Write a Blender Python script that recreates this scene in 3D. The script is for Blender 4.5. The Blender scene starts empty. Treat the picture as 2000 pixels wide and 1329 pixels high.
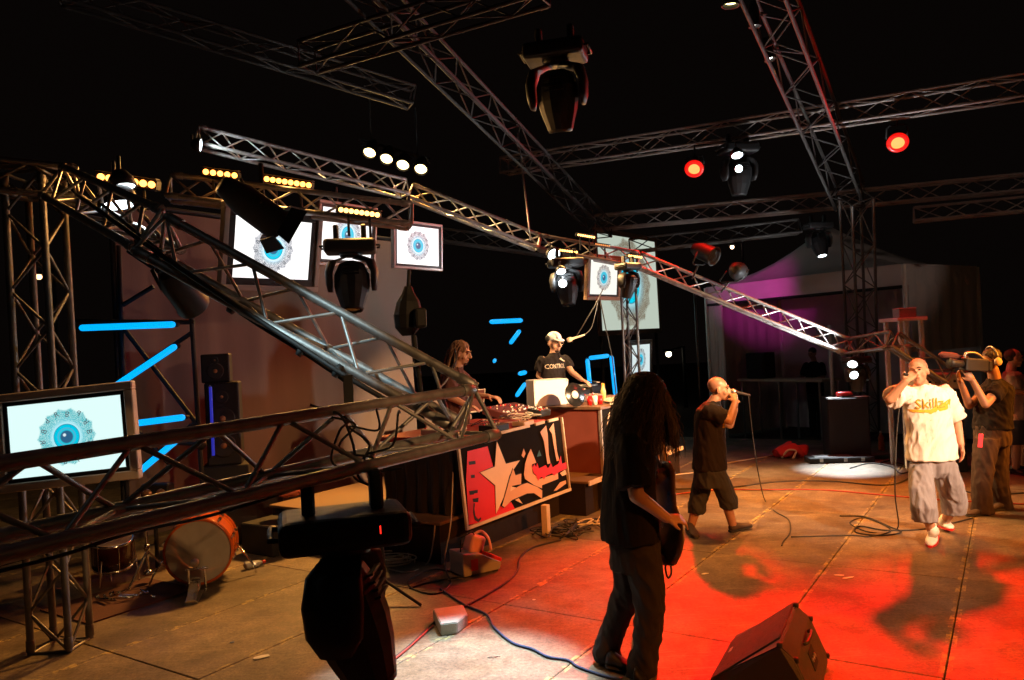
import bpy, bmesh, math, random
from mathutils import Vector, Matrix, Quaternion, noise as mnoise
random.seed(7)
SC = bpy.context.scene
COL = SC.collection
PI = math.pi
R = math.radians

# ------------------------------------------------------------------ camera
F_PX, CAM_H = 1500.0, 2.0            # focal length in pixels of a 2000 px wide frame, eye height over the stage
_r, _p = R(2.86), R(0.52)            # roll and pitch read from the stage seams and the uprights
FWD = Vector((0, math.cos(_p), math.sin(_p)))
_R0, _U0 = Vector((1, 0, 0)), Vector((0, -math.sin(_p), math.cos(_p)))
RC = _R0 * math.cos(_r) - _U0 * math.sin(_r)
UC = _R0 * math.sin(_r) + _U0 * math.cos(_r)
CAM = Vector((0, 0, CAM_H))
cd = bpy.data.cameras.new('camera')
cam = bpy.data.objects.new('camera', cd)
COL.objects.link(cam)
cd.sensor_width = 36.0
cd.lens = 36.0 * F_PX / 2000.0
cd.clip_start, cd.clip_end = 0.05, 400
mw = Matrix((RC, UC, -FWD)).transposed().to_4x4()
mw.translation = CAM
cam.matrix_world = mw
SC.camera = cam

# ------------------------------------------------------------------ night sky, exposure
w = bpy.data.worlds.new('World'); SC.world = w; w.use_nodes = True
wb = w.node_tree.nodes['Background']
wb.inputs[0].default_value = (0.026, 0.017, 0.014, 1)
wb.inputs[1].default_value = 0.08
SC.view_settings.view_transform = 'Standard'
SC.view_settings.look = 'None'
SC.view_settings.exposure = 0.0
SC.view_settings.gamma = 1.0
SC.render.engine = 'CYCLES'
cy = SC.cycles
cy.use_denoising = True
cy.max_bounces = 5; cy.diffuse_bounces = 2; cy.glossy_bounces = 3; cy.transmission_bounces = 4; cy.volume_bounces = 0
cy.sample_clamp_indirect = 4.0
cy.sample_clamp_direct = 0.0
cy.use_adaptive_sampling = True; cy.adaptive_threshold = 0.03
cy.caustics_reflective = False; cy.caustics_refractive = False

# ------------------------------------------------------------------ geometry of the place
def ray(x, y): return FWD + RC * ((x - 1000) / F_PX) - UC * ((y - 664.5) / F_PX)
def P(x, y, d): return CAM + ray(x, y) * d                 # point seen at photo position x, y, d metres in
def G(x, y, z=0.0):
    r = ray(x, y); return CAM + r * ((z - CAM_H) / r.z)
STAGE = R(33)                                               # the stage deck runs 33 degrees off the view axis
NV = Vector((math.cos(STAGE), -math.sin(STAGE), 0))         # towards the audience
MV = Vector((math.sin(STAGE), math.cos(STAGE), 0))          # along the stage front
def NM(n, m, z=0.0): return NV * n + MV * m + Vector((0, 0, z))
ZV = Vector((0, 0, 1))

# ------------------------------------------------------------------ materials
MATS = {}
def mat(name, col, rough=0.6, metal=0.0, var=0.25, scale=6.0, bump=0.0, bscale=60.0, spec=0.5, sheen=0.0, coord='Object', stretch=None):
    if name in MATS: return MATS[name]
    m = bpy.data.materials.new(name); m.use_nodes = True; MATS[name] = m
    nt = m.node_tree; N = nt.nodes; L = nt.links
    b = N['Principled BSDF']
    b.inputs['Roughness'].default_value = rough
    b.inputs['Metallic'].default_value = metal
    b.inputs['Specular IOR Level'].default_value = spec
    if sheen: b.inputs['Sheen Weight'].default_value = sheen
    geo = N.new('ShaderNodeNewGeometry')
    src = geo.outputs['Position']
    if stretch:
        mp = N.new('ShaderNodeMapping'); mp.inputs['Scale'].default_value = stretch
        L.new(src, mp.inputs['Vector']); src = mp.outputs['Vector']
    nz = N.new('ShaderNodeTexNoise'); nz.inputs['Scale'].default_value = scale; nz.inputs['Detail'].default_value = 6
    L.new(src, nz.inputs['Vector'])
    mx = N.new('ShaderNodeMix'); mx.data_type = 'RGBA'
    mx.inputs[6].default_value = (*[c * (1 - var) for c in col], 1)
    mx.inputs[7].default_value = (*[min(1, c * (1 + var)) for c in col], 1)
    L.new(nz.outputs['Fac'], mx.inputs[0])
    L.new(mx.outputs[2], b.inputs['Base Color'])
    mr = N.new('ShaderNodeMapRange'); mr.inputs['To Min'].default_value = max(0.02, rough - 0.12); mr.inputs['To Max'].default_value = min(1, rough + 0.12)
    L.new(nz.outputs['Fac'], mr.inputs['Value']); L.new(mr.outputs['Result'], b.inputs['Roughness'])
    if bump:
        n2 = N.new('ShaderNodeTexNoise'); n2.inputs['Scale'].default_value = bscale; n2.inputs['Detail'].default_value = 4
        L.new(src, n2.inputs['Vector'])
        bp = N.new('ShaderNodeBump'); bp.inputs['Strength'].default_value = bump; bp.inputs['Distance'].default_value = 0.01
        L.new(n2.outputs['Fac'], bp.inputs['Height']); L.new(bp.outputs['Normal'], b.inputs['Normal'])
    return m
def em(name, col, strength, base=(0.02, 0.02, 0.02)):
    if name in MATS: return MATS[name]
    m = bpy.data.materials.new(name); m.use_nodes = True; MATS[name] = m
    b = m.node_tree.nodes['Principled BSDF']
    b.inputs['Base Color'].default_value = (*base, 1)
    b.inputs['Emission Color'].default_value = (*col, 1)
    b.inputs['Emission Strength'].default_value = strength
    b.inputs['Roughness'].default_value = 0.25
    return m

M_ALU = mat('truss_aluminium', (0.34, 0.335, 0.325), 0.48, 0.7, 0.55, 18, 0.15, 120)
M_ALUD = mat('darkened_truss_aluminium', (0.17, 0.16, 0.15), 0.5, 0.7, 0.4, 10, 0.08, 120)  # truss aluminium darkened in colour to keep the towers dim
M_BLACK = mat('black_powder_coat', (0.014, 0.014, 0.015), 0.62, 0.0, 0.4, 20, 0.05, 200, spec=0.3)
M_BLACKP = mat('black_plastic', (0.016, 0.016, 0.017), 0.52, 0.0, 0.3, 30, spec=0.35)
M_RUBBER = mat('black_rubber', (0.015, 0.015, 0.015), 0.65, 0.0, 0.3, 30)
M_CHROME = mat('chrome', (0.75, 0.75, 0.74), 0.16, 1.0, 0.1, 20)
M_STEEL = mat('dull_steel', (0.4, 0.4, 0.4), 0.38, 0.9, 0.25, 20)
M_SILVER = mat('silver_plastic', (0.34, 0.30, 0.27), 0.45, 0.3, 0.12, 20)
M_WOOD = mat('brown_wood', (0.16, 0.085, 0.045), 0.55, 0.0, 0.4, 5, 0.12, 40, stretch=(1, 1, 8))
M_CASE = mat('red_brown_case_board', (0.20, 0.05, 0.032), 0.5, 0.0, 0.22, 5, 0.05, 90)
M_WHITE = mat('white_paint', (0.78, 0.76, 0.72), 0.45, 0.0, 0.06, 8)
M_CREAM = mat('cream_trim', (0.62, 0.50, 0.36), 0.55, 0.0, 0.2, 12)
M_DRAPE = mat('black_drape', (0.020, 0.014, 0.011), 0.85, 0.0, 0.4, 6, 0.5, 14, sheen=0.2, stretch=(3, 3, 0.6))
M_SKIN = mat('skin', (0.50, 0.27, 0.17), 0.5, 0.0, 0.12, 18, 0.05, 140)
M_SKIND = mat('tanned_skin', (0.34, 0.17, 0.10), 0.48, 0.0, 0.12, 18, 0.05, 140)
M_HAIR = mat('dark_hair', (0.030, 0.018, 0.012), 0.55, 0.0, 0.5, 40)
M_STUB = mat('cropped_hair', (0.045, 0.028, 0.02), 0.75, 0.0, 0.4, 120, 0.4, 300)
M_DREAD = mat('brown_dreadlocks', (0.17, 0.085, 0.04), 0.75, 0.0, 0.5, 60, 0.6, 160)
M_EYE = mat('eye_dark', (0.02, 0.015, 0.012), 0.25)
M_RED = mat('red_plastic', (0.55, 0.02, 0.015), 0.35, 0.0, 0.15, 20)
M_STONE = mat('pale_concrete', (0.46, 0.46, 0.43), 0.9, 0.0, 0.2, 25, 0.6, 120)

# ------------------------------------------------------------------ object helpers
def origin(o):
    v = Vector((0, 0, 0))
    while o is not None:
        v += o.location; o = o.parent
    return v
def obj(name, me, m=None, parent=None):
    """link a mesh whose vertices are in world metres as one object, re-based on its parent"""
    o = bpy.data.objects.new(name, me)
    COL.objects.link(o)
    if m is not None:
        me.materials.clear(); me.materials.append(m)
    if parent is not None:
        me.transform(Matrix.Translation(-origin(parent)))
        o.parent = parent
    return o
def place(name, me, M, parent=None):
    """link shared mesh data at world matrix M"""
    o = bpy.data.objects.new(name, me)
    COL.objects.link(o)
    if parent is not None:
        o.parent = parent
        M = Matrix.Translation(-origin(parent)) @ M
    o.matrix_basis = M
    return o
def tag(o, label, cat, group=None, kind=None):
    if label: o['label'] = label
    if cat: o['category'] = cat
    if group: o['group'] = group
    if kind: o['kind'] = kind
    return o
def thing(name, label, cat, loc, group=None):
    o = bpy.data.objects.new(name, None); COL.objects.link(o)
    o.location = loc; o.empty_display_size = 0.1
    return tag(o, label, cat, group)
def structure(o):
    o['kind'] = 'structure'; return o
def tomesh(bm, smooth=False, name='mesh'):
    me = bpy.data.meshes.new(name)
    bmesh.ops.recalc_face_normals(bm, faces=bm.faces)
    bm.to_mesh(me); bm.free()
    if smooth:
        me.polygons.foreach_set('use_smooth', [True] * len(me.polygons))
    return me
def frame(x, z, t=None):
    """4x4 with local x along x, local z near z"""
    x = Vector(x).normalized(); z = Vector(z)
    y = z.cross(x).normalized(); z = x.cross(y)
    M = Matrix((x, y, z)).transposed().to_4x4()
    if t is not None: M.translation = t
    return M
def along(a, b, roll_up=ZV):
    """matrix taking local +z to a->b, local y near roll_up"""
    z = (b - a).normalized()
    up = roll_up if abs(z.dot(roll_up)) < 0.98 else Vector((0, 1, 0)) if abs(z.y) < 0.9 else Vector((1, 0, 0))
    x = up.cross(z).normalized(); y = z.cross(x)
    M = Matrix((x, y, z)).transposed().to_4x4(); M.translation = a
    return M
def bbox(bm, M, sx, sy, sz, bev=0.0, seg=2):
    """box centred on M's origin"""
    r = bmesh.ops.create_cube(bm, size=1.0, matrix=M @ Matrix.Diagonal((sx, sy, sz, 1)))
    if bev:
        es = list({e for v in r['verts'] for e in v.link_edges})
        bmesh.ops.bevel(bm, geom=es, offset=bev, segments=seg, affect='EDGES', profile=0.5)
def box(M, sx, sy, sz, bev=0.0, seg=2):
    bm = bmesh.new(); bbox(bm, M, sx, sy, sz, bev, seg); return tomesh(bm)
def loft(bm, secs, n=16, cap=True):
    """secs: list of (centre, a_vec, b_vec) ellipses"""
    rings = []
    for c, a, b in secs:
        rings.append([bm.verts.new(c + a * math.cos(2 * PI * k / n) + b * math.sin(2 * PI * k / n)) for k in range(n)])
    for r0, r1 in zip(rings, rings[1:]):
        for k in range(n):
            bm.faces.new((r0[k], r0[(k + 1) % n], r1[(k + 1) % n], r1[k]))
    if cap:
        bm.faces.new(list(reversed(rings[0]))); bm.faces.new(rings[-1])
def perp(d, hint=ZV):
    d = d.normalized()
    if abs(d.dot(hint)) > 0.95: hint = Vector((1, 0, 0)) if abs(d.x) < 0.9 else Vector((0, 1, 0))
    a = hint.cross(d).normalized()
    return a, d.cross(a)
def tube(bm, pts, rad, n=8, cap=True):
    """round tube through pts, rad a number or list; parallel-transported so it does not twist"""
    if not hasattr(rad, '__len__'): rad = [rad] * len(pts)
    secs = []; a = None
    for i, p in enumerate(pts):
        d = (pts[min(i + 1, len(pts) - 1)] - pts[max(i - 1, 0)])
        if d.length < 1e-7: d = ZV
        d = d.normalized()
        if a is None: a, b = perp(d)
        else:
            a = (a - d * a.dot(d)).normalized(); b = d.cross(a)
        secs.append((p, a * rad[i], b * rad[i]))
    loft(bm, secs, n, cap)
def tubes(pts, rad, n=8, smooth=True):
    bm = bmesh.new(); tube(bm, pts, rad, n); return tomesh(bm, smooth)
def ball(bm, c, r, M=None, u=16, v=10):
    if not hasattr(r, '__len__'): r = (r, r, r)
    T = Matrix.Translation(c) @ (M if M is not None else Matrix.Identity(4)) @ Matrix.Diagonal((*r, 1))
    bmesh.ops.create_uvsphere(bm, u_segments=u, v_segments=v, radius=1, matrix=T)
def lathe(bm, M, prof, n=24, cap0=True, cap1=True):
    """prof: list of (radius, z)"""
    rings = [[bm.verts.new(M @ Vector((r * math.cos(2 * PI * k / n), r * math.sin(2 * PI * k / n), z))) for k in range(n)] for r, z in prof]
    for a, b in zip(rings, rings[1:]):
        for k in range(n): bm.faces.new((a[k], a[(k + 1) % n], b[(k + 1) % n], b[k]))
    if cap0: bm.faces.new(list(reversed(rings[0])))
    if cap1: bm.faces.new(rings[-1])
def lathem(M, prof, n=24, cap0=True, cap1=True, smooth=True):
    bm = bmesh.new(); lathe(bm, M, prof, n, cap0, cap1)
    me = tomesh(bm, smooth)
    return me
def crom(pts, k=6):
    out = []
    q = [pts[0]] + list(pts) + [pts[-1]]
    for i in range(1, len(q) - 2):
        for s in range(k):
            t = s / k
            p0, p1, p2, p3 = q[i - 1], q[i], q[i + 1], q[i + 2]
            out.append(0.5 * ((2 * p1) + (p2 - p0) * t + (2 * p0 - 5 * p1 + 4 * p2 - p3) * t * t + (3 * p1 - p0 - 3 * p2 + p3) * t ** 3))
    out.append(pts[-1]); return out
_UC = {}
def unit_cyl(m, n=12):
    if m.name not in _UC:
        bm = bmesh.new(); lathe(bm, Matrix.Identity(4), [(1, 0), (1, 1)], n)
        me = tomesh(bm, False, 'tube_' + m.name)
        for p in me.polygons: p.use_smooth = len(p.vertices) == 4
        me.materials.append(m); _UC[m.name] = me
    return _UC[m.name]
def rod(name, a, b, r, m, parent):
    M = along(a, b) @ Matrix.Diagonal((r, r, (b - a).length, 1))
    return place(name, unit_cyl(m), M, parent)
def text_mesh(s, size, M, extrude=0.001):
    cu = bpy.data.curves.new('t', 'FONT'); cu.body = s; cu.size = size; cu.extrude = extrude
    cu.align_x = 'CENTER'; cu.align_y = 'CENTER'; cu.resolution_u = 2
    o = bpy.data.objects.new('t', cu); COL.objects.link(o)
    dg = bpy.context.evaluated_depsgraph_get()
    me = bpy.data.meshes.new_from_object(o.evaluated_get(dg))
    bpy.data.objects.remove(o); bpy.data.curves.remove(cu)
    me.transform(M); return me
def spot(name, pos, target, col, watts, deg, parent, blend=0.35, rad=0.06):
    l = bpy.data.lights.new(name, 'SPOT'); l.energy = watts; l.color = col
    l.spot_size = R(deg); l.spot_blend = blend; l.shadow_soft_size = rad
    o = bpy.data.objects.new(name, l); COL.objects.link(o)
    q = (target - pos).to_track_quat('-Z', 'Y')
    o.rotation_euler = q.to_euler()
    o.parent = parent; o.location = pos - origin(parent)
    return o

# ================================================================== SETTING
gm = mat('dark_asphalt', (0.045, 0.043, 0.042), 0.9, 0.0, 0.4, 3, 0.4, 60)
bm = bmesh.new()
bmesh.ops.create_grid(bm, x_segments=1, y_segments=1, size=40, matrix=Matrix.Translation((0, 32, -0.34)))
structure(obj('ground', tomesh(bm), gm))

# stage deck: dark sub-frame and 1 m x 2 m plywood panels with open seams
def deck_mat():
    m = bpy.data.materials.new('stage_plywood'); m.use_nodes = True
    N = m.node_tree.nodes; L = m.node_tree.links; b = N['Principled BSDF']
    geo = N.new('ShaderNodeNewGeometry'); oi = N.new('ShaderNodeObjectInfo'); uv = N.new('ShaderNodeUVMap')
    def noise(scale, detail=5, rough=0.55, vec=None, dist=0.0):
        n = N.new('ShaderNodeTexNoise'); n.inputs['Scale'].default_value = scale; n.inputs['Detail'].default_value = detail
        n.inputs['Roughness'].default_value = rough; n.inputs['Distortion'].default_value = dist
        L.new(vec if vec is not None else geo.outputs['Position'], n.inputs['Vector']); return n.outputs['Fac']
    def ramp(fac, pts):
        r = N.new('ShaderNodeValToRGB'); e = r.color_ramp.elements
        e[0].position, e[0].color = pts[0][0], (*pts[0][1], 1)
        e[1].position, e[1].color = pts[-1][0], (*pts[-1][1], 1)
        for p, c in pts[1:-1]:
            k = e.new(p); k.color = (*c, 1)
        L.new(fac, r.inputs['Fac']); return r.outputs['Color']
    def mix(f, a, c, blend='MIX'):
        x = N.new('ShaderNodeMix'); x.data_type = 'RGBA'; x.blend_type = blend
        if isinstance(f, float): x.inputs[0].default_value = f
        else: L.new(f, x.inputs[0])
        for i, s in ((6, a), (7, c)):
            if isinstance(s, tuple): x.inputs[i].default_value = (*s, 1)
            else: L.new(s, x.inputs[i])
        return x.outputs[2]
    def math_(op, a, c=0.5):
        x = N.new('ShaderNodeMath'); x.operation = op
        for i, s in ((0, a), (1, c)):
            if isinstance(s, (int, float)): x.inputs[i].default_value = s
            else: L.new(s, x.inputs[i])
        return x.outputs[0]
    base = ramp(noise(1.3, 8, 0.65), [(0.3, (0.085, 0.064, 0.044)), (0.5, (0.155, 0.120, 0.084)), (0.72, (0.225, 0.182, 0.130))])
    speck = ramp(noise(42, 6, 0.8), [(0.34, (0.30, 0.28, 0.26)), (0.47, (0.85, 0.85, 0.85)), (0.56, (1.1, 1.1, 1.1)), (0.68, (1.8, 1.7, 1.55))])
    c = mix(0.85, base, speck, 'MULTIPLY')
    blot = ramp(noise(5.5, 7, 0.7, None, 0.6), [(0.36, (0.62, 0.60, 0.58)), (0.52, (1, 1, 1)), (0.66, (1.3, 1.27, 1.2))])
    c = mix(0.8, c, blot, 'MULTIPLY')
    grey = ramp(oi.outputs['Random'], [(0.0, (0.78, 0.79, 0.82)), (0.5, (1.0, 0.98, 0.94)), (1.0, (1.18, 1.1, 1.0))])
    c = mix(1.0, c, grey, 'MULTIPLY')
    # scuffs: stretched noise
    mp = N.new('ShaderNodeMapping'); mp.inputs['Rotation'].default_value = (0, 0, 0.6); mp.inputs['Scale'].default_value = (2.2, 34, 1)
    L.new(geo.outputs['Position'], mp.inputs['Vector'])
    sc = ramp(noise(1.0, 6, 0.7, mp.outputs['Vector'], 0.5), [(0.58, (0, 0, 0)), (0.66, (1, 1, 1))])
    c = mix(math_('MULTIPLY', sc, 0.5), c, (0.33, 0.29, 0.23))
    # worn yellow marking along the long panel edges
    sep = N.new('ShaderNodeSeparateXYZ'); L.new(uv.outputs['UV'], sep.inputs[0])
    d = math_('SUBTRACT', 0.5, math_('ABSOLUTE', math_('SUBTRACT', sep.outputs['X'], 0.5)))
    edge = math_('LESS_THAN', d, 0.03)
    wear = ramp(noise(9, 6, 0.75), [(0.50, (0, 0, 0)), (0.58, (1, 1, 1))])
    c = mix(math_('MULTIPLY', math_('MULTIPLY', edge, wear), 0.8), c, (0.50, 0.38, 0.13))
    stain = ramp(noise(0.55, 4, 0.5), [(0.52, (1, 1, 1)), (0.66, (0.62, 0.58, 0.55))])
    c = mix(0.8, c, stain, 'MULTIPLY')
    L.new(c, b.inputs['Base Color'])
    rr = ramp(noise(2.4, 5), [(0.3, (0.42,) * 3), (0.7, (0.66,) * 3)])
    L.new(rr, b.inputs['Roughness'])
    bp = N.new('ShaderNodeBump'); bp.inputs['Strength'].default_value = 0.35; bp.inputs['Distance'].default_value = 0.004
    L.new(noise(70, 5, 0.6), bp.inputs['Height']); L.new(bp.outputs['Normal'], b.inputs['Normal'])
    return m
M_DECK = deck_mat()
N0, M0 = -5.41, 2.95                                        # one seam crossing read from the photograph
n_lo, n_hi, m_lo, m_hi = -9, 13, -2, 6                      # panel counts either side of it
bm = bmesh.new()
na, nb, ma, mb = N0 + n_lo * 1.0 + 0.02, N0 + n_hi - 0.02, M0 + m_lo * 2 + 0.02, M0 + m_hi * 2 - 0.02
bbox(bm, frame(NV, ZV, NM((na + nb) / 2, (ma + mb) / 2, -0.20)), nb - na, mb - ma, 0.32)
deck = structure(obj('stage_floor', tomesh(bm), mat('deck_frame', (0.03, 0.025, 0.02), 0.8)))
bm = bmesh.new()
bbox(bm, Matrix.Identity(4), 0.993, 1.993, 0.034, 0.004, 1)
uvl = bm.loops.layers.uv.new('UVMap')
for f in bm.faces:
    for l in f.loops: l[uvl].uv = (l.vert.co.x / 0.993 + 0.5, l.vert.co.y / 1.993 + 0.5)
panel = tomesh(bm, name='floor_panel'); panel.materials.append(M_DECK)
for i in range(n_lo, n_hi):
    for j in range(m_lo, m_hi):
        Mx = frame(NV, ZV, NM(N0 + i + 0.5, M0 + 2 * j + 1.0, -0.017 + random.uniform(-0.0015, 0.0005)))
        Mx = Mx @ Matrix.Rotation(random.uniform(-0.0015, 0.0015), 4, 'X')
        place('floor_panel', panel, Mx, deck)

# ================================================================== TRUSSES
def truss(label, A, B, size=0.24, kind='tri', r=0.025, pitch=None, m=M_ALU, flip=1, up=ZV, group=None, ends=True, name='lattice_truss', cat='truss', rb=None, ext=(0, 0)):
    ax = (B - A).normalized()
    A = A - ax * ext[0]; B = B + ax * ext[1]
    Ln = (B - A).length
    s = ax.cross(up)
    if s.length < 1e-3: s = Vector((1, 0, 0))
    s.normalize(); u = s.cross(ax)
    h = size * 0.866
    if kind == 'tri': off = [u * (flip * h * 2 / 3), s * (size / 2) - u * (flip * h / 3), -s * (size / 2) - u * (flip * h / 3)]
    else: off = [(s * i + u * j) * (size / 2) for i, j in ((1, 1), (-1, 1), (-1, -1), (1, -1))]
    t = thing(name, label, cat, A if A.z < B.z else B, group)
    rb = rb or r * 0.42
    k = len(off)
    for o in off:
        rod('chord', A + o, B + o, r, m, t)
        if Ln > 0.8:
            for p_, s_ in ((A, 1), (B, -1)): rod('coupler', p_ + o + ax * (s_ * 0.02), p_ + o + ax * (s_ * 0.10), r * 1.22, m, t)
    pitch = pitch or size * 1.05
    n = max(2, round(Ln / pitch))
    for f in range(k):
        o0, o1 = off[f], off[(f + 1) % k]
        for i in range(n):
            p = A + ax * (Ln * i / n); q = A + ax * (Ln * (i + 1) / n)
            if (i + f) % 2 == 0: rod('brace', p + o0, q + o1, rb, m, t)
            else: rod('brace', p + o1, q + o0, rb, m, t)
        if ends:
            for p in (A, B): rod('end_brace', p + o0, p + o1, rb * 1.2, m, t)
    return t

# the near star truss: level arm and rising arm meeting at one corner
A0, TIP = P(-170, 1048, 1.9), P(930, 818, 3.75)
LOWB = truss('thick near truss crossing the lower left in front of the drum kit', A0, TIP, 0.25, 'tri', 0.0245, 0.27, rb=0.009)
truss('thick rising truss from the near corner up to the left tower', P(905, 805, 3.85), P(300, 470, 4.0), 0.245, 'tri', 0.0245, 0.27, rb=0.009)
truss('short truss linking the rising truss to the left tower top', P(312, 462, 4.15), P(120, 365, 5.45), 0.245, 'tri', 0.025, 0.27)
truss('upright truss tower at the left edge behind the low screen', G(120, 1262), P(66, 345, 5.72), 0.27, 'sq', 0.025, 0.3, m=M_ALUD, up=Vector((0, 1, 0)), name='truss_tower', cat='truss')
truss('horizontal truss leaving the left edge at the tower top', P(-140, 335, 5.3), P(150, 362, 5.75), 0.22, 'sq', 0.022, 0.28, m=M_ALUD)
# trusses over the back of the stage
truss('amber lit truss under the short rows of bulbs with three screens below', P(330, 372, 6.6), P(803, 428, 7.1), 0.235, 'tri', 0.025, 0.27)
truss('dark truss sloping down behind the rows of amber bulbs', P(385, 272, 9.3), P(792, 372, 11.0), 0.27, 'tri', 0.024, 0.3)
TB = P(1052, 478, 11.6)
truss('bright truss sloping down to the right under the four floodlights', P(800, 378, 11.2), TB, 0.25, 'tri', 0.026, 0.28)
TC = P(1245, 512, 11.5)
truss('red tinted level truss over the man in the white cap', TB, TC, 0.25, 'tri', 0.025, 0.28)
TD = P(1655, 682, 11.2)
truss('long bright truss sloping down to the right in front of the tent', TC, TD, 0.25, 'tri', 0.026, 0.28)
TE = P(1742, 668, 10.4)
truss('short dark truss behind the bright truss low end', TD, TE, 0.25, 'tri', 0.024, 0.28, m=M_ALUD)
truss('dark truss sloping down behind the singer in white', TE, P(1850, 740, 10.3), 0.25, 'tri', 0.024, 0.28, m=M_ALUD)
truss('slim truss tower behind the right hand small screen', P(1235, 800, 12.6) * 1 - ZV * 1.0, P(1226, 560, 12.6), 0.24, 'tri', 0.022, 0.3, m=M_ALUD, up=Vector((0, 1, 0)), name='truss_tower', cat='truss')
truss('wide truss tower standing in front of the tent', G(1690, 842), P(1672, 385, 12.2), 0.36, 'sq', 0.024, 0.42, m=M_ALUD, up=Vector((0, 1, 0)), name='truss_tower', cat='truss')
# roof trusses
M_ROOF = mat('shaded_roof_truss', (0.035, 0.030, 0.028), 0.65, 0.2, 0.35, 8)  # roof truss metal, its dim light put into a near-black colour
M_ROOFR = mat('lit_roof_truss', (0.24, 0.20, 0.18), 0.6, 0.3, 0.35, 8)  # brighter copy for the red-lit trusses, their light put into the colour
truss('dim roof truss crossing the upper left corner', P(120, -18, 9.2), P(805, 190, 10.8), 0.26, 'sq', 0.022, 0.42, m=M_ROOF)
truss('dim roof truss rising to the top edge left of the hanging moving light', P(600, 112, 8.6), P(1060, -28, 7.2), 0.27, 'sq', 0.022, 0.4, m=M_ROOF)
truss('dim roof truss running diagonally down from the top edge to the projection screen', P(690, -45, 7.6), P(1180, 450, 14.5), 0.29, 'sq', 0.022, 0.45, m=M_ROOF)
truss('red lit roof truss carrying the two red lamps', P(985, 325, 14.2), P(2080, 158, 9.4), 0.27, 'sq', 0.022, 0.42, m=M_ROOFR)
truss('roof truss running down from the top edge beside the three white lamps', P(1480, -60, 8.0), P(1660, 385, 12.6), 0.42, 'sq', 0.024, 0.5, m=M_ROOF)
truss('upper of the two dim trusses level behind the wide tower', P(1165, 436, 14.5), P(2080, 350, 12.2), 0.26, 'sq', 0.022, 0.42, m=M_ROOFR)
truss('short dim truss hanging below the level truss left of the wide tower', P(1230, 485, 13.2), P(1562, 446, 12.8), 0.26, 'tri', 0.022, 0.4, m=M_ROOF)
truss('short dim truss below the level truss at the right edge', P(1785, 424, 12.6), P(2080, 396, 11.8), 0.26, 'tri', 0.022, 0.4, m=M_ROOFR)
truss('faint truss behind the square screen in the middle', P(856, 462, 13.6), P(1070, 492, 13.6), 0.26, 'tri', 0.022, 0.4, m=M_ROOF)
# suspension cables of the bright truss
tag(obj('chain_hoist_line', tubes([P(1008, 230, 11.5), P(1033, 440, 11.5), P(1036, 470, 11.5)], 0.012), M_STEEL), 'thin lifting line dropping onto the bright sloping truss', 'cable')

# ================================================================== BACKDROP AND SCAFFOLD
M_BACK = mat('brown_cloth_backdrop', (0.155, 0.105, 0.08), 0.85, 0.0, 0.12, 1.5, 0.25, 7, stretch=(2, 2, 0.7))
def sheet(A, B, z0, z1, nx=60, nz=20, amp=0.02):
    bm = bmesh.new(); V = []
    ax = (B - A); nn = ax.cross(ZV).normalized()
    for i in range(nx + 1):
        for j in range(nz + 1):
            u, v = i / nx, j / nz
            wv = amp * (math.sin(u * 37 + 0.6 * math.sin(v * 5)) + 0.6 * math.sin(u * 83 + v * 3) + 0.5 * math.sin(v * 9 + u * 6)) * (1.2 - v)
            V.append(bm.verts.new(Vector((A.x, A.y, 0)) + Vector((ax.x, ax.y, 0)) * u + nn * wv + ZV * (z0 + (z1 - z0) * v)))
    for i in range(nx):
        for j in range(nz):
            a = i * (nz + 1) + j
            bm.faces.new((V[a], V[a + nz + 1], V[a + nz + 2], V[a + 1]))
    return tomesh(bm, True)
def nplane(x, n):
    """floor point on the line n = const seen below photo column x"""
    r = ray(x, 700); d = n / (r.x * NV.x + r.y * NV.y); return CAM + r * d
a, b = nplane(236, -8.1), nplane(806, -8.1)
bk = thing('backdrop', 'brown cloth backdrop hung behind the rising truss', 'backdrop', Vector((a.x, a.y, 0)))
obj('cloth', sheet(a, b, 0.12, 3.75), M_BACK, bk)
for q in (a, b): rod('upright', Vector((q.x, q.y, 0.0)) - NV * 0.06, Vector((q.x, q.y, 3.95)) - NV * 0.06, 0.03, M_BLACK, bk)
rod('crossbar', Vector((a.x, a.y, 3.8)) - NV * 0.06, Vector((b.x, b.y, 3.8)) - NV * 0.06, 0.03, M_BLACK, bk)
# scaffold frame carrying the blue tubes on the left
sd = 8.0
sf = thing('scaffold_frame', 'black scaffold frame with crossed bars holding the left blue tubes', 'scaffold', P(400, 1040, sd))
for a_, b_ in (((372, 590), (402, 1052)), ((232, 480), (252, 1070)), ((250, 490), (398, 590)), ((240, 640), (395, 842)), ((240, 596), (300, 560)), ((150, 628), (380, 630)),
               ((262, 860), (392, 868)), ((262, 925), (385, 822)), ((250, 822), (330, 905)), ((205, 765), (378, 648))):
    rod('bar', P(*a_, sd), P(*b_, sd), 0.024, M_BLACK, sf)
for c_ in ((374, 612), (395, 850), (392, 868)):
    bm = bmesh.new(); ball(bm, P(*c_, sd - 0.03), 0.06, u=10, v=6); obj('coupler', tomesh(bm, True), M_BLACK, sf)

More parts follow.
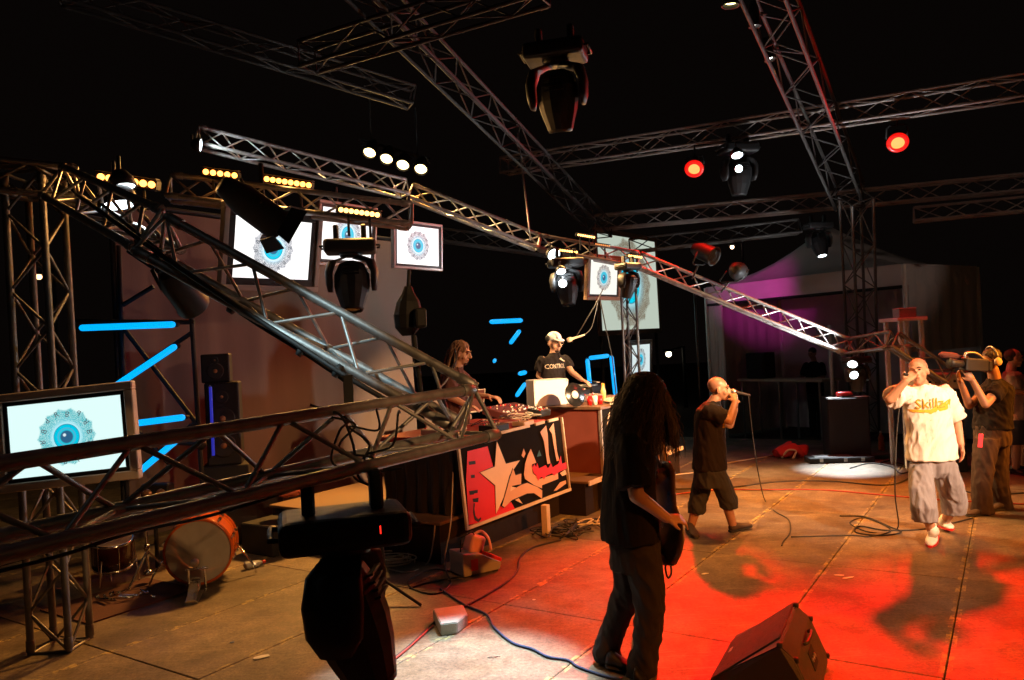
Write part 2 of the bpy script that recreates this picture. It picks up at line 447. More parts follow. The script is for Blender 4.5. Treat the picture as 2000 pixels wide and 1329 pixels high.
# ================================================================== TENT
M_TENT = mat('white_tent_fabric', (0.74, 0.70, 0.68), 0.75, 0.0, 0.12, 2.5, 0.3, 9)
tz = -0.34
fr = Vector((7.05, 13.7, 0)); tdir = Vector((-0.55, 0.835, 0)).normalized(); sdir = Vector((0.835, 0.55, 0)).normalized()
fl = fr + tdir * 4.65; br = fr + sdir * 2.6; bl = fl + sdir * 2.6
tent = thing('tent', 'white pavilion tent with magenta light on its valance', 'tent', Vector((fl.x, fl.y, tz)))
ez, apz = 3.12, 4.25
ctr = (fr + fl + br + bl) / 4
bm = bmesh.new()
top = bm.verts.new(Vector((ctr.x, ctr.y, apz)))
cs = [fl, fr, br, bl]
ring = []
K = 10
for a, b in zip(cs, cs[1:] + cs[:1]):
    for k in range(K):
        p = a.lerp(b, k / K); ring.append(Vector((p.x, p.y, ez)))
rows = []
for s in range(1, 8):
    f = s / 7
    rows.append([bm.verts.new(Vector((ctr.x, ctr.y, apz)).lerp(p, f) - ZV * (0.22 * math.sin(PI * f))) for p in ring])
for k in range(len(ring)): bm.faces.new((top, rows[0][k], rows[0][(k + 1) % len(ring)]))
for r0, r1 in zip(rows, rows[1:]):
    for k in range(len(ring)): bm.faces.new((r0[k], r1[k], r1[(k + 1) % len(ring)], r0[(k + 1) % len(ring)]))
obj('roof', tomesh(bm, True), M_TENT, tent)
for a, b in zip(cs, cs[1:] + cs[:1]):
    obj('valance', sheet(a, b, ez - 0.36, ez + 0.02, 40, 8, 0.018), M_TENT, tent)
for c_ in cs: rod('post', Vector((c_.x, c_.y, tz)), Vector((c_.x, c_.y, ez)), 0.045, M_WHITE, tent)
obj('back_wall', sheet(bl, br, tz + 0.05, ez - 0.1, 50, 16, 0.03), M_TENT, tent)
obj('side_wall', sheet(fl + sdir * 0.3, bl, tz + 0.05, ez - 0.1, 30, 16, 0.03), M_TENT, tent)
obj('side_wall', sheet(fr + sdir * 0.1, br, 1.55, ez - 0.1, 30, 12, 0.03), M_TENT, tent)
cur = sheet(fl, fl - tdir * 0.45, tz + 0.05, ez - 0.3, 24, 14, 0.035)
obj('tied_curtain', cur, M_TENT, tent)
rod('valance_rail', Vector((fl.x, fl.y, ez - 0.39)), Vector((fr.x, fr.y, ez - 0.39)), 0.03, M_BLACK, tent)

# far street lamps: pole, arm, head and bulb
def lamp_post(px, py, d, label, col, s):
    p = P(px, py, d)
    t = thing('street_lamp', label, 'street lamp', Vector((p.x, p.y, -0.34)))
    rod('pole', Vector((p.x + 0.5, p.y, -0.34)), Vector((p.x + 0.5, p.y, p.z + 0.25)), 0.06, M_BLACK, t)
    rod('arm', Vector((p.x + 0.5, p.y, p.z + 0.22)), Vector((p.x, p.y, p.z + 0.12)), 0.035, M_BLACK, t)
    obj('lamp_head', box(Matrix.Translation(p + ZV * 0.12), 0.36, 0.22, 0.09, 0.02), M_BLACK, t)
    bm = bmesh.new(); ball(bm, p, 0.10, u=12, v=8); obj('bulb', tomesh(bm, True), em('far_bulb_%g' % s, col, s), t)
lamp_post(76, 541, 26, 'far warm street lamp seen past the left tower', (1, 0.55, 0.25), 4)
lamp_post(1830, 532, 30, 'far bright street lamp at the tent right corner', (1, 0.72, 0.45), 14)
lamp_post(1430, 483, 38, 'far small street lamp above the tent left slope', (1, 0.7, 0.45), 5)
lamp_post(1306, 692, 26, 'far pale lamp right of the small lower screen', (1, 0.85, 0.6), 8)

# ================================================================== SCREENS
def screen_mat(name, aspect, col, strength, tint, zoom=1.0):
    """white field with a round blue eye and a ring of fine scrollwork, shown by the panel"""
    m = bpy.data.materials.new(name); m.use_nodes = True
    nt = m.node_tree; N = nt.nodes; L = nt.links
    b = N['Principled BSDF']; b.inputs['Base Color'].default_value = (0.02, 0.02, 0.02, 1); b.inputs['Roughness'].default_value = 0.3
    uv = N.new('ShaderNodeUVMap')
    def mth(op, a, c=None):
        x = N.new('ShaderNodeMath'); x.operation = op
        for i, s in enumerate((a, c)):
            if s is None: continue
            if isinstance(s, (int, float)): x.inputs[i].default_value = s
            else: L.new(s, x.inputs[i])
        return x.outputs[0]
    sep = N.new('ShaderNodeSeparateXYZ'); L.new(uv.outputs['UV'], sep.inputs[0])
    x = mth('MULTIPLY', mth('SUBTRACT', sep.outputs['X'], 0.5), aspect); y = mth('SUBTRACT', sep.outputs['Y'], 0.5)
    r = mth('SQRT', mth('ADD', mth('MULTIPLY', x, x), mth('MULTIPLY', y, y)))
    if zoom != 1.0: r = mth('MULTIPLY', r, zoom)
    th = mth('ARCTAN2', y, x)
    def mix(f, a, c):
        q = N.new('ShaderNodeMix'); q.data_type = 'RGBA'
        if isinstance(f, float): q.inputs[0].default_value = f
        else: L.new(f, q.inputs[0])
        for i, s in ((6, a), (7, c)):
            if isinstance(s, tuple): q.inputs[i].default_value = (*s, 1)
            else: L.new(s, q.inputs[i])
        return q.outputs[2]
    def smooth(v, a, c):
        q = N.new('ShaderNodeMapRange'); q.interpolation_type = 'SMOOTHSTEP'
        L.new(v, q.inputs['Value']); q.inputs['From Min'].default_value = a; q.inputs['From Max'].default_value = c; return q.outputs['Result']
    # ring of scrolls
    cv = N.new('ShaderNodeCombineXYZ'); L.new(mth('MULTIPLY', mth('SINE', mth('MULTIPLY', th, 7.0)), 1.6), cv.inputs[0]); L.new(mth('MULTIPLY', r, 34.0), cv.inputs[1]); L.new(mth('MULTIPLY', th, 2.5), cv.inputs[2])
    nz = N.new('ShaderNodeTexNoise'); nz.inputs['Scale'].default_value = 1.35; nz.inputs['Detail'].default_value = 5; nz.inputs['Roughness'].default_value = 0.7; nz.inputs['Distortion'].default_value = 2.2
    L.new(cv.outputs[0], nz.inputs['Vector'])
    line = mth('SUBTRACT', 1.0, smooth(mth('ABSOLUTE', mth('SUBTRACT', nz.outputs['Fac'], 0.5)), 0.015, 0.10))
    rough_edge = mth('ADD', r, mth('MULTIPLY', mth('SUBTRACT', nz.outputs['Fac'], 0.5), 0.10))
    rough_edge = mth('ADD', rough_edge, mth('MULTIPLY', mth('ABSOLUTE', mth('SINE', mth('MULTIPLY', th, 7.0))), 0.035))
    inside = mth('SUBTRACT', 1.0, smooth(rough_edge, 0.385, 0.415))
    ringm = mth('MULTIPLY', mth('MULTIPLY', inside, smooth(r, 0.17, 0.24)), mth('ADD', 0.16, mth('MULTIPLY', line, 0.84)))
    c = mix(ringm, col, tint)
    halo = mth('MULTIPLY', mth('SUBTRACT', 1.0, smooth(r, 0.15, 0.30)), 0.55)
    c = mix(halo, c, (0.25, 0.8, 1.0))
    # iris
    def disc(rad, soft=0.006): return mth('SUBTRACT', 1.0, smooth(r, rad - soft, rad + soft))
    c = mix(disc(0.178), c, (0.0, 0.16, 0.26))
    c = mix(disc(0.170), c, (0.0, 0.62, 0.85))
    c = mix(disc(0.125, 0.012), c, (0.12, 0.42, 0.62))
    c = mix(disc(0.112, 0.008), c, (0.02, 0.62, 0.80))
    c = mix(disc(0.088, 0.012), c, (0.03, 0.13, 0.26))
    dx = mth('SUBTRACT', x, -0.028); dy = mth('SUBTRACT', y, 0.028)
    r2 = mth('SQRT', mth('ADD', mth('MULTIPLY', dx, dx), mth('MULTIPLY', dy, dy)))
    c = mix(mth('SUBTRACT', 1.0, smooth(r2, 0.012, 0.03)), c, (0.8, 0.95, 1.0))
    L.new(c, b.inputs['Emission Color']); b.inputs['Emission Strength'].default_value = strength
    return m
def quad(M, w_, h_):
    bm = bmesh.new(); uvl = bm.loops.layers.uv.new('UVMap')
    vs = [bm.verts.new(M @ Vector((sx * w_ / 2, 0, sz * h_ / 2))) for sx, sz in ((-1, -1), (1, -1), (1, 1), (-1, 1))]
    f = bm.faces.new(vs)
    for l, t in zip(f.loops, ((0, 0), (1, 0), (1, 1), (0, 1))): l[uvl].uv = t
    me = bpy.data.meshes.new('screen'); bm.to_mesh(me); bm.free(); return me
def ring_frame(M, w_, h_, t, d, y, bev=0.004):
    """rectangular frame round a w x h opening: bar width t, depth d, front face at local y"""
    bm = bmesh.new()
    for sx, sz, a, b in ((0, 1, w_ + 2 * t, t), (0, -1, w_ + 2 * t, t), (1, 0, t, h_ - 0.001), (-1, 0, t, h_ - 0.001)):
        bbox(bm, M @ Matrix.Translation((sx * (w_ + t) / 2, y + d / 2, sz * (h_ + t) / 2)), a, d, b, bev, 1)
    return tomesh(bm)
def pose(c, yaw, tilt, roll): return Matrix.Translation(c) @ Matrix.Rotation(yaw, 4, 'Z') @ Matrix.Rotation(tilt, 4, 'X') @ Matrix.Rotation(roll, 4, 'Y')
GLY = []
for s_ in ('B', 'R', 'P'):
    g = text_mesh(s_, 0.055, Matrix.Rotation(PI / 2, 4, 'X'), 0.0); g.materials.append(em('glyph_ink', (0.10, 0.12, 0.14), 1.0)); GLY.append(g)
def television(label, c, yaw, tilt, roll, w_, h_, col, strength, tint, frame_m, mount=None, glyphs=True, bez=0.03, out=0.035, black=None):
    M = pose(Vector(c), yaw, tilt, roll)
    t = thing('television', label, 'television', Vector(c))
    obj('screen', quad(M, w_, h_), screen_mat('screen_picture', w_ / h_, col, strength, tint), t)
    obj('bezel', ring_frame(M, w_, h_, bez, 0.03, -0.008), black or M_BLACKP, t)
    obj('frame', ring_frame(M, w_ + 2 * bez + 0.002, h_ + 2 * bez + 0.002, out, 0.07, -0.02, 0.006), frame_m, t)
    bm = bmesh.new(); bbox(bm, M @ Matrix.Translation((0, 0.055, 0)), w_ + 2 * bez, 0.08, h_ + 2 * bez, 0.01, 1)
    bbox(bm, M @ Matrix.Translation((0, 0.115, 0)), w_ * 0.6, 0.06, h_ * 0.6, 0.02, 1)
    obj('back_shell', tomesh(bm), M_BLACKP, t)
    if mount is not None:
        a = M @ Vector((0, 0.14, 0)); rod('mount_pole', a - ZV * 0.2, mount if isinstance(mount, Vector) else a + ZV * mount, 0.022, M_BLACK, t)
        obj('mount_plate', box(M @ Matrix.Translation((0, 0.145, 0)), 0.26, 0.02, 0.26, 0.004, 1), M_BLACK, t)
    if glyphs:
        for k in range(14):
            an = 2 * PI * k / 14 + 0.12
            rad = (0.335 + 0.02 * ((k * 7) % 3 - 1)) * h_
            place('scroll_letter', GLY[k % 3], M @ Matrix.Translation((math.cos(an) * rad, -0.002, math.sin(an) * rad)) @ Matrix.Rotation(-an + PI / 2 + PI * (k % 2), 4, 'Y') @ Matrix.Diagonal((1 if k % 4 < 2 else -1, 1, 1, 1)), t)
    return t
CW = (1.25, 1.22, 1.2)
television('low screen with a cyan tinted eye at the left edge above the near truss', (-3.10, 5.30, 1.535), 0.028, -0.042, -0.057, 0.772, 0.498, (0.80, 1.06, 1.03), 0.95, (0.0, 0.46, 0.52), mat('amber_lit_silver_frame', (0.62, 0.50, 0.40), 0.5, 0.1, 0.1, 20), bez=0.028, out=0.06)  # silver frame with its amber light put into the colour
GL2 = (0.24, 0.27, 0.33)
television('large tilted screen with a blue eye behind the black spotlight', (-2.052, 6.736, 2.963), 0.872, 0.21, -0.005, 0.754, 0.52, CW, 1.1, GL2, M_SILVER, 0.75, bez=0.06, out=0.05)
television('screen half hidden behind the amber truss, second from the left', (-1.652, 7.979, 3.246), 1.05, 0.147, -0.03, 0.754, 0.52, CW, 1.1, GL2, M_SILVER, 0.5)
television('square looking screen with a blue eye at the right end of the amber truss', (-1.214, 10.472, 3.444), 0.845, 0.052, 0.01, 0.754, 0.52, CW, 1.1, GL2, M_SILVER, 0.7)
television('narrow brown framed screen above the man in the white cap', (1.472, 11.897, 3.002), 0.871, 0.107, -0.005, 0.754, 0.52, (1.05, 1.05, 0.95), 0.95, (0.34, 0.28, 0.26), M_WOOD, 0.75, out=0.06)
television('smallest low screen on the slim tower right of the white box', (2.211, 13.285, 1.67), 0.987, 0.059, -0.01, 0.754, 0.52, (0.68, 0.80, 0.80), 1.0, (0.25, 0.28, 0.30), M_BLACKP, None, out=0.05)
# projection screen
pc = Vector((2.891, 18.39, 3.379)); Mp = pose(pc, 0.936, -0.002, -0.009)
ps = thing('projection_screen', 'large pale green projection screen behind the slim tower', 'projection screen', Vector((pc.x, pc.y, -0.34)))
obj('screen', quad(Mp, 2.926, 2.2), screen_mat('projection_picture', 1.33, (0.50, 0.57, 0.48), 1.0, (0.16, 0.11, 0.06), 0.8), ps)
obj('frame', ring_frame(Mp, 2.926, 2.2, 0.12, 0.06, -0.01), M_WOOD, ps)
obj('backing', box(Mp @ Matrix.Translation((0, 0.05, 0)), 2.9, 0.03, 2.18), M_BLACK, ps)
for sx in (-1, 1): rod('leg', Mp @ Vector((sx * 1.4, 0.07, -1.2)), Vector(((Mp @ Vector((sx * 1.4, 0.07, 0))).x, (Mp @ Vector((sx * 1.4, 0.07, 0))).y, -0.34)), 0.04, M_BLACK, ps)

# ================================================================== LIGHT FIXTURES
def par_can(label, pos, target, r=0.10, L_=0.30, lens=None, light=None, group=None, hang=None, body=M_BLACK, doors=False, name='par_can', wide=None):
    """pos = centre of the lens"""
    d = (target - pos).normalized()
    t = thing(name, label, 'stage light', pos, group)
    M = along(pos, pos + d)
    obj('can', lathem(M, [(r * 0.55, -L_), (r * 0.62, -L_ * 0.95), (r * 0.98, -L_ * 0.62), (r * 1.04, 0.0), (r * 1.14, 0.03), (r * 1.12, 0.036), (r * 0.98, 0.03), (r * 0.96, -0.03)], 20, True, False), body, t)
    obj('lens', lathem(M, [(r * 0.95, -0.012), (r * 0.7, -0.002), (r * 0.35, 0.006), (0.004, 0.008)], 20, False, True), lens or MATS['glass_dark'], t)
    if lens is E_RED: obj('glow_ring', lathem(M @ Matrix.Translation((0, 0, 0.040)), [(r * 0.80, 0.0), (r * 1.0, 0.003), (r * 1.2, 0.0), (r * 1.36, -0.02)], 24, False, False), E_RIM, t)  # glowing ring standing in for the halo round the red lamp
    side = M.to_3x3() @ Vector((1, 0, 0)); upv = M.to_3x3() @ Vector((0, 1, 0))
    c = pos - d * L_ * 0.45
    hp = hang if hang is not None else c + ZV * (r * 2.2)
    ya = c + side * r * 1.25; yb = c - side * r * 1.25
    vv = (hp - c).normalized()
    mid = c + vv * min((hp - c).length * 0.8, r * 1.7)
    obj('yoke', tubes([ya, ya + (mid - c) * 0.85, mid + side * r * 0.9, mid - side * r * 0.9, yb + (mid - c) * 0.85, yb], 0.012, 6), body, t)
    rod('clamp', mid, hp, 0.014, body, t)
    if doors:
        for k in range(4):
            an = k * PI / 2
            u_ = side * math.cos(an) + upv * math.sin(an); v_ = side * -math.sin(an) + upv * math.cos(an)
            bm = bmesh.new(); a = pos + u_ * r * 1.15; o_ = (u_ * 0.40 + d * 0.90).normalized() * r * 0.95
            vs = [a + v_ * r * 1.0, a - v_ * r * 1.0, a + o_ - v_ * r * 1.25, a + o_ + v_ * r * 1.25]
            q = [bm.verts.new(p) for p in vs] + [bm.verts.new(p + u_ * 0.004) for p in vs]
            bm.faces.new(q[:4]); bm.faces.new(list(reversed(q[4:])))
            for i in range(4): bm.faces.new((q[i], q[(i + 1) % 4], q[4 + (i + 1) % 4], q[4 + i]))
            obj('barn_door', tomesh(bm), body, t)
    if wide: spot('spill', pos + d * 0.10, wide[3] or target, wide[0], wide[1], wide[2], t, 0.7, r * 0.8)
    if light: spot('lamp', pos + d * 0.06, target, light[0], light[1], light[2], t, light[3] if len(light) > 3 else 0.4, 0.14 if lens is E_RED else r * 0.8)
    return t
mat('glass_dark', (0.03, 0.03, 0.035), 0.12, 0.0, 0.1, 10)
E_WARM = em('lit_warm_lens', (1.0, 0.70, 0.30), 9)
E_RED = em('lit_red_lens', (12.0, 0.62, 0.16), 1.0); E_RIM = em('red_glow_ring', (1.0, 0.008, 0.004), 0.95)
E_WHITE = em('lit_white_lens', (1.0, 0.97, 0.88), 9)
E_COOL = em('lit_cool_lens', (0.82, 0.95, 1.0), 9)
E_AMB = em('lit_amber_bulb', (1.0, 0.30, 0.05), 7.5)
E_AMB2 = em('lit_yellow_bulb', (1.0, 0.45, 0.12), 5)

# four floodlights
names4 = ('first', 'second', 'third', 'fourth')
hb = thing('lamp_bar', 'black hanging bar over the four floodlights', 'bar', P(772, 290, 12))
rod('bar', P(700, 272, 12), P(840, 312, 12), 0.025, M_BLACK, hb)
for q_ in ((725, 280), (815, 306)): rod('hanger', P(*q_, 12), P(q_[0] - 4, q_[1] - 95, 12), 0.012, M_BLACK, hb)
for k, (x, y) in enumerate(((722, 298), (755, 310), (787, 322), (822, 330))):
    p = P(x, y, 11.9)
    par_can('blazing yellow floodlight, %s from the left in the row of four' % names4[k], p, p + (G(540, 1125) - p + Vector((0.4 * (k - 1.5), 0, 0))), 0.098, 0.3, E_WARM,
            ((1.0, 0.42, 0.075), 820, 42, 0.8), 'row of four floodlights', P(x - 3, y - 17, 12), wide=((1.0, 0.55, 0.18), 160, 172, None) if k < 2 else ((1.0, 0.60, 0.24), 2600, 40, P(900 + 60 * (k - 2), 415 + 28 * (k - 2), 11.4)))
# red lamps
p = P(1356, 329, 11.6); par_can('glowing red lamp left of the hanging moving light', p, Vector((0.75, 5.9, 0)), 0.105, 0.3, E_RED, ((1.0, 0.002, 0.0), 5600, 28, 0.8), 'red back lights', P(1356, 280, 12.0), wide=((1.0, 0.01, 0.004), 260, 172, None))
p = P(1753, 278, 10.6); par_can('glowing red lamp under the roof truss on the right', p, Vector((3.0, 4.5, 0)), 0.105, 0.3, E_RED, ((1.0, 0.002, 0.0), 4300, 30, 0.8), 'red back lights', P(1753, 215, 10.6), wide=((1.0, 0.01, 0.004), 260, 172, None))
# three white lamps at the top right
p = P(1427, 6, 8.2); par_can('yellow white lamp cut by the top edge', p, G(1420, 1010), 0.085, 0.28, em('lit_lemon_lens', (1.0, 0.85, 0.35), 8), ((1.0, 0.36, 0.06), 1300, 58, 0.8), 'white lamps on the right roof truss', P(1470, -30, 8.2))
p = P(1474, 47, 8.6); par_can('small white lamp below the top edge on the right roof truss', p, G(1560, 1000), 0.06, 0.26, E_WHITE, ((1.0, 0.38, 0.07), 1200, 56, 0.8), 'white lamps on the right roof truss', P(1540, 40, 8.8))
p = P(1503, 113, 9.4); par_can('lowest small white lamp on the right roof truss', p, G(1740, 1000), 0.06, 0.26, E_WHITE, ((1.0, 0.36, 0.06), 1700, 58, 0.8), 'white lamps on the right roof truss', P(1570, 105, 9.6))
# front wash from the audience side, unseen; drum, truss, tent, backdrop lamps added
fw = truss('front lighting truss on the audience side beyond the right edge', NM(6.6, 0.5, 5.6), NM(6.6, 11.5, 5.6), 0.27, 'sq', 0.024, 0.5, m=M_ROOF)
for k, (mm, tg, wt, dg) in enumerate(((2.6, P(1822, 790, 7.1), 6800, 16), (4.6, P(1080, 745, 9.8), 19000, 13), (3.4, P(1405, 820, 7.8), 900, 16), (5.6, P(950, 800, 8.3), 2500, 15), (6.6, P(1945, 780, 8.6), 560, 22), (11.2, G(1500, 958), 4000, 22), (8.4, G(1400, 950), 4600, 22), (0.8, P(388, 1070, 6.8), 1500, 13), (7.2, P(1450, 590, 11.3), 2600, 17), (11.0, Vector((5.4, 16.2, 3.2)), 130, 24), (7.0, P(520, 690, 9.5), 900, 21), (1.2, G(1680, 1130), 5200, 34))):
    p = NM(6.4, mm, 5.3)
    par_can(('warm front lamp aimed at the singer in white', 'warm front lamp aimed at the white box', 'warm front lamp aimed at the man in shorts', 'warm front lamp aimed at the near booth', 'warm front lamp aimed at the cameraman', 'wide amber front lamp aimed at the open stage floor', 'wide amber front lamp aimed behind the man in shorts', 'warm front lamp added to light the bass drum', 'warm front lamp added to light the long sloping truss', 'dim front lamp added to light the tent canopy', 'reddish front lamp added to light the brown backdrop', 'amber front lamp aimed at the front of the stage floor')[k],
            p, tg, 0.1, 0.32, E_WARM, ((1.0, 0.76, 0.50) if k == 0 else (1.0, 0.64, 0.34) if k == 1 else (1.0, 0.52, 0.20) if k < 5 or k in (7, 8) else (1.0, 0.26, 0.01) if k < 7 else (1.0, 0.72, 0.6) if k == 9 else (1.0, 0.50, 0.32) if k == 10 else (1.0, 0.27, 0.03), wt * 1.15, dg, 0.7), 'front wash lamps', NM(6.6, mm, 5.48))
# profile spotlight in front of the big screen
p = P(538, 436, 5.1); par_can('big black spotlight with barn doors in front of the large screen', p, P(640, 510, 5.35), 0.105, 0.42, None, None, None, P(470, 352, 5.2), M_BLACKP, True, 'spotlight')
p = P(372, 590, 4.6); par_can('black lamp hanging dark below the rising truss', p, P(420, 650, 4.85), 0.09, 0.28, None, None, None, P(318, 500, 4.5), M_BLACKP, False, 'spotlight')
p = P(1392, 500, 11.3); par_can('unlit dark par can above the bright truss, left of the pair', p, P(1440, 520, 11.0), 0.13, 0.36, None, None, 'pair of dark par cans', P(1352, 545, 11.3), M_BLACKP, False)
p = P(1442, 530, 11.2); par_can('dark par can throwing magenta light at the tent', p, fl.lerp(fr, 0.30) + ZV * 2.98, 0.12, 0.36, em('magenta_lens', (0.5, 0.02, 0.4), 1.2), ((1.0, 0.05, 0.58), 620, 22, 1.0), 'pair of dark par cans', P(1408, 572, 11.2), M_BLACKP, False)
# rows of bulbs
def bulb_bar(label, a, b, d, n, mt, rb, aim, watt=0):
    A, B = P(*a, d), P(*b, d)
    ax = (B - A).normalized(); L_ = (B - A).length
    t = thing('bulb_bar', label, 'stage light', A.lerp(B, 0.5), 'rows of amber bulbs')
    fwd = aim.normalized(); upv = ax.cross(fwd).normalized()
    if upv.z < 0: upv = -upv
    M = frame(ax, upv, A.lerp(B, 0.5) - fwd * 0.07)
    obj('housing', box(M, L_ + rb * 3.2, 0.10, rb * 3.2, 0.012, 1), M_BLACK, t)
    bm = bmesh.new()
    bbox(bm, frame(ax, upv, A.lerp(B, 0.5) - fwd * 0.01 + upv * rb * 1.75), L_ + rb * 3.2, 0.07, 0.006)
    obj('hood', tomesh(bm), M_BLACK, t)
    for k in range(n):
        bm = bmesh.new(); ball(bm, A.lerp(B, k / (n - 1)), rb, u=12, v=8); obj('bulb', tomesh(bm, True), mt, t)
    for q in (0.2, 0.8): rod('bracket', A.lerp(B, q) - fwd * 0.08, A.lerp(B, q) - fwd * 0.08 - ZV * 0.22, 0.012, M_BLACK, t)
    if watt: spot('lamp', A.lerp(B, 0.5) + fwd * 0.12, A.lerp(B, 0.5) + fwd * 3 - ZV * 0.9, (1.0, 0.47, 0.12), watt, 150, t, 0.5, 0.12)
aim = Vector((0.25, -1, -0.15))
bulb_bar('row of seven amber bulbs at the left above the rising truss', (197, 346), (296, 361), 6.0, 7, E_AMB, 0.027, aim, 60)
bulb_bar('short row of five amber bulbs left of the big black spotlight', (402, 336), (458, 343), 6.6, 5, E_AMB, 0.024, aim, 40)
bulb_bar('row of eight amber bulbs above the big black spotlight', (521, 350), (603, 362), 6.9, 8, E_AMB, 0.024, aim, 50)
bulb_bar('row of eight yellow bulbs at the right end of the amber truss', (666, 410), (737, 420), 6.7, 8, E_AMB2, 0.022, aim, 60)
bulb_bar('tiny row of yellow bulbs left of the projection screen top', (1130, 459), (1160, 464), 11.4, 8, E_AMB2, 0.017, aim, 70)
bulb_bar('tiny row of yellow bulbs below the red truss', (1094, 489), (1126, 493), 11.2, 8, E_AMB2, 0.017, aim, 70)
bulb_bar('tiny row of yellow bulbs right of the brown framed screen', (1229, 500), (1252, 503), 11.1, 7, E_AMB2, 0.017, aim, 70)
bulb_bar('faint row of bulbs lying on the red tinted truss', (1164, 477), (1190, 481), 11.5, 8, em('dim_bulb', (1, 0.35, 0.1), 1.2), 0.012, aim)

# moving heads
def moving_head(label, top, s, yaw, tilt, lens=None, drop=None, leds=None, light=None, target=None, group=None, mt=M_BLACKP, roll=0.0, pan=0.0):
    """hung from `top`; s = base width; the yoke pans by pan, the head tilts by tilt from straight down"""
    t = thing('moving_head_light', label, 'stage light', top, group)
    Mb = Matrix.Translation(top) @ Matrix.Rotation(yaw, 4, 'Z') @ Matrix.Rotation(roll, 4, 'Y')
    def W(x, y, z): return Mb @ Vector((x * s, y * s, z * s))
    bm = bmesh.new()
    bbox(bm, Mb @ Matrix.Translation((0, 0, -0.27 * s)), 0.98 * s, 0.66 * s, 0.26 * s, 0.07 * s, 3)
    base = obj('base', tomesh(bm, False), mt, t)
    for sx in (-1, 1):
        obj('handle', tubes([W(sx * 0.47, -0.2, -0.27), W(sx * 0.55, -0.2, -0.27), W(sx * 0.55, 0.2, -0.27), W(sx * 0.47, 0.2, -0.27)], 0.022 * s, 6), mt, t)
        obj('clamp', box(Mb @ Matrix.Translation((sx * 0.26 * s, 0, 0.0)), 0.10 * s, 0.16 * s, 0.30 * s, 0.02 * s, 1), mt, t)
    obj('swivel', lathem(Mb @ Matrix.Translation((0, 0, -0.46 * s)), [(0.2 * s, 0), (0.22 * s, 0.07 * s)], 20), mt, t)
    Mb = Mb @ Matrix.Rotation(pan, 4, 'Z')
    for sx in (-1, 1):
        bm = bmesh.new()
        loft(bm, [(W(sx * 0.12, 0, -0.47), Mb.to_3x3() @ Vector((0.10 * s, 0, 0.03 * s)), Mb.to_3x3() @ Vector((0, 0.15 * s, 0))),
                  (W(sx * 0.36, 0, -0.55), Mb.to_3x3() @ Vector((0.09 * s, 0, 0.02 * s)), Mb.to_3x3() @ Vector((0, 0.21 * s, 0))),
                  (W(sx * 0.43, 0, -0.75), Mb.to_3x3() @ Vector((0.075 * s, 0, 0)), Mb.to_3x3() @ Vector((0, 0.23 * s, 0))),
                  (W(sx * 0.42, 0, -0.98), Mb.to_3x3() @ Vector((0.07 * s, 0, 0)), Mb.to_3x3() @ Vector((0, 0.21 * s, 0))),
                  (W(sx * 0.41, 0, -1.12), Mb.to_3x3() @ Vector((0.045 * s, 0, 0)), Mb.to_3x3() @ Vector((0, 0.12 * s, 0)))], 12)
        obj('yoke_arm', tomesh(bm, True), mt, t)
    Mh = Mb @ Matrix.Translation((0, 0, -0.92 * s)) @ Matrix.Rotation(tilt, 4, 'X')
    bm = bmesh.new(); M3 = Mh.to_3x3()
    secs = []
    for z, a, b in ((0.36, 0.15, 0.15), (0.31, 0.25, 0.24), (0.12, 0.335, 0.30), (-0.10, 0.335, 0.30), (-0.30, 0.29, 0.27), (-0.48, 0.23, 0.22), (-0.56, 0.21, 0.20)):
        secs.append((Mh @ Vector((0, 0, z * s)), M3 @ Vector((a * s, 0, 0)), M3 @ Vector((0, b * s, 0))))
    loft(bm, secs, 14)
    head = obj('head', tomesh(bm, False), mt, t)
    obj('lens_ring', lathem(Mh @ Matrix.Translation((0, 0, -0.60 * s)), [(0.16 * s, 0.0), (0.19 * s, 0.0), (0.205 * s, 0.05 * s)], 20, False, False), mt, head)
    obj('lens', lathem(Mh @ Matrix.Translation((0, 0, -0.575 * s)), [(0.01 * s, -0.02 * s), (0.1 * s, -0.012 * s), (0.17 * s, 0.006 * s)], 20, True, False), lens or MATS['glass_dark'], head)
    for k in range(4): obj('cooling_fin', box(Mh @ Matrix.Translation((0, -0.30 * s, (0.05 + 0.06 * k) * s)), 0.3 * s, 0.05 * s, 0.018 * s), mt, head)
    if leds:
        for (lx, lz) in ((-0.03, 0), (0.0, 0.015), (0.03, 0)):
            obj('indicator', box(Mb @ Matrix.Translation(((-0.2 + lx) * s, -0.333 * s, (-0.25 + lz) * s)), 0.016 * s, 0.012 * s, 0.06 * s), em('red_indicator', (1, 0.02, 0.01), 2.5), t)
    if light:
        lp = Mh @ Vector((0, 0, -0.64 * s))
        spot('lamp', lp, target if target is not None else lp + M3 @ Vector((0, 0, -1)), light[0], light[1], light[2], t, light[3] if len(light) > 3 else 0.2, 0.05)
    return t
moving_head('black moving head light in silhouette hanging from the near truss', P(668, 962, 2.93), 0.49, 0.30, -0.30, leds=True, roll=0.0, pan=1.25)
tgt = G(900, 1330)
moving_head('large dark moving head light hanging at the top centre', P(1083, 72, 5.55), 0.45, -0.25, 0.25, light=((0.70, 0.92, 1.0), 3000, 29, 0.7), target=tgt)
moving_head('moving head light with a pale glow between the two red lamps', P(1440, 272, 11.6), 0.56, 0.2, 0.1)
moving_head('moving head light shining white in front of the tent roof', P(1597, 428, 12.6), 0.42, 0.1, -0.35, lens=E_COOL, light=((0.85, 0.95, 1.0), 4200, 25, 1.0), target=G(1650, 915))
moving_head('moving head light below the red truss left of the brown framed screen', P(1104, 496, 11.2), 0.5, 0.2, -0.2)
moving_head('black moving head light between the brown framed screen and the projection screen', P(1226, 508, 11.0), 0.36, 0.7, 0.3)
moving_head('moving head light hanging in front of the half hidden screen', P(683, 455, 6.6), 0.45, 0.15, -0.25)
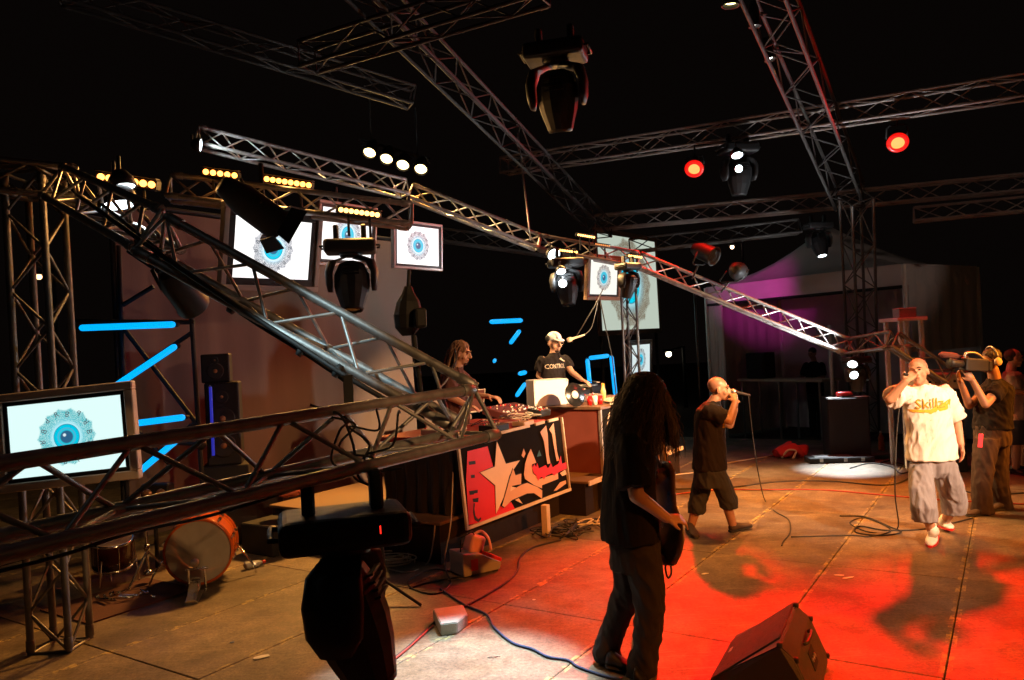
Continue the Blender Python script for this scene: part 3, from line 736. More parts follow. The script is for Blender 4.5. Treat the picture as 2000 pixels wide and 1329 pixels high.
moving_head('added moving head light out of frame above the near left of the stage', Vector((-1.9, 1.9, 4.6)), 0.45, 0.2, 0.5, lens=E_COOL, light=((0.62, 0.92, 1.0), 420, 13, 0.9), target=P(675, 725, 3.95))  # unseen lamp, added to brighten the near rising truss
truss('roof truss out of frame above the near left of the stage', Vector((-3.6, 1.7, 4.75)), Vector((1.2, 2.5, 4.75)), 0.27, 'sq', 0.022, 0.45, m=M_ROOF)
moving_head('moving head light under the low end of the bright truss', P(1672, 690, 11.0), 0.36, 0.2, 0.1)
# lit pods showing as small white discs on the moving lights
def pod(label, x, y, d, r, mt, aimv=Vector((-0.1, -1, -0.3)), light=None, tg=None):
    p = P(x, y, d)
    t = thing('pin_spot', label, 'stage light', p, None)
    M = along(p, p + aimv)
    obj('can', lathem(M, [(r * 0.6, -r * 1.5), (r * 1.1, -r * 0.8), (r * 1.25, 0.0), (r * 1.05, 0.005)], 16, True, False), M_BLACKP, t)
    obj('lens', lathem(M, [(r * 1.05, -0.004), (r * 0.6, 0.004), (0.003, 0.006)], 16, False, True), mt, t)
    rod('bracket', p - aimv.normalized() * r * 1.4, p - aimv.normalized() * r * 1.4 + ZV * r * 1.5, 0.012, M_BLACKP, t)
    if light: spot('lamp', p + aimv.normalized() * 0.05, tg, light[0], light[1], light[2], t, 0.5, r)
pod('white disc of light on the moving light between the red lamps', 1443, 330, 11.1, 0.05, E_COOL)
pod('white glare above the disc between the red lamps', 1440, 304, 11.1, 0.075, E_COOL, Vector((0, -0.5, -1)))
pod('white round lens below the red truss', 1099, 554, 10.8, 0.055, E_COOL)
pod('white glare above the round lens below the red truss', 1096, 531, 10.8, 0.06, E_COOL, Vector((0.1, -0.6, -0.8)), ((0.85, 0.96, 1.0), 160, 150), P(1040, 470, 11.3))
pod('bright white glare on the underside of the red truss', 1082, 498, 11.2, 0.09, E_COOL, Vector((0.3, -0.7, -0.5)))
pod('white round lens under the bright truss low end', 1668, 733, 10.7, 0.055, E_COOL)
pod('white glare above the lens at the bright truss low end', 1665, 712, 10.7, 0.06, E_COOL, Vector((-0.2, -0.6, 0.5)), ((0.9, 0.97, 1.0), 420, 150), P(1600, 640, 10.6))
pod('cool white lamp lighting the near corner of the rising truss', 240, 366, 5.2, 0.075, E_COOL, Vector((0.25, -0.08, -1)), ((0.72, 0.93, 1.0), 420, 60), P(660, 700, 4.0))
pod('cool white lamp below the seven amber bulbs', 232, 401, 5.2, 0.105, E_COOL, Vector((0.2, -0.06, -1)))
pod('cool white lamp at the upper end of the dark sloping truss', 392, 284, 9.0, 0.07, E_COOL, Vector((0.9, 0.15, -0.15)), ((0.85, 0.97, 1.0), 45, 120), P(470, 290, 9.3))
# small lamp on a pole clamped to the near corner, and a dark tripod behind the silhouetted light
st = thing('clamp_lamp', 'black lamp on a pole clamped to the near truss corner', 'stage light', P(827, 805, 3.9))
rod('pole', P(827, 805, 3.9), P(808, 655, 3.9), 0.013, M_BLACK, st)
bm = bmesh.new(); loft(bm, [(P(797, y, 3.9), Vector((a, 0, 0)), Vector((0, a * 0.9, 0))) for y, a in ((560, 0.02), (575, 0.035), (590, 0.06), (615, 0.075), (640, 0.066), (656, 0.03))], 12)
obj('lamp_body', tomesh(bm, False), M_BLACK, st)
obj('lamp_head', box(frame(Vector((1, 0.3, 0)), ZV, P(819, 622, 3.85)), 0.06, 0.10, 0.10, 0.014), M_BLACK, st)
rod('top_stem', P(797, 565, 3.9), P(799, 528, 3.9), 0.010, M_BLACK, st)
tp0 = G(752, 1172); ts = thing('tripod_stand', 'black tripod stand half hidden by the silhouetted light', 'stand', tp0)
rod('pole', tp0 + ZV * 0.1, tp0 + ZV * 0.75, 0.014, M_BLACK, ts)
for q in (G(822, 1182, 0.012), G(705, 1215, 0.012), G(735, 1120, 0.012)): rod('leg', tp0 + ZV * 0.16, q, 0.012, M_BLACK, ts)

# ================================================================== BLUE TUBES
E_BLUE = em('blue_tube', (0.0, 0.40, 1.0), 1.25)
def light_tube(label, a, b, d, r=0.028):
    A, B = P(*a, d), P(*b, d)
    t = thing('light_tube', label, 'light tube', A.lerp(B, 0.5), 'blue light tubes')
    ax = (B - A).normalized()
    bm = bmesh.new(); pts = [A, A + ax * r * 0.35, A + ax * r, B - ax * r, B - ax * r * 0.35, B]
    tube(bm, pts, [r * 0.3, r * 0.75, r, r, r * 0.75, r * 0.3], 10)
    obj('tube', tomesh(bm, True), E_BLUE, t)
    bk_ = Vector((0, r * 1.8, 0))
    rod('batten', A + bk_, B + bk_, r * 0.7, M_BLACK, t)
    for q in (A, B): rod('end_cap', q - ax * 0.0 + bk_ * 1.1, q, r * 0.5, M_BLACK, t)
L_ = [('long level blue tube at the left', (155, 641), (343, 634), 7.8, 0.034), ('blue tube slanting up behind the low screen', (205, 768), (345, 675), 7.8, 0.033),
      ('short level blue tube right of the low screen', (228, 832), (362, 815), 7.8, 0.034), ('lowest slanting blue tube right of the low screen', (262, 930), (354, 853), 7.8, 0.032),
      ('level blue tube above the second set of tubes in the middle', (956, 629), (1021, 626), 12.5, 0.038), ('slanting blue tube under the level one in the middle', (996, 672), (1016, 645), 12.5, 0.036),
      ('short level blue tube beside the man in the white cap', (1012, 731), (1029, 727), 12.5, 0.038), ('low slanting blue tube beside the man in the white cap', (1008, 775), (1027, 748), 12.5, 0.036),
      ('left upright of the blue tube gate', (1147, 701), (1154, 770), 12.0, 0.034), ('top bar of the blue tube gate', (1150, 700), (1190, 695), 12.0, 0.034), ('right upright of the blue tube gate', (1194, 695), (1202, 772), 12.0, 0.034),
      ('blue glimmer of a tube right of the man with dreadlocks', (964, 709), (968, 701), 12.5, 0.03)]
for l in L_: light_tube(*l)
vt = thing('light_tube', 'dim violet blue tube standing beside the left loudspeaker', 'light tube', P(415, 820, 8.3), 'blue light tubes')
rod('tube', P(411, 756, 8.3), P(417, 890, 8.3), 0.016, em('violet_tube', (0.05, 0.06, 0.9), 0.35), vt)
rod('batten', P(407, 752, 8.35), P(413, 894, 8.35), 0.02, M_BLACK, vt)

# ================================================================== DJ RISER AND BOOTHS
RZ = 0.40
def nmbox(n0, n1, m0, m1, z0, z1, bev=0.0):
    return box(frame(NV, ZV, NM((n0 + n1) / 2, (m0 + m1) / 2, (z0 + z1) / 2)), n1 - n0, m1 - m0, z1 - z0, bev, 1)
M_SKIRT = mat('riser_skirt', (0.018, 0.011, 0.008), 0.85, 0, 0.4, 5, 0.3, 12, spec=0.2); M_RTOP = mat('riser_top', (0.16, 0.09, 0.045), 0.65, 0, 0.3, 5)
rs = thing('riser', 'low dark riser under the near booth', 'riser', NM(-5.6, 6.7, 0))
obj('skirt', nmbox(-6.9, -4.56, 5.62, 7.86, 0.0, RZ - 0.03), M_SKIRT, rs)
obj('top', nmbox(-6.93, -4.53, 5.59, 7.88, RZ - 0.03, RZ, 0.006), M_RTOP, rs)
rs = thing('riser', 'low dark riser under the far booth', 'riser', NM(-5.4, 9.4, 0))
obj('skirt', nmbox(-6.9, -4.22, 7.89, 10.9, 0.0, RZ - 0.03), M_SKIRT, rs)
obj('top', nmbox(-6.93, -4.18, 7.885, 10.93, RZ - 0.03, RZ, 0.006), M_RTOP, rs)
obj('edge_trim', nmbox(-4.178, -4.16, 7.9, 10.93, RZ - 0.05, RZ + 0.004), M_CREAM, rs)

# near booth
TZ = 1.15
b1 = thing('dj_booth', 'near booth draped in black behind the red and black banner', 'booth', NM(-4.9, 6.7, RZ))
obj('drape', sheet(NM(-4.55, 5.86), NM(-5.45, 5.86), RZ + 0.005, TZ - 0.05, 40, 14, 0.02), M_DRAPE, b1)
obj('carcass', nmbox(-5.45, -4.58, 5.92, 7.52, RZ, TZ - 0.05), M_DRAPE, b1)
obj('table_top', nmbox(-5.50, -4.52, 5.84, 7.58, TZ - 0.05, TZ, 0.006), mat('red_table_cloth', (0.32, 0.03, 0.02), 0.7, 0, 0.25, 6, 0.2, 20), b1)
# banner
BC, BYAW, BW, BH = Vector((-0.007, 7.985, 0.749)), 0.894, 1.697, 0.80
MB_ = pose(BC, BYAW, -0.048, -0.038)
MBI = MB_.inverted(); BN = MB_.to_3x3() @ Vector((0, -1, 0))
def bpt(cx, cy, off):
    r = ray(860 + cx * 0.2257, 780 + cy * 0.2257)
    k = (BC - CAM).dot(BN) / r.dot(BN)
    return CAM + r * k + BN * off
bn = thing('banner', 'red and black graffiti banner with a cream star on the near booth', 'banner', BC - ZV * 0.4)
obj('board', box(MB_ @ Matrix.Translation((0, 0.014, 0)), BW, 0.022, BH, 0.003, 1), mat('banner_black', (0.010, 0.008, 0.007), 0.85, 0, 0.4, 6, 0.2, 18, spec=0.05), bn)
def patch(name, pts, off, m):
    bm = bmesh.new()
    f = bm.faces.new([bm.verts.new(bpt(x, y, off)) for x, y in pts])
    bmesh.ops.triangulate(bm, faces=[f])
    r = bmesh.ops.solidify(bm, geom=bm.faces[:], thickness=-0.0015)
    return obj(name, tomesh(bm), m, bn)
B_RED = mat('banner_red', (0.62, 0.012, 0.010), 0.45, 0, 0.1, 8, 0.15, 14)
B_CREAM = mat('banner_cream', (0.72, 0.50, 0.34), 0.5, 0, 0.08, 8, 0.15, 14)
B_TAN = mat('banner_tan', (0.62, 0.34, 0.19), 0.5, 0, 0.1, 8, 0.15, 14)
B_INK = mat('banner_ink', (0.012, 0.010, 0.010), 0.4)
patch('red_field', [(232, 452), (405, 408), (455, 590), (475, 740), (500, 880), (520, 930), (610, 890), (645, 955), (300, 1075), (243, 1088), (220, 700)], 0.006, B_RED)
def grow(pts, k):
    cx = sum(p[0] for p in pts) / len(pts); cy_ = sum(p[1] for p in pts) / len(pts)
    return [(x + (x - cx) / math.hypot(x - cx, y - cy_) * k, y + (y - cy_) / math.hypot(x - cx, y - cy_) * k) for x, y in pts]
STAR = [(482, 365), (560, 560), (680, 530), (590, 660), (540, 850), (475, 990), (468, 745), (338, 635), (465, 585)]
patch('star_outline', grow(STAR, 8), 0.009, B_INK); patch('star', STAR, 0.012, B_CREAM)
E1 = [(525, 920), (545, 850), (590, 690), (620, 600), (640, 660), (690, 645), (688, 735), (610, 750), (590, 800), (690, 742), (740, 725), (830, 760), (870, 790), (870, 860), (800, 812), (740, 815), (660, 850), (610, 872), (545, 935)]
patch('letter_outline', grow(E1, 8), 0.014, B_INK); patch('letter', E1, 0.017, B_TAN)
patch('letter_gap', [(592, 800), (600, 755), (645, 765)], 0.019, B_CREAM)
E2 = [(775, 430), (822, 550), (785, 562), (790, 640), (850, 690), (1010, 640), (1012, 690), (870, 745), (872, 772), (800, 742), (725, 690), (715, 650), (725, 560), (750, 480)]
patch('letter', E2, 0.014, B_TAN)
patch('letter', [(908, 228), (922, 300), (932, 480), (946, 555), (920, 562), (890, 360), (858, 285), (885, 255)], 0.011, B_TAN)
patch('letter', [(973, 208), (985, 300), (1003, 450), (1024, 532), (1000, 535), (975, 400), (960, 300), (936, 262)], 0.011, B_TAN)
patch('letter', [(715, 428), (731, 470), (715, 508), (697, 488)], 0.011, B_TAN)
patch('letter', [(975, 795), (1030, 720), (1080, 702), (1082, 730), (1000, 790)], 0.011, B_TAN)
patch('letter', [(1030, 640), (1075, 610), (1088, 650), (1050, 665)], 0.011, B_CREAM)
patch('letter', [(640, 872), (672, 858), (706, 906)], 0.011, B_CREAM)
patch('blue_mark', [(850, 440), (868, 490), (830, 498)], 0.011, mat('banner_teal', (0.03, 0.12, 0.14), 0.5))
patch('red_scrawl', [(772, 565), (790, 590), (800, 560), (818, 590), (826, 552), (840, 600), (870, 585), (900, 570), (915, 596), (930, 590), (945, 552), (960, 592), (975, 580), (1010, 560), (1030, 490), (1040, 560), (1078, 545), (1082, 600), (1030, 622), (1000, 640), (972, 662), (955, 640), (905, 662), (885, 694), (868, 672), (850, 680), (835, 706), (815, 655), (795, 640), (785, 600)], 0.020, B_RED)
for pts in ([(242, 540), (298, 532), (300, 562), (244, 570)], [(258, 658), (292, 652), (294, 680), (262, 684)], [(244, 796), (318, 784), (318, 812), (286, 816), (284, 826), (250, 828)], [(274, 862), (326, 852), (322, 892), (280, 892)],
            [(282, 900), (296, 900), (290, 950), (298, 1010), (322, 1040), (346, 1020), (348, 1040), (322, 1066), (290, 1040), (278, 980)]):
    patch('side_letter', pts, 0.009, B_INK)
for nm, sx, sz, a, b in (('left_batten', -1, 0, 0.028, BH + 0.03), ('bottom_batten', 0, -1, BW + 0.06, 0.030), ('right_batten', 1, 0, 0.014, BH)):
    obj(nm, box(MB_ @ Matrix.Translation((sx * (BW + 0.03) / 2, -0.008, sz * (BH + 0.035) / 2)), a, 0.03, b, 0.003, 1), M_CREAM, bn)
for k, u in enumerate((-0.62, -0.30, -0.1, 0.12, 0.45, 0.7)):
    obj('tape_strip', box(MB_ @ Matrix.Translation((u, -0.002, BH / 2 - 0.006)) @ Matrix.Rotation(random.uniform(-0.06, 0.06), 4, 'Y'), random.uniform(0.14, 0.3), 0.028, 0.03, 0.002, 1), M_CREAM, bn)
# white post under the banner's right end
tag(obj('wooden_post', box(Matrix.Translation(G(1068, 1050) + ZV * 0.17) @ Matrix.Rotation(-0.57, 4, 'Z'), 0.07, 0.07, 0.34, 0.004, 1), M_CREAM), 'short pale post under the right end of the banner', 'post')

# far booth
b2 = thing('dj_booth', 'far booth with a red brown side panel under the white box', 'booth', NM(-4.6, 9.4, RZ))
obj('side_panel', nmbox(-5.15, -4.27, 8.43, 8.47, RZ, 1.18), M_CASE, b2)
obj('corner_strip', nmbox(-4.268, -4.235, 8.42, 8.455, RZ, 1.18), mat('silver_edge', (0.5, 0.4, 0.33), 0.35, 0.6, 0.2, 20), b2)
obj('carcass', nmbox(-5.12, -4.30, 8.475, 10.3, RZ, 1.18), M_BLACK, b2)
obj('table_top', nmbox(-5.45, -4.22, 8.40, 10.34, 1.18, 1.22, 0.006), M_WOOD, b2)
obj('front_cloth', nmbox(-4.29, -4.272, 8.5, 10.28, RZ + 0.02, 1.17), MATS['banner_black'], b2)
for k, (m_, z_, hh, ww, mt) in enumerate(((8.72, 0.92, 0.42, 0.10, B_CREAM), (8.95, 0.95, 0.36, 0.08, B_TAN), (8.85, 0.66, 0.10, 0.16, B_RED), (9.25, 0.85, 0.5, 0.10, B_TAN), (9.05, 0.52, 0.08, 0.10, B_CREAM))):
    bm = bmesh.new(); c = NM(-4.266, m_, z_)
    vs = [c + MV * (ww * math.cos(a) * (0.5 + 0.5 * ((j * 7 + k) % 3) / 2)) + ZV * (hh / 2 * math.sin(a)) for j, a in enumerate([2 * PI * q / 9 for q in range(9)])]
    bm.faces.new([bm.verts.new(v) for v in vs]); bmesh.ops.solidify(bm, geom=bm.faces[:], thickness=0.003)
    obj('painted_stroke', tomesh(bm), mt, b2)

# gear on the near booth
def unit(name, label, cat, px, py, z, wd, dp, ht, m, yaw=None, knobs=0, faders=0, tilt=0.0, slots=0, group=None):
    c = G(px, py, z)
    t = thing(name, label, cat, c, group)
    ax = MV if yaw is None else Vector((math.cos(yaw), math.sin(yaw), 0))
    M = frame(ax, ZV, c) @ Matrix.Rotation(tilt, 4, 'X')
    obj('case', box(M @ Matrix.Translation((0, 0, ht / 2 + 0.004)), wd, dp, ht, min(0.008, ht * 0.2), 1), m, t)
    rnd = random.Random(int(px * 7 + py))
    for k in range(knobs):
        x = -wd * 0.44 + wd * 0.88 * ((k * 0.618) % 1); y = -dp * 0.38 + dp * 0.76 * rnd.random()
        obj('knob', lathem(M @ Matrix.Translation((x, y, ht + 0.002)), [(0.010, 0), (0.010, 0.012), (0.007, 0.018)], 8), rnd.choice((M_CHROME, M_WHITE, M_RED, M_CREAM)), t)
    for k in range(faders):
        obj('fader', box(M @ Matrix.Translation((-wd * 0.42 + wd * 0.84 * k / max(1, faders - 1), -dp * 0.28 + 0.1 * dp * rnd.random(), ht + 0.010)), 0.012, 0.024, 0.014), rnd.choice((M_WHITE, M_CREAM, M_RED)), t)
    for k in range(slots):
        obj('slot', box(M @ Matrix.Translation((-wd * 0.3 + wd * 0.6 * k / max(1, slots - 1), -dp / 2, ht * 0.55)), wd * 0.12, 0.006, ht * 0.3), M_BLACK, t)
    return t
# laptop, seen from behind the lid
lc = G(925, 806, TZ); lp = thing('laptop', 'open laptop with a dark lid in front of the man with dreadlocks', 'laptop', lc)
Ml = frame(MV, ZV, lc)
obj('base', box(Ml @ Matrix.Translation((0, 0.10, 0.012)), 0.34, 0.24, 0.022, 0.004, 1), M_SILVER, lp)
lid = obj('lid', box(Ml @ Matrix.Translation((0, -0.045, 0.16)) @ Matrix.Rotation(0.2, 4, 'X'), 0.36, 0.014, 0.29, 0.005, 1), mat('laptop_lid', (0.10, 0.035, 0.03), 0.4, 0.2, 0.1, 9), lp)
obj('lid_edge', ring_frame(Ml @ Matrix.Translation((0, -0.053, 0.16)) @ Matrix.Rotation(0.2, 4, 'X'), 0.352, 0.282, 0.006, 0.012, -0.004, 0.001), M_CREAM, lid)
unit('mixing_console', 'wide slanted mixing console with rows of knobs on the near booth', 'mixer', 1000, 812, TZ, 0.72, 0.42, 0.09, mat('console_red_black', (0.10, 0.025, 0.02), 0.45), None, 34, 12, 0.22)
unit('effects_unit', 'small black effects box near the front of the near booth', 'effects unit', 965, 843, TZ, 0.30, 0.18, 0.07, M_BLACK, None, 6)
unit('keyboard_controller', 'pale keyboard lying at the left end of the near booth', 'keyboard', 868, 846, TZ, 0.50, 0.22, 0.06, M_CREAM, None, 10, 8)
unit('silver_mixer', 'small silver mixer left of the laptop', 'mixer', 893, 822, TZ, 0.28, 0.24, 0.06, M_SILVER, None, 12)
unit('effects_unit', 'white topped box at the front edge of the near booth', 'effects unit', 1022, 832, TZ, 0.20, 0.16, 0.05, M_CREAM, None, 5)
unit('drum_machine', 'grey drum machine at the right end of the near booth', 'drum machine', 1052, 812, TZ, 0.24, 0.20, 0.08, M_BLACKP, None, 12, 4, 0.15)
def cyl_thing(name, label, cat, base, prof, m, lidm=None):
    t = thing(name, label, cat, base)
    obj('body', lathem(Matrix.Translation(base), prof, 14), m, t)
    if lidm: obj('cap', lathem(Matrix.Translation(base + ZV * prof[-1][1]), [(prof[-1][0] * 1.1, 0.0), (prof[-1][0] * 1.1, 0.025)], 10), lidm, t)
    return t
M_GLASS = mat('clear_plastic', (0.55, 0.55, 0.52), 0.15, 0.0, 0.1, 20)
cyl_thing('plastic_bottle', 'clear bottle at the left end of the near booth', 'bottle', G(857, 848, TZ) + ZV * 0.004, [(0.03, 0), (0.033, 0.02), (0.033, 0.14), (0.012, 0.19), (0.012, 0.21)], M_GLASS, M_WHITE)
# white chair back behind the near booth
ch = thing('chair', 'pale plastic chair back left of the laptop', 'chair', NM(-6.25, 5.75, RZ))
bm = bmesh.new()
cb = P(857, 800, 8.55)
loft(bm, [(cb + ZV * z, (MV * 0.9 + NV * 0.2) * a, NV * 0.025) for z, a in ((-0.22, 0.2), (-0.1, 0.225), (0.05, 0.235), (0.14, 0.22), (0.20, 0.15))], 16)
obj('back', tomesh(bm, True), M_WHITE, ch)
cz = cb.copy(); cz.z = RZ + 0.45
obj('seat', box(frame(MV, ZV, cz + NV * 0.22), 0.42, 0.42, 0.03, 0.01, 1), M_WHITE, ch)
for sx in (-1, 1):
    for sy in (0.04, 0.4):
        q = cz + MV * 0.19 * sx + NV * sy; rod('leg', Vector((q.x, q.y, RZ)), q, 0.016, M_WHITE, ch)
# gear on the far booth
FZ = 1.22
wc = G(1078, 793, FZ); wb_ = thing('flight_case', 'white box blown out by light in front of the man in the white cap', 'case', wc)
Mw = frame(Vector((0.96, 0.28, 0)), ZV, wc)
obj('shell', box(Mw @ Matrix.Translation((0, 0.16, 0.17)), 0.47, 0.34, 0.335, 0.008, 1), M_WHITE, wb_)
for sx in (-1, 1):
    for sz in (0, 1): obj('corner_guard', box(Mw @ Matrix.Translation((sx * 0.222, -0.008, 0.022 + sz * 0.295)), 0.03, 0.012, 0.03, 0.003, 1), M_STEEL, wb_)
rc = G(1124, 796, FZ); rec = thing('vinyl_record', 'black vinyl record with a white label leaning on the white box', 'record', rc)
Mr = frame(Vector((0.82, 0.57, 0)), ZV, rc + ZV * 0.155) @ Matrix.Rotation(PI / 2 - 0.25, 4, 'X')
obj('disc', lathem(Mr, [(0.15, -0.002), (0.152, 0.0), (0.15, 0.002)], 32), mat('vinyl', (0.012, 0.012, 0.012), 0.22, 0, 0.2, 40), rec)
obj('label', lathem(Mr @ Matrix.Translation((0, 0, 0.0028)), [(0.05, -0.0005), (0.05, 0.0005)], 24), M_WHITE, rec); obj('label', lathem(Mr @ Matrix.Translation((0, 0, -0.0028)), [(0.05, -0.0005), (0.05, 0.0005)], 24), M_WHITE, rec)
def turntable(label, px, py):
    c = G(px, py, FZ); t = thing('turntable', label, 'turntable', c)
    M = frame(MV, ZV, c)
    obj('plinth', box(M @ Matrix.Translation((0, 0, 0.10)), 0.45, 0.36, 0.09, 0.01, 1), M_BLACKP, t)
    obj('foot', box(M @ Matrix.Translation((0, 0, 0.028)), 0.38, 0.3, 0.05), M_BLACK, t)
    obj('platter', lathem(M @ Matrix.Translation((-0.05, 0, 0.146)), [(0.165, 0), (0.165, 0.02), (0.15, 0.024)], 28), M_STEEL, t)
    obj('record', lathem(M @ Matrix.Translation((-0.05, 0, 0.172)), [(0.15, 0), (0.15, 0.003)], 28), MATS['vinyl'], t)
    obj('tonearm', tubes([M @ Vector((0.17, 0.12, 0.19)), M @ Vector((0.17, 0.0, 0.20)), M @ Vector((0.10, -0.11, 0.185))], 0.007, 6), M_CHROME, t)
    obj('headshell', box(M @ Matrix.Translation((0.095, -0.12, 0.185)), 0.03, 0.04, 0.015), M_WHITE, t)
turntable('turntable under the hand of the man in the white cap', 1150, 772)
unit('dj_mixer', 'small mixer with chrome knobs behind the leaning record', 'mixer', 1128, 776, FZ, 0.26, 0.3, 0.10, M_BLACKP, None, 16, 4)
unit('cd_player', 'silver player in front of the turntable', 'player', 1160, 783, FZ, 0.30, 0.22, 0.08, M_SILVER, None, 8)
M_CUP = mat('red_cup', (0.6, 0.01, 0.01), 0.35)
for l, x, y, m_ in (('red paper cup left of the white cup on the far booth', 1152, 792, M_CUP), ('white cup between the two red cups', 1162, 791, M_WHITE), ('red paper cup right of the white cup on the far booth', 1172, 790, M_CUP)):
    cyl_thing('paper_cup', l, 'cup', G(x, y, FZ) + ZV * 0.002, [(0.028, 0), (0.038, 0.11), (0.035, 0.108)], m_)
cyl_thing('drink_bottle', 'small bottle of yellow drink on the far booth', 'bottle', G(1179, 782, FZ) + ZV * 0.002, [(0.035, 0), (0.035, 0.12), (0.02, 0.17), (0.02, 0.2)], mat('yellow_drink', (0.75, 0.55, 0.2), 0.2), mat('yellow_cap', (0.75, 0.35, 0.02), 0.4))
hp = thing('crumpled_cloth', 'crumpled pale cloth at the right end of the far booth', 'cloth', G(1205, 787, FZ))
bm = bmesh.new(); bmesh.ops.create_icosphere(bm, subdivisions=3, radius=0.13, matrix=Matrix.Translation(G(1205, 787, FZ) + ZV * 0.03) @ Matrix.Diagonal((1.3, 1, 0.3, 1)))
for v in bm.verts: v.co += Vector((random.uniform(-1, 1), random.uniform(-1, 1), random.uniform(-0.5, 0.8))) * 0.016
obj('fold', tomesh(bm), M_CREAM, hp)
# microphone on a boom stand
ms = thing('microphone_stand', 'boom stand holding a microphone before the man in the white cap', 'microphone stand', NM(-4.9, 9.3, FZ))
md = 9.6
obj('mast', tubes([P(1205, 788, md), P(1196, 700, md), P(1183, 640, md), P(1172, 585, md)], 0.008, 6), M_BLACK, ms)
obj('boom', tubes([P(1178, 565, md), P(1160, 600, md), P(1126, 657, md)], 0.007, 6), M_ALUD, ms)
obj('lead', tubes(crom([P(1168, 588, md), P(1160, 625, md), P(1152, 645, md), P(1134, 660, md)]), 0.005, 6), M_ALUD, ms)
obj('microphone', lathem(along(P(1142, 654, md), P(1112, 664, md)), [(0.010, 0), (0.014, 0.1), (0.018, 0.165), (0.030, 0.178), (0.034, 0.20), (0.026, 0.228), (0.008, 0.236)], 14), M_CREAM, ms)
obj('base', lathem(Matrix.Translation(P(1205, 788, md)) @ Matrix.Translation((0, 0, -0.01)), [(0.10, 0), (0.10, 0.012), (0.02, 0.02)], 16), M_STEEL, ms)
# low boxes and monitor by the riser
mb = thing('floor_speaker', 'small wooden floor speaker beside the riser right end', 'speaker', G(1165, 1000))
Mk = frame(NV, ZV, G(1165, 995))
obj('cabinet', box(Mk @ Matrix.Translation((0, 0.1, 0.2)), 0.30, 0.28, 0.40, 0.01, 1), M_WOOD, mb)
obj('grille', box(Mk @ Matrix.Translation((0, -0.045, 0.2)), 0.26, 0.01, 0.36), M_BLACK, mb)

# ================================================================== LEFT SIDE GEAR
def speaker_box(t, M, wd, dp, ht, cones):
    obj('cabinet', box(M @ Matrix.Translation((0, 0, ht / 2)), wd, dp, ht, 0.012, 1), M_BLACK, t)
    obj('baffle', box(M @ Matrix.Translation((0, -dp / 2 - 0.004, ht / 2)), wd - 0.04, 0.01, ht - 0.04), M_BLACKP, t)
    for z, r in cones:
        Mc = M @ Matrix.Translation((0, -dp / 2 - 0.009, z)) @ Matrix.Rotation(PI / 2, 4, 'X')
        c = obj('cone', lathem(Mc, [(r, 0), (r * 1.02, 0.008), (r * 0.9, 0.01), (r * 0.3, -0.0 + 0.004), (r * 0.05, 0.006)], 20, False, True), M_RUBBER, t)
        obj('dust_cap', lathem(Mc @ Matrix.Translation((0, 0, 0.006)), [(r * 0.26, 0), (r * 0.2, r * 0.1), (0.003, r * 0.14)], 14, False, True), mat('cap_amber', (0.30, 0.14, 0.05), 0.4), c)
yw = 0.25
fx = Vector((math.cos(yw), math.sin(yw), 0))
c0 = P(443, 905, 8.7); t = thing('speaker_stand_box', 'black riser case under the left loudspeakers', 'case', Vector((c0.x, c0.y, 0)))
obj('case', box(frame(fx, ZV, Vector((c0.x, c0.y, c0.z / 2))), 0.5, 0.45, c0.z - 0.002, 0.01, 1), M_BLACK, t)
t = thing('loudspeaker', 'tall black loudspeaker standing before the brown backdrop', 'loudspeaker', c0); speaker_box(t, frame(fx, ZV, c0), 0.36, 0.36, 0.92, ((0.22, 0.13), (0.52, 0.13), (0.76, 0.07)))
c1 = P(425, 747, 8.7); t = thing('loudspeaker', 'smaller black loudspeaker on top of the tall one', 'loudspeaker', c1); speaker_box(t, frame(fx, ZV, c1), 0.30, 0.30, 0.32, ((0.13, 0.09), (0.25, 0.04)))
tag(obj('black_board', box(frame(Vector((1, 0.2, 0)), ZV, P(681, 770, 3.6)), 0.045, 0.05, 0.18, 0.003, 1), M_BLACKP), 'narrow black upright block between the two arms of the near truss', 'strut')
# four lamp blinder
bc_ = P(302, 982, 7.6); t = thing('blinder_light', 'four lamp blinder glowing dimly behind the drums', 'stage light', bc_)
Mq = frame(Vector((1, -0.12, 0)), ZV, bc_)
obj('housing', box(Mq @ Matrix.Translation((0, 0.06, 0)), 0.30, 0.12, 0.36, 0.015, 1), M_BLACK, t)
for sx in (-1, 1):
    for sz in (-1, 1):
        Mc = Mq @ Matrix.Translation((sx * 0.072, -0.002, sz * 0.085)) @ Matrix.Rotation(PI / 2, 4, 'X')
        obj('lamp', lathem(Mc, [(0.052, 0), (0.048, 0.012), (0.03, 0.022), (0.003, 0.026)], 18, False, True), mat('amber_reflector', (0.55, 0.26, 0.12), 0.3, 0.5, 0.2, 30), t)
rod('stand', bc_ - ZV * 0.18, Vector((bc_.x, bc_.y, 0)), 0.02, M_BLACK, t)

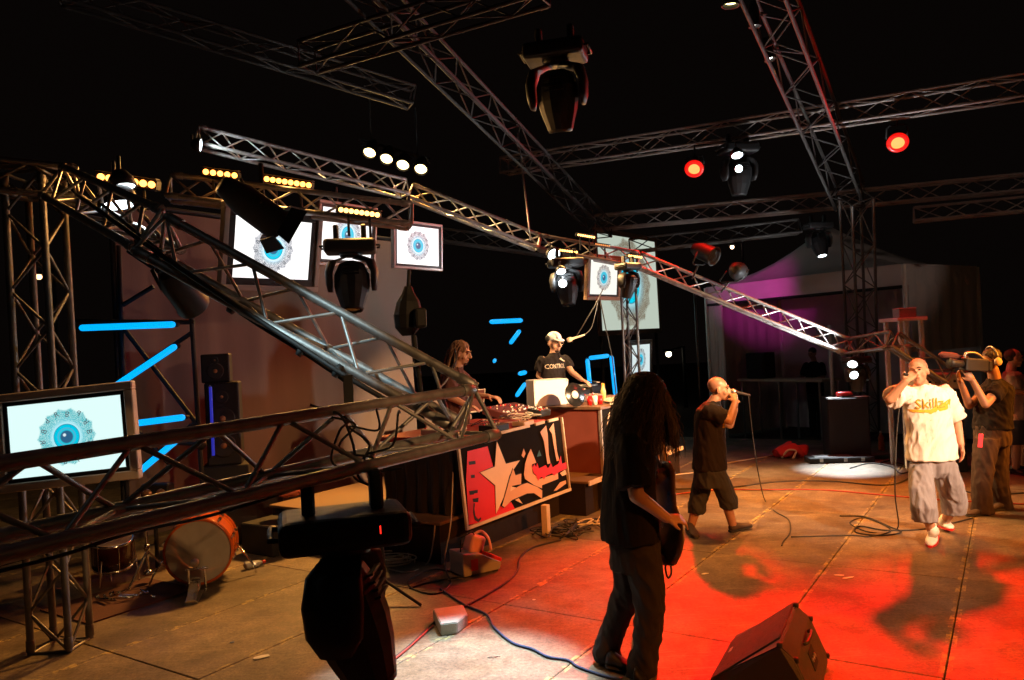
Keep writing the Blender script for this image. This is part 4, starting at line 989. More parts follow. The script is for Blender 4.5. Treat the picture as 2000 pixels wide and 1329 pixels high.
# ---- drum kit
M_SHELL = mat('orange_lacquer', (0.55, 0.10, 0.012), 0.2, 0.0, 0.25, 4)
M_HEAD = mat('clear_drum_head', (0.30, 0.25, 0.18), 0.22, 0.0, 0.15, 4)
dc = P(388, 1086, 6.85); dax = Vector((-0.24, 0.97, 0.0)).normalized()
dc.z = 0.315
bd = thing('bass_drum', 'orange bass drum with a clear smoky head on the stage floor', 'drum', Vector((dc.x, dc.y, 0)))
Md = along(dc, dc + dax)
rd = 0.285
obj('shell', lathem(Md, [(rd * 0.97, 0.0), (rd, 0.02), (rd, 0.42), (rd * 0.97, 0.44)], 40, False, False), M_SHELL, bd)
def drumhead_mat():
    m = bpy.data.materials.new('smoky_film'); m.use_nodes = True
    N = m.node_tree.nodes; L = m.node_tree.links; b = N['Principled BSDF']
    b.inputs['Base Color'].default_value = (0.55, 0.47, 0.36, 1); b.inputs['Roughness'].default_value = 0.16
    nz = N.new('ShaderNodeTexNoise'); nz.inputs['Scale'].default_value = 5
    mr = N.new('ShaderNodeMapRange'); mr.inputs['To Min'].default_value = 0.55; mr.inputs['To Max'].default_value = 0.8
    L.new(nz.outputs['Fac'], mr.inputs['Value']); L.new(mr.outputs['Result'], b.inputs['Alpha'])
    return m
obj('head', lathem(Md @ Matrix.Translation((0, 0, 0.004)), [(rd * 0.965, 0), (rd * 0.5, -0.001), (0.004, -0.002)], 40, False, True), drumhead_mat(), bd)
obj('far_head', lathem(Md @ Matrix.Translation((0, 0, 0.43)), [(rd * 0.965, 0), (0.004, 0.001)], 40, False, True), mat('far_head_film', (0.42, 0.36, 0.28), 0.35), bd)
for z in (-0.012, 0.415):
    hoop = obj('hoop', lathem(Md @ Matrix.Translation((0, 0, z)), [(rd * 0.965, 0), (rd * 1.035, 0), (rd * 1.035, 0.035), (rd * 0.985, 0.035), (rd * 0.965, 0)], 44, False, False), M_SHELL, bd)
for k in range(10):
    an = 2 * PI * k / 10 + 0.3
    for z0, z1 in ((-0.015, 0.12), (0.31, 0.44)):
        v = Vector((math.cos(an) * rd * 1.07, math.sin(an) * rd * 1.07, 0))
        rod('tension_rod', Md @ (v + Vector((0, 0, z0))), Md @ (v + Vector((0, 0, z1))), 0.006, M_CHROME, bd)
        obj('lug', box(Md @ Matrix.Translation(v * 0.98 + Vector((0, 0, 0.13 if z0 < 0 else 0.30))), 0.03, 0.03, 0.05, 0.008, 1), M_CHROME, bd)
for s in (-1, 1): obj('spur', tubes([Md @ Vector((s * rd, -0.02, 0.3)), Md @ Vector((s * rd * 1.5, -0.22, 0.26)), Md @ Vector((s * rd * 1.62, -0.30, 0.22))], 0.009, 6), M_CHROME, bd)
# foot pedal
pf = dc - dax * 0.34; pf.z = 0; pr = Vector((dax.y, -dax.x, 0))
pd = thing('drum_pedal', 'silver kick pedal in front of the bass drum', 'pedal', pf)
Mf = frame(pr, ZV, pf)
bm = bmesh.new()
for a, b in (((-0.05, -0.13, 0.02), (0.05, 0.0, 0.055)),): pass
secs = [(-0.15, 0.018, 0.042), (-0.06, 0.04, 0.040), (0.04, 0.07, 0.048), (0.13, 0.10, 0.045), (0.19, 0.125, 0.022)]
va = [[bm.verts.new(Mf @ Vector((sx * w2, y, z + dz))) for sx, dz in ((-1, 0), (1, 0), (1, 0.01), (-1, 0.01))] for y, z, w2 in secs]
for r0, r1 in zip(va, va[1:]):
    for k in range(4): bm.faces.new((r0[k], r0[(k + 1) % 4], r1[(k + 1) % 4], r1[k]))
bm.faces.new(list(reversed(va[0]))); bm.faces.new(va[-1])
obj('footboard', tomesh(bm), M_CHROME, pd)
obj('base_plate', box(Mf @ Matrix.Translation((0, 0.03, 0.006)), 0.10, 0.36, 0.01), M_STEEL, pd)
for s in (-1, 1): rod('post', Mf @ Vector((s * 0.07, 0.20, 0.0)), Mf @ Vector((s * 0.065, 0.20, 0.20)), 0.010, M_CHROME, pd)
rod('axle', Mf @ Vector((-0.09, 0.20, 0.20)), Mf @ Vector((0.09, 0.20, 0.20)), 0.010, M_CHROME, pd)
rod('beater_shaft', Mf @ Vector((0, 0.20, 0.20)), Mf @ Vector((0, 0.13, 0.30)), 0.007, M_CHROME, pd)
obj('beater', lathem(along(Mf @ Vector((0, 0.10, 0.27)), Mf @ Vector((0, 0.19, 0.29))), [(0.012, 0), (0.034, 0.006), (0.036, 0.03), (0.012, 0.05)], 16), M_WHITE, pd)
# hi-hat stand
hc = G(290, 1140); hs = thing('hi_hat_stand', 'chrome hi-hat stand left of the bass drum', 'cymbal stand', hc)
rod('tube', hc + ZV * 0.10, hc + ZV * 0.62, 0.013, M_CHROME, hs); rod('pull_rod', hc + ZV * 0.62, hc + ZV * 0.74, 0.005, M_CHROME, hs)
obj('collar', lathem(Matrix.Translation(hc + ZV * 0.30), [(0.022, 0), (0.028, 0.03), (0.02, 0.06)], 12), M_CHROME, hs)
for an in (0.4, 2.5, 4.4): rod('leg', hc + ZV * 0.3, hc + Vector((0.24 * math.cos(an), 0.24 * math.sin(an), 0.01)), 0.009, M_CHROME, hs)
obj('clutch', lathem(Matrix.Translation(hc + ZV * 0.08), [(0.05, 0), (0.055, 0.02), (0.02, 0.05)], 14), M_CHROME, hs)
# dark toms and snare
def drum(label, c, ax, r, h, m):
    t = thing('drum', label, 'drum', c)
    M = along(c, c + ax)
    obj('shell', lathem(M, [(r, 0), (r, h)], 28, True, False), m, t)
    obj('head', lathem(M @ Matrix.Translation((0, 0, h)), [(r * 0.98, 0), (0.004, 0.002)], 28, False, True), M_HEAD, t)
    for z in (0.0, h - 0.02): obj('hoop', lathem(M @ Matrix.Translation((0, 0, z)), [(r, 0), (r * 1.04, 0), (r * 1.04, 0.025), (r, 0.025)], 28, False, False), M_CHROME, t)
    for k in range(6):
        v = Vector((math.cos(k) * r * 1.05, math.sin(k) * r * 1.05, 0)); rod('tension_rod', M @ v, M @ (v + Vector((0, 0, h))), 0.005, M_CHROME, t)
    for k in range(3):
        a = 2 * PI * k / 3; q = M @ Vector((math.cos(a) * r * 1.05, math.sin(a) * r * 1.05, h * 0.5)); rod('leg', q, Vector((q.x + 0.03 * math.cos(a), q.y + 0.03 * math.sin(a), 0.0)), 0.008, M_CHROME, t)
M_DARKSH = mat('dark_red_lacquer', (0.06, 0.012, 0.006), 0.22, 0, 0.2, 4)
drum('dark floor tom in the shadow left of the hi-hat stand', P(222, 1105, 7.1), Vector((0.1, -0.2, 1)), 0.17, 0.26, M_DARKSH)
drum('dark snare drum behind the near truss left of the bass drum', P(195, 1040, 7.6), Vector((0.15, -0.35, 1)), 0.18, 0.16, M_DARKSH)
cy_ = thing('cymbal', 'brass cymbal glinting above the dark snare drum', 'cymbal', P(212, 1030, 7.2))
obj('plate', lathem(along(P(212, 1030, 7.2), P(208, 1000, 7.15)), [(0.20, 0), (0.12, 0.012), (0.05, 0.018), (0.04, 0.03), (0.006, 0.036)], 28, False, True), mat('brass', (0.6, 0.4, 0.14), 0.25, 1.0, 0.15, 30), cy_)
q = P(212, 1030, 7.2); rod('stand', q, Vector((q.x, q.y, 0)), 0.011, M_CHROME, cy_)
tag(obj('drum_rug', box(frame(MV, ZV, G(235, 1172) + ZV * 0.006), 0.95, 0.75, 0.012), mat('dark_red_rug', (0.07, 0.018, 0.012), 0.95, 0, 0.4, 12, 0.5, 90)), 'dark red rug under the loose drum hardware', 'rug')
hw = thing('drum_hardware', 'loose chrome drum hardware lying on the dark rug', 'hardware', G(250, 1166))
for k in range(9):
    a = G(190 + 14 * k, 1170 - 3 * (k % 4), 0.03); b = a + Vector((random.uniform(-0.16, 0.16), random.uniform(-0.12, 0.12), random.uniform(-0.005, 0.05)))
    rod('rod', a, b, random.uniform(0.006, 0.012), M_CHROME, hw)
    bm = bmesh.new(); ball(bm, a + ZV * 0.012, random.uniform(0.014, 0.024), u=8, v=6); obj('wing_nut', tomesh(bm), M_CHROME, hw)
rod('rod', G(190, 1170, 0.02), G(228, 1172, 0.02), 0.008, M_CHROME, hw)
# crushed bottle on its side
bq = G(476, 1106, 0.035); bt = thing('plastic_bottle', 'crushed clear bottle with a red cap lying right of the bass drum', 'bottle', G(488, 1108))
e = G(512, 1098, 0.035)
bm = bmesh.new(); tube(bm, [bq.lerp(e, s) + Vector((0, 0, 0.004 * math.sin(s * 30))) for s in (0, 0.08, 0.3, 0.45, 0.6, 0.78, 0.92, 1)], [0.02, 0.034, 0.032, 0.026, 0.033, 0.03, 0.014, 0.013], 10)
obj('body', tomesh(bm), M_GLASS, bt); rod('cap', e, e + (e - bq).normalized() * 0.03, 0.017, M_RED, bt)

# black boxes and stage stands behind the near truss
for k, (l, x, y, d, wd, dp, ht, m_) in enumerate((('black flight case behind the near truss in the middle', 560, 1010, 8.2, 0.8, 0.5, 0.42, M_BLACK), ('black keyboard case lying behind the drums', 470, 962, 8.6, 0.9, 0.35, 0.16, M_BLACK))):
    c = P(x, y, d); t = thing('flight_case', l, 'case', Vector((c.x, c.y, 0)))
    obj('shell', box(frame(MV, ZV, Vector((c.x, c.y, c.z / 2 + 0.002))), wd, dp, max(0.1, c.z), 0.012, 1), m_, t)
    for sx in (-1, 1): obj('corner', box(frame(MV, ZV, Vector((c.x, c.y, c.z))) @ Matrix.Translation((sx * (wd / 2 - 0.02), -dp / 2 + 0.02, -0.02)), 0.06, 0.06, 0.06, 0.012, 1), M_STEEL, t)
cl = thing('folded_cloth', 'orange cloth lying on the case behind the near truss', 'cloth', P(560, 955, 8.2))
bm = bmesh.new(); bmesh.ops.create_icosphere(bm, subdivisions=3, radius=0.16, matrix=Matrix.Translation(P(562, 958, 8.2)) @ Matrix.Diagonal((1.2, 0.8, 0.4, 1)))
for v in bm.verts: v.co += Vector((random.uniform(-1, 1), random.uniform(-1, 1), random.uniform(-1, 1))) * 0.018
obj('fold', tomesh(bm), mat('orange_cloth', (0.65, 0.16, 0.07), 0.8), cl)

# ================================================================== ON THE FLOOR
# concrete block with a clipped corner
k = [G(x, y) for x, y in ((846, 1212), (862, 1243), (893, 1239), (914, 1222), (905, 1203))]
bm = bmesh.new()
lo = [bm.verts.new(v + ZV * 0.002) for v in k]; hi = [bm.verts.new(v + ZV * 0.085 + Vector((random.uniform(-1, 1), random.uniform(-1, 1), 0)) * 0.004) for v in k]
bm.faces.new(list(reversed(lo))); bm.faces.new(hi)
for i in range(5): bm.faces.new((lo[i], lo[(i + 1) % 5], hi[(i + 1) % 5], hi[i]))
bmesh.ops.bevel(bm, geom=bm.edges[:], offset=0.006, segments=2, affect='EDGES')
tag(obj('concrete_block', tomesh(bm), M_STONE), 'pale concrete block with a clipped corner on the stage floor', 'block')
# fog machine: grey wedge case, red tank, hose handle
fc = G(945, 1128); fg = thing('fog_machine', 'grey smoke machine with a red tank in front of the riser', 'smoke machine', fc)
fx_ = (G(985, 1110) - G(908, 1128)).normalized(); fx_.z = 0; Mg = frame(fx_, ZV, G(945, 1122))
bm = bmesh.new()
prof = [(-0.20, 0.0), (0.17, 0.0), (0.19, 0.06), (-0.02, 0.175), (-0.20, 0.20)]
a_ = [bm.verts.new(Mg @ Vector((x, 0.0, z + 0.012))) for x, z in prof]; b_ = [bm.verts.new(Mg @ Vector((x, 0.26, z + 0.012))) for x, z in prof]
bm.faces.new(a_); bm.faces.new(list(reversed(b_)))
for i in range(5): bm.faces.new((a_[i], b_[i], b_[(i + 1) % 5], a_[(i + 1) % 5]))
bmesh.ops.bevel(bm, geom=bm.edges[:], offset=0.006, segments=1, affect='EDGES')
obj('case', tomesh(bm), mat('grey_sheet_metal', (0.34, 0.31, 0.29), 0.5, 0.2, 0.15, 12), fg)
obj('tank', box(Mg @ Matrix.Translation((0.0, 0.15, 0.24)) @ Matrix.Rotation(0.35, 4, 'Y'), 0.15, 0.15, 0.17, 0.03, 3), mat('pink_tank', (0.72, 0.30, 0.24), 0.35), fg)
obj('red_cover', box(Mg @ Matrix.Translation((0.11, 0.13, 0.13)) @ Matrix.Rotation(0.5, 4, 'Y'), 0.2, 0.24, 0.04, 0.008, 2), M_RED, fg)
obj('handle', tubes(crom([Mg @ Vector((-0.02, 0.16, 0.31)), Mg @ Vector((0.08, 0.16, 0.34)), Mg @ Vector((0.15, 0.15, 0.27)), Mg @ Vector((0.17, 0.14, 0.16))]), 0.012, 8), mat('pink_hose', (0.75, 0.4, 0.34), 0.4), fg)
obj('bracket', tubes([Mg @ Vector((-0.17, 0.1, 0.2)), Mg @ Vector((-0.16, 0.1, 0.33)), Mg @ Vector((-0.04, 0.1, 0.37)), Mg @ Vector((-0.01, 0.1, 0.31))], 0.007, 6), M_BLACK, fg)
obj('sticker', box(Mg @ Matrix.Translation((-0.09, -0.002, 0.10)), 0.07, 0.002, 0.10), M_RED, fg)
for sx in (-0.16, 0.13): obj('foot', box(Mg @ Matrix.Translation((sx, 0.03, 0.006)), 0.05, 0.04, 0.012), M_BLACK, fg)
# wedge monitor in the foreground
wa, wf, wfa = P(1555, 1181, 4.6), P(1522, 1263, 4.0), G(1436, 1263)
ext = (wf - wa); ext.z = 0
wbk, wcn = P(1583, 1207, 4.62), G(1617, 1298)
wm = thing('floor_monitor', 'black wedge floor monitor at the bottom edge', 'floor monitor', G(1530, 1320))
inn = [wfa + ZV * 0.004, wfa + ZV * 0.07 - (wa - wfa).normalized() * 0.0, wa, wbk, wcn + ZV * 0.06, wcn + ZV * 0.004]
M_CAB = mat('textured_black_cabinet', (0.045, 0.034, 0.028), 0.55, 0, 0.3, 12, 0.4, 180)
bm = bmesh.new()
a_ = [bm.verts.new(p) for p in inn]; b_ = [bm.verts.new(p + ext) for p in inn]
bm.faces.new(a_); bm.faces.new(list(reversed(b_)))
for i in range(6): bm.faces.new((a_[i], b_[i], b_[(i + 1) % 6], a_[(i + 1) % 6]))
bmesh.ops.recalc_face_normals(bm, faces=bm.faces[:])
bmesh.ops.bevel(bm, geom=bm.edges[:], offset=0.008, segments=2, affect='EDGES')
obj('cabinet', tomesh(bm), M_CAB, wm)
u1 = (wa - inn[1]); gn = ext.cross(u1).normalized()
if gn.z < 0: gn = -gn
cg = (wa + inn[1] + wf + inn[1] + ext) / 4
Mgr = frame(ext.normalized(), gn, cg + gn * 0.004)
obj('grille', box(Mgr, ext.length - 0.08, u1.length - 0.07, 0.012, 0.003, 1), mat('perforated_grille', (0.02, 0.02, 0.02), 0.55, 0.4, 0.2, 30, 0.8, 400), wm)
bk1 = (wcn + ZV * 0.06 + wbk) / 2 + ext * 0.5
bkn = (wcn + ZV * 0.06 - wbk).cross(ext).normalized()
if bkn.x < 0: bkn = -bkn
obj('connector_plate', box(frame(ext.normalized(), bkn, bk1 + bkn * 0.002), 0.14, 0.10, 0.006), M_BLACK, wm)
for s in (-1, 0, 1): obj('socket', lathem(frame(ext.normalized(), bkn, bk1 + bkn * 0.005 + ext.normalized() * 0.04 * s), [(0.012, 0), (0.012, 0.006), (0.008, 0.007)], 10), M_STEEL, wm)
obj('handle', tubes(crom([wbk + ext * 0.35 + bkn * 0.01, wbk + ext * 0.38 + bkn * 0.035, wbk + ext * 0.62 + bkn * 0.035, wbk + ext * 0.65 + bkn * 0.01]), 0.010, 8), M_BLACKP, wm)
obj('badge', box(frame(ext.normalized(), gn, cg + gn * 0.0115 - u1.normalized() * (u1.length * 0.36) ), 0.07, 0.02, 0.003), M_STEEL, wm)
for e_ in (0.0, 1.0):
    for q_ in (wa, wbk, wcn + ZV * 0.06): obj('corner_guard', box(frame(ext.normalized(), ZV, q_ + ext * (0.02 + 0.96 * e_)), 0.03, 0.03, 0.03, 0.008, 2), M_BLACKP, wm)
# far right: tall cabinet, bag, flat case
sc_ = G(1662, 899); t = thing('speaker_cabinet', 'tall black speaker cabinet with papers on top behind the singer', 'speaker', sc_)
Ms = frame(Vector((0.97, -0.22, 0)), ZV, sc_)
obj('cabinet', box(Ms @ Matrix.Translation((0, 0.3, 0.48)), 0.60, 0.6, 0.95, 0.012, 1), M_BLACK, t)
obj('grille', box(Ms @ Matrix.Translation((0, -0.004, 0.48)), 0.55, 0.01, 0.88), MATS['perforated_grille'], t)
pp = thing('paper_sheets', 'white papers lying on the tall black cabinet', 'paper', sc_ + ZV * 0.955)
for k, (x, y, r_) in enumerate(((-0.18, 0.12, 0.1), (0.1, 0.2, -0.3), (0.22, 0.1, 0.2))):
    obj('sheet', box(Ms @ Matrix.Translation((x, y, 0.962 + 0.003 * k)) @ Matrix.Rotation(r_, 4, 'Z'), 0.22, 0.16, 0.002), M_WHITE, pp)
rp = thing('red_pouch', 'red pouch on the papers on the tall cabinet', 'pouch', sc_ + ZV * 0.97)
bm = bmesh.new(); bbox(bm, Ms @ Matrix.Translation((-0.02, 0.18, 1.01)), 0.24, 0.14, 0.07, 0.03, 3); obj('shell', tomesh(bm, True), M_RED, rp)
bg = G(1544, 893); t = thing('red_bag', 'crumpled red bag on the floor left of the flat case', 'bag', bg)
bm = bmesh.new(); bmesh.ops.create_icosphere(bm, subdivisions=4, radius=1, matrix=Matrix.Translation(bg + ZV * 0.09) @ Matrix.Diagonal((0.28, 0.2, 0.12, 1)))
for v in bm.verts:
    q = v.co; k = 0.03 * math.sin(q.x * 19) + 0.03 * math.sin(q.y * 23 + q.x * 9) + 0.02 * math.sin(q.z * 40 + q.x * 30)
    v.co += Vector((k * 0.6, k * 0.4, k * 0.7)); v.co.z = max(0.003, v.co.z)
obj('body', tomesh(bm, True), mat('red_fabric', (0.5, 0.02, 0.018), 0.7, 0, 0.2, 14), t)
obj('strap', tubes(crom([bg + Vector((-0.2, -0.16, 0.02)), bg + Vector((-0.1, -0.19, 0.14)), bg + Vector((0.02, -0.2, 0.12)), bg + Vector((-0.06, -0.26, 0.01))]), 0.018, 6), M_CREAM, t)
fcs = G(1645, 905); t = thing('flat_case', 'long flat black case open on the floor before the tall cabinet', 'case', fcs)
Mt_ = frame(Vector((0.99, -0.12, 0)), ZV, fcs)
obj('tray', box(Mt_ @ Matrix.Translation((0, 0.16, 0.045)), 0.95, 0.34, 0.085, 0.01, 1), M_BLACK, t)
obj('inlay', box(Mt_ @ Matrix.Translation((-0.1, 0.16, 0.09)), 0.55, 0.24, 0.006), M_STEEL, t)
for s in (-0.3, 0.05, 0.3): obj('latch', box(Mt_ @ Matrix.Translation((s, -0.012, 0.05)), 0.05, 0.008, 0.05), M_STEEL, t)
# white frame stand, box on it, post, rack
def px_frame(label, d):
    t = thing('white_stand', label, 'stand', Vector((P(1775, 800, d).x, P(1775, 800, d).y, 0)))
    a, b = P(1758, 628, d), P(1798, 625, d)
    dn = Vector((0, 0.42, 0))
    for q in (a, b, a + dn, b + dn): obj('leg', box(Matrix.Translation((q.x, q.y, (q.z) / 2 + 0.001)), 0.055, 0.055, q.z, 0.004, 1), M_WHITE, t)
    c = (a + b + dn) / 2
    obj('top', box(Matrix.Translation((c.x, c.y, a.z + 0.025)), (b - a).length + 0.14, 0.56, 0.05, 0.006, 1), M_WHITE, t)
    for zz in (0.35, 0.85, 1.3): obj('rung', box(Matrix.Translation(((a.x + b.x) / 2, a.y, a.z - zz)), (b - a).length, 0.03, 0.05), M_WHITE, t)
    t2 = thing('small_case', 'small pale box on top of the white stand', 'box', Vector((c.x, c.y, a.z + 0.051)))
    obj('shell', box(Matrix.Translation((c.x + 0.03, c.y, a.z + 0.115)), 0.25, 0.2, 0.125, 0.008, 1), M_SILVER, t2); obj('lid', box(Matrix.Translation((c.x + 0.03, c.y, a.z + 0.184)), 0.26, 0.21, 0.012, 0.003, 1), M_WHITE, t2)
px_frame('tall white wooden stand behind the singer in white', 10.9)
q = G(1632, 872); tag(obj('steel_pole', tubes([q, Vector((q.x, q.y, P(1629, 635, (q - CAM).dot(FWD)).z))], 0.03, 10), M_WHITE), 'thin pale pole beside the tall black cabinet', 'pole')
q = G(1372, 870, -0.3); tag(obj('steel_pole', tubes([q, Vector((q.x, q.y, P(1370, 560, (q - CAM).dot(FWD)).z))], 0.025, 8), M_ALUD), 'thin dark pole left of the tent', 'pole')
rk = P(1845, 905, 10.4); rk.z = 0; t = thing('equipment_rack', 'rack of black cases with a pale amplifier on top behind the cameraman', 'rack', rk)
Mk = frame(Vector((1, -0.1, 0)), ZV, rk)
for k, (z0, z1, wd) in enumerate(((0.003, 0.5, 0.62), (0.503, 1.12, 0.6))):
    obj('case', box(Mk @ Matrix.Translation((0, 0.3, (z0 + z1) / 2)), wd, 0.55, z1 - z0, 0.012, 1), M_BLACK, t)
am = obj('amplifier', box(Mk @ Matrix.Translation((0, 0.28, 1.24)), 0.58, 0.5, 0.2, 0.008, 1), mat('cream_amp', (0.45, 0.38, 0.28), 0.5), t)
for k in range(6): obj('knob', lathem(Mk @ Matrix.Translation((-0.2 + 0.08 * k, 0.028, 1.24)) @ Matrix.Rotation(PI / 2, 4, 'X'), [(0.018, 0), (0.015, 0.02)], 10), M_BLACK, am)
obj('indicator', box(Mk @ Matrix.Translation((-0.36, 0.02, 1.42)), 0.05, 0.01, 0.016), em('green_led', (0.5, 0.8, 0.05), 1.0), t)
tj = G(1722, 880); cyl_thing('juice_bottle', 'orange labelled bottle on the floor beside the tall cabinet', 'bottle', tj + ZV * 0.002, [(0.045, 0), (0.05, 0.02), (0.05, 0.1), (0.04, 0.16), (0.05, 0.2), (0.018, 0.27), (0.018, 0.29)], mat('orange_label', (0.6, 0.22, 0.06), 0.4, 0, 0.5, 25), M_WHITE)
# table inside the tent
tt = fl.lerp(fr, 0.30) + sdir * 0.9; t = thing('folding_table', 'long dark table inside the tent', 'table', Vector((tt.x, tt.y, -0.34)))
Mt2 = frame(-tdir, ZV, Vector((tt.x, tt.y, 0)))
obj('table_top', box(Mt2 @ Matrix.Translation((0, 0, 0.98)), 2.2, 0.7, 0.05, 0.006, 1), M_CREAM, t)
for sx in (-1, 0, 1):
    for sy in (-0.3, 0.3): rod('leg', Mt2 @ Vector((sx * 1.0, sy, -0.34)), Mt2 @ Vector((sx * 1.0, sy, 0.955)), 0.025, M_STEEL, t)
t = thing('monitor_box', 'dark box on the table in the tent', 'box', Mt2 @ Vector((-0.7, 0, 1.01))); obj('shell', box(Mt2 @ Matrix.Translation((-0.7, 0, 1.30)), 0.5, 0.4, 0.58, 0.02, 2), M_BLACK, t); obj('face', box(Mt2 @ Matrix.Translation((-0.7, -0.203, 1.30)), 0.42, 0.01, 0.48), M_BLACKP, t)

# ---- cables
def cable(label, pts, r=0.008, m=M_RUBBER, z=None, k=6, name='cable'):
    q = [p if isinstance(p, Vector) else G(p[0], p[1], (z or 0) + r) for p in pts]
    return tag(obj(name, tubes(crom(q, k), r, 6), m), label, 'cable', 'stage cables')
M_CBLUE = mat('blue_cable', (0.025, 0.045, 0.11), 0.6); M_CRED = mat('red_cable', (0.28, 0.03, 0.02), 0.5); M_CPALE = mat('pale_cable', (0.50, 0.42, 0.30), 0.6)
cable('long blue cable curling over the white pool of light', [(860, 1150), (905, 1180), (950, 1200), (965, 1225), (1000, 1255), (1040, 1268), (1070, 1283), (1110, 1290), (1130, 1303), (1185, 1322), (1215, 1327)], 0.009, M_CBLUE)
cable('straight dark cable from the near stand to the smoke machine', [(735, 1312), (800, 1262), (850, 1215), (920, 1178), (985, 1140), (1010, 1115), (1016, 1090), (1040, 1070), (1095, 1055)], 0.009, M_RUBBER)
cable('red cable beside the concrete block', [(725, 1322), (790, 1272), (846, 1222)], 0.008, M_CRED)
cable('dark loop of cable left of the smoke machine', [(800, 1150), (830, 1140), (880, 1130), (905, 1125), (850, 1112), (800, 1132), (806, 1150), (850, 1160), (880, 1140), (870, 1108), (880, 1060)], 0.007)
cable('cable hanging down the riser left of the smoke machine', [P(885, 920, 7.4), P(882, 1000, 7.2), P(878, 1040, 7.1), (868, 1102), (890, 1112), (905, 1110)], 0.006, M_CPALE)
cable('pale cable by the riser foot', [P(850, 1020, 7.2), P(846, 1060, 7.15), (835, 1100), (800, 1118), (760, 1112)], 0.007, M_CPALE)
for j, l in enumerate(('pale coil of cable at the riser left corner', 'second pale coil of cable at the riser left corner')):
    c = G(757 + 14 * j, 1098 + 5 * j)
    cable(l, [c + Vector((0.19 * math.cos(a) * (1 + 0.2 * math.sin(a * 1.7)), 0.15 * math.sin(a), 0.01 + 0.004 * a)) for a in [0.8 * s for s in range(24)]], 0.007, M_CPALE)
cable('black cable crossing the stage behind the man in shorts', [(1300, 956), (1400, 953), (1440, 951), (1520, 941), (1620, 940), (1720, 948), (1765, 940), (1790, 920)], 0.010)
cable('pale cable from the guitarist to the right', [(1300, 930), (1330, 926), (1370, 921), (1420, 905), (1480, 895), (1510, 890)], 0.008, M_CPALE)
cable('red cable crossing the middle of the stage', [(1300, 968), (1400, 957), (1480, 957), (1600, 957), (1700, 965), (1780, 972), (1860, 978), (2000, 985)], 0.009, M_CRED)
cable('thin microphone cable of the man in shorts', [P(1462, 772, 7.9), P(1470, 850, 8.0), P(1482, 930, 8.1), (1495, 980), (1515, 1000), (1540, 1015), (1543, 1040), (1530, 1058), (1527, 1066)], 0.006)
cable('microphone cable dropping from the singer in white', [P(1764, 742, 6.95), P(1752, 840, 6.9), P(1748, 960, 6.85), (1752, 1035), (1700, 1040), (1660, 1022), (1690, 1012), (1740, 1035), (1700, 1048), (1660, 1046), (1545, 1049)], 0.006)
cable('dark loop of cable at the feet of the singer in white', [(1640, 1008), (1690, 1010), (1740, 1030), (1760, 1040), (1720, 1046), (1672, 1040), (1680, 1028), (1730, 1036), (1800, 1034), (1860, 1022), (1900, 1012)], 0.007)
cable('black cable tangle before the flat case', [(1660, 915), (1700, 905), (1740, 912), (1760, 925), (1780, 915), (1740, 900), (1720, 905)], 0.008)
cable('cable running to the right edge behind the cameraman', [(1870, 955), (1920, 968), (1960, 966), (2010, 962)], 0.008)
rt = random.Random(3)
for j, l in enumerate(('dark cable tangle under the far booth, nearest the banner', 'dark cable tangle under the far booth, middle', 'dark cable tangle under the far booth, nearest the guitarist', 'brown cable tangle below the wooden floor speaker')):
    c = G(1085 + 27 * j, 1048 - 8 * j)
    cable(l, [c + Vector((rt.uniform(-0.26, 0.26), rt.uniform(-0.3, 0.3), rt.uniform(0.008, 0.07))) for s in range(26)], 0.007, M_RUBBER if j < 3 else M_CPALE)
# cables on the near truss
for j, l in enumerate(('black cable looped round the near truss above the silhouetted light', 'black cable hanging in the near truss lattice', 'black cable drooping behind the near truss', 'black cable climbing over the near truss')):
    base = P(640 + 40 * j, 880, 3.0)
    cable(l, [base + Vector((rt.uniform(-0.10, 0.10), rt.uniform(-0.05, 0.08), 0.16 - 0.055 * s + rt.uniform(-0.05, 0.05))) for s in range(6)], 0.0048)
cable('thick cable strapped along the underside of the rising truss', [P(150, 380, 4.9), P(300, 488, 3.86), P(450, 590, 3.8), P(590, 680, 3.76), P(680, 738, 3.72), P(760, 785, 3.72)], 0.013)
cable('second cable strapped along the rising truss', [P(200, 400, 4.6), P(330, 505, 3.9), P(470, 612, 3.84), P(600, 694, 3.8), P(685, 752, 3.76)], 0.010)
cable('thin black cable hanging before the man with dreadlocks', [P(888, 680, 4.6), P(890, 705, 4.6), P(875, 740, 4.4), P(850, 765, 3.9), P(815, 790, 3.7)], 0.005)
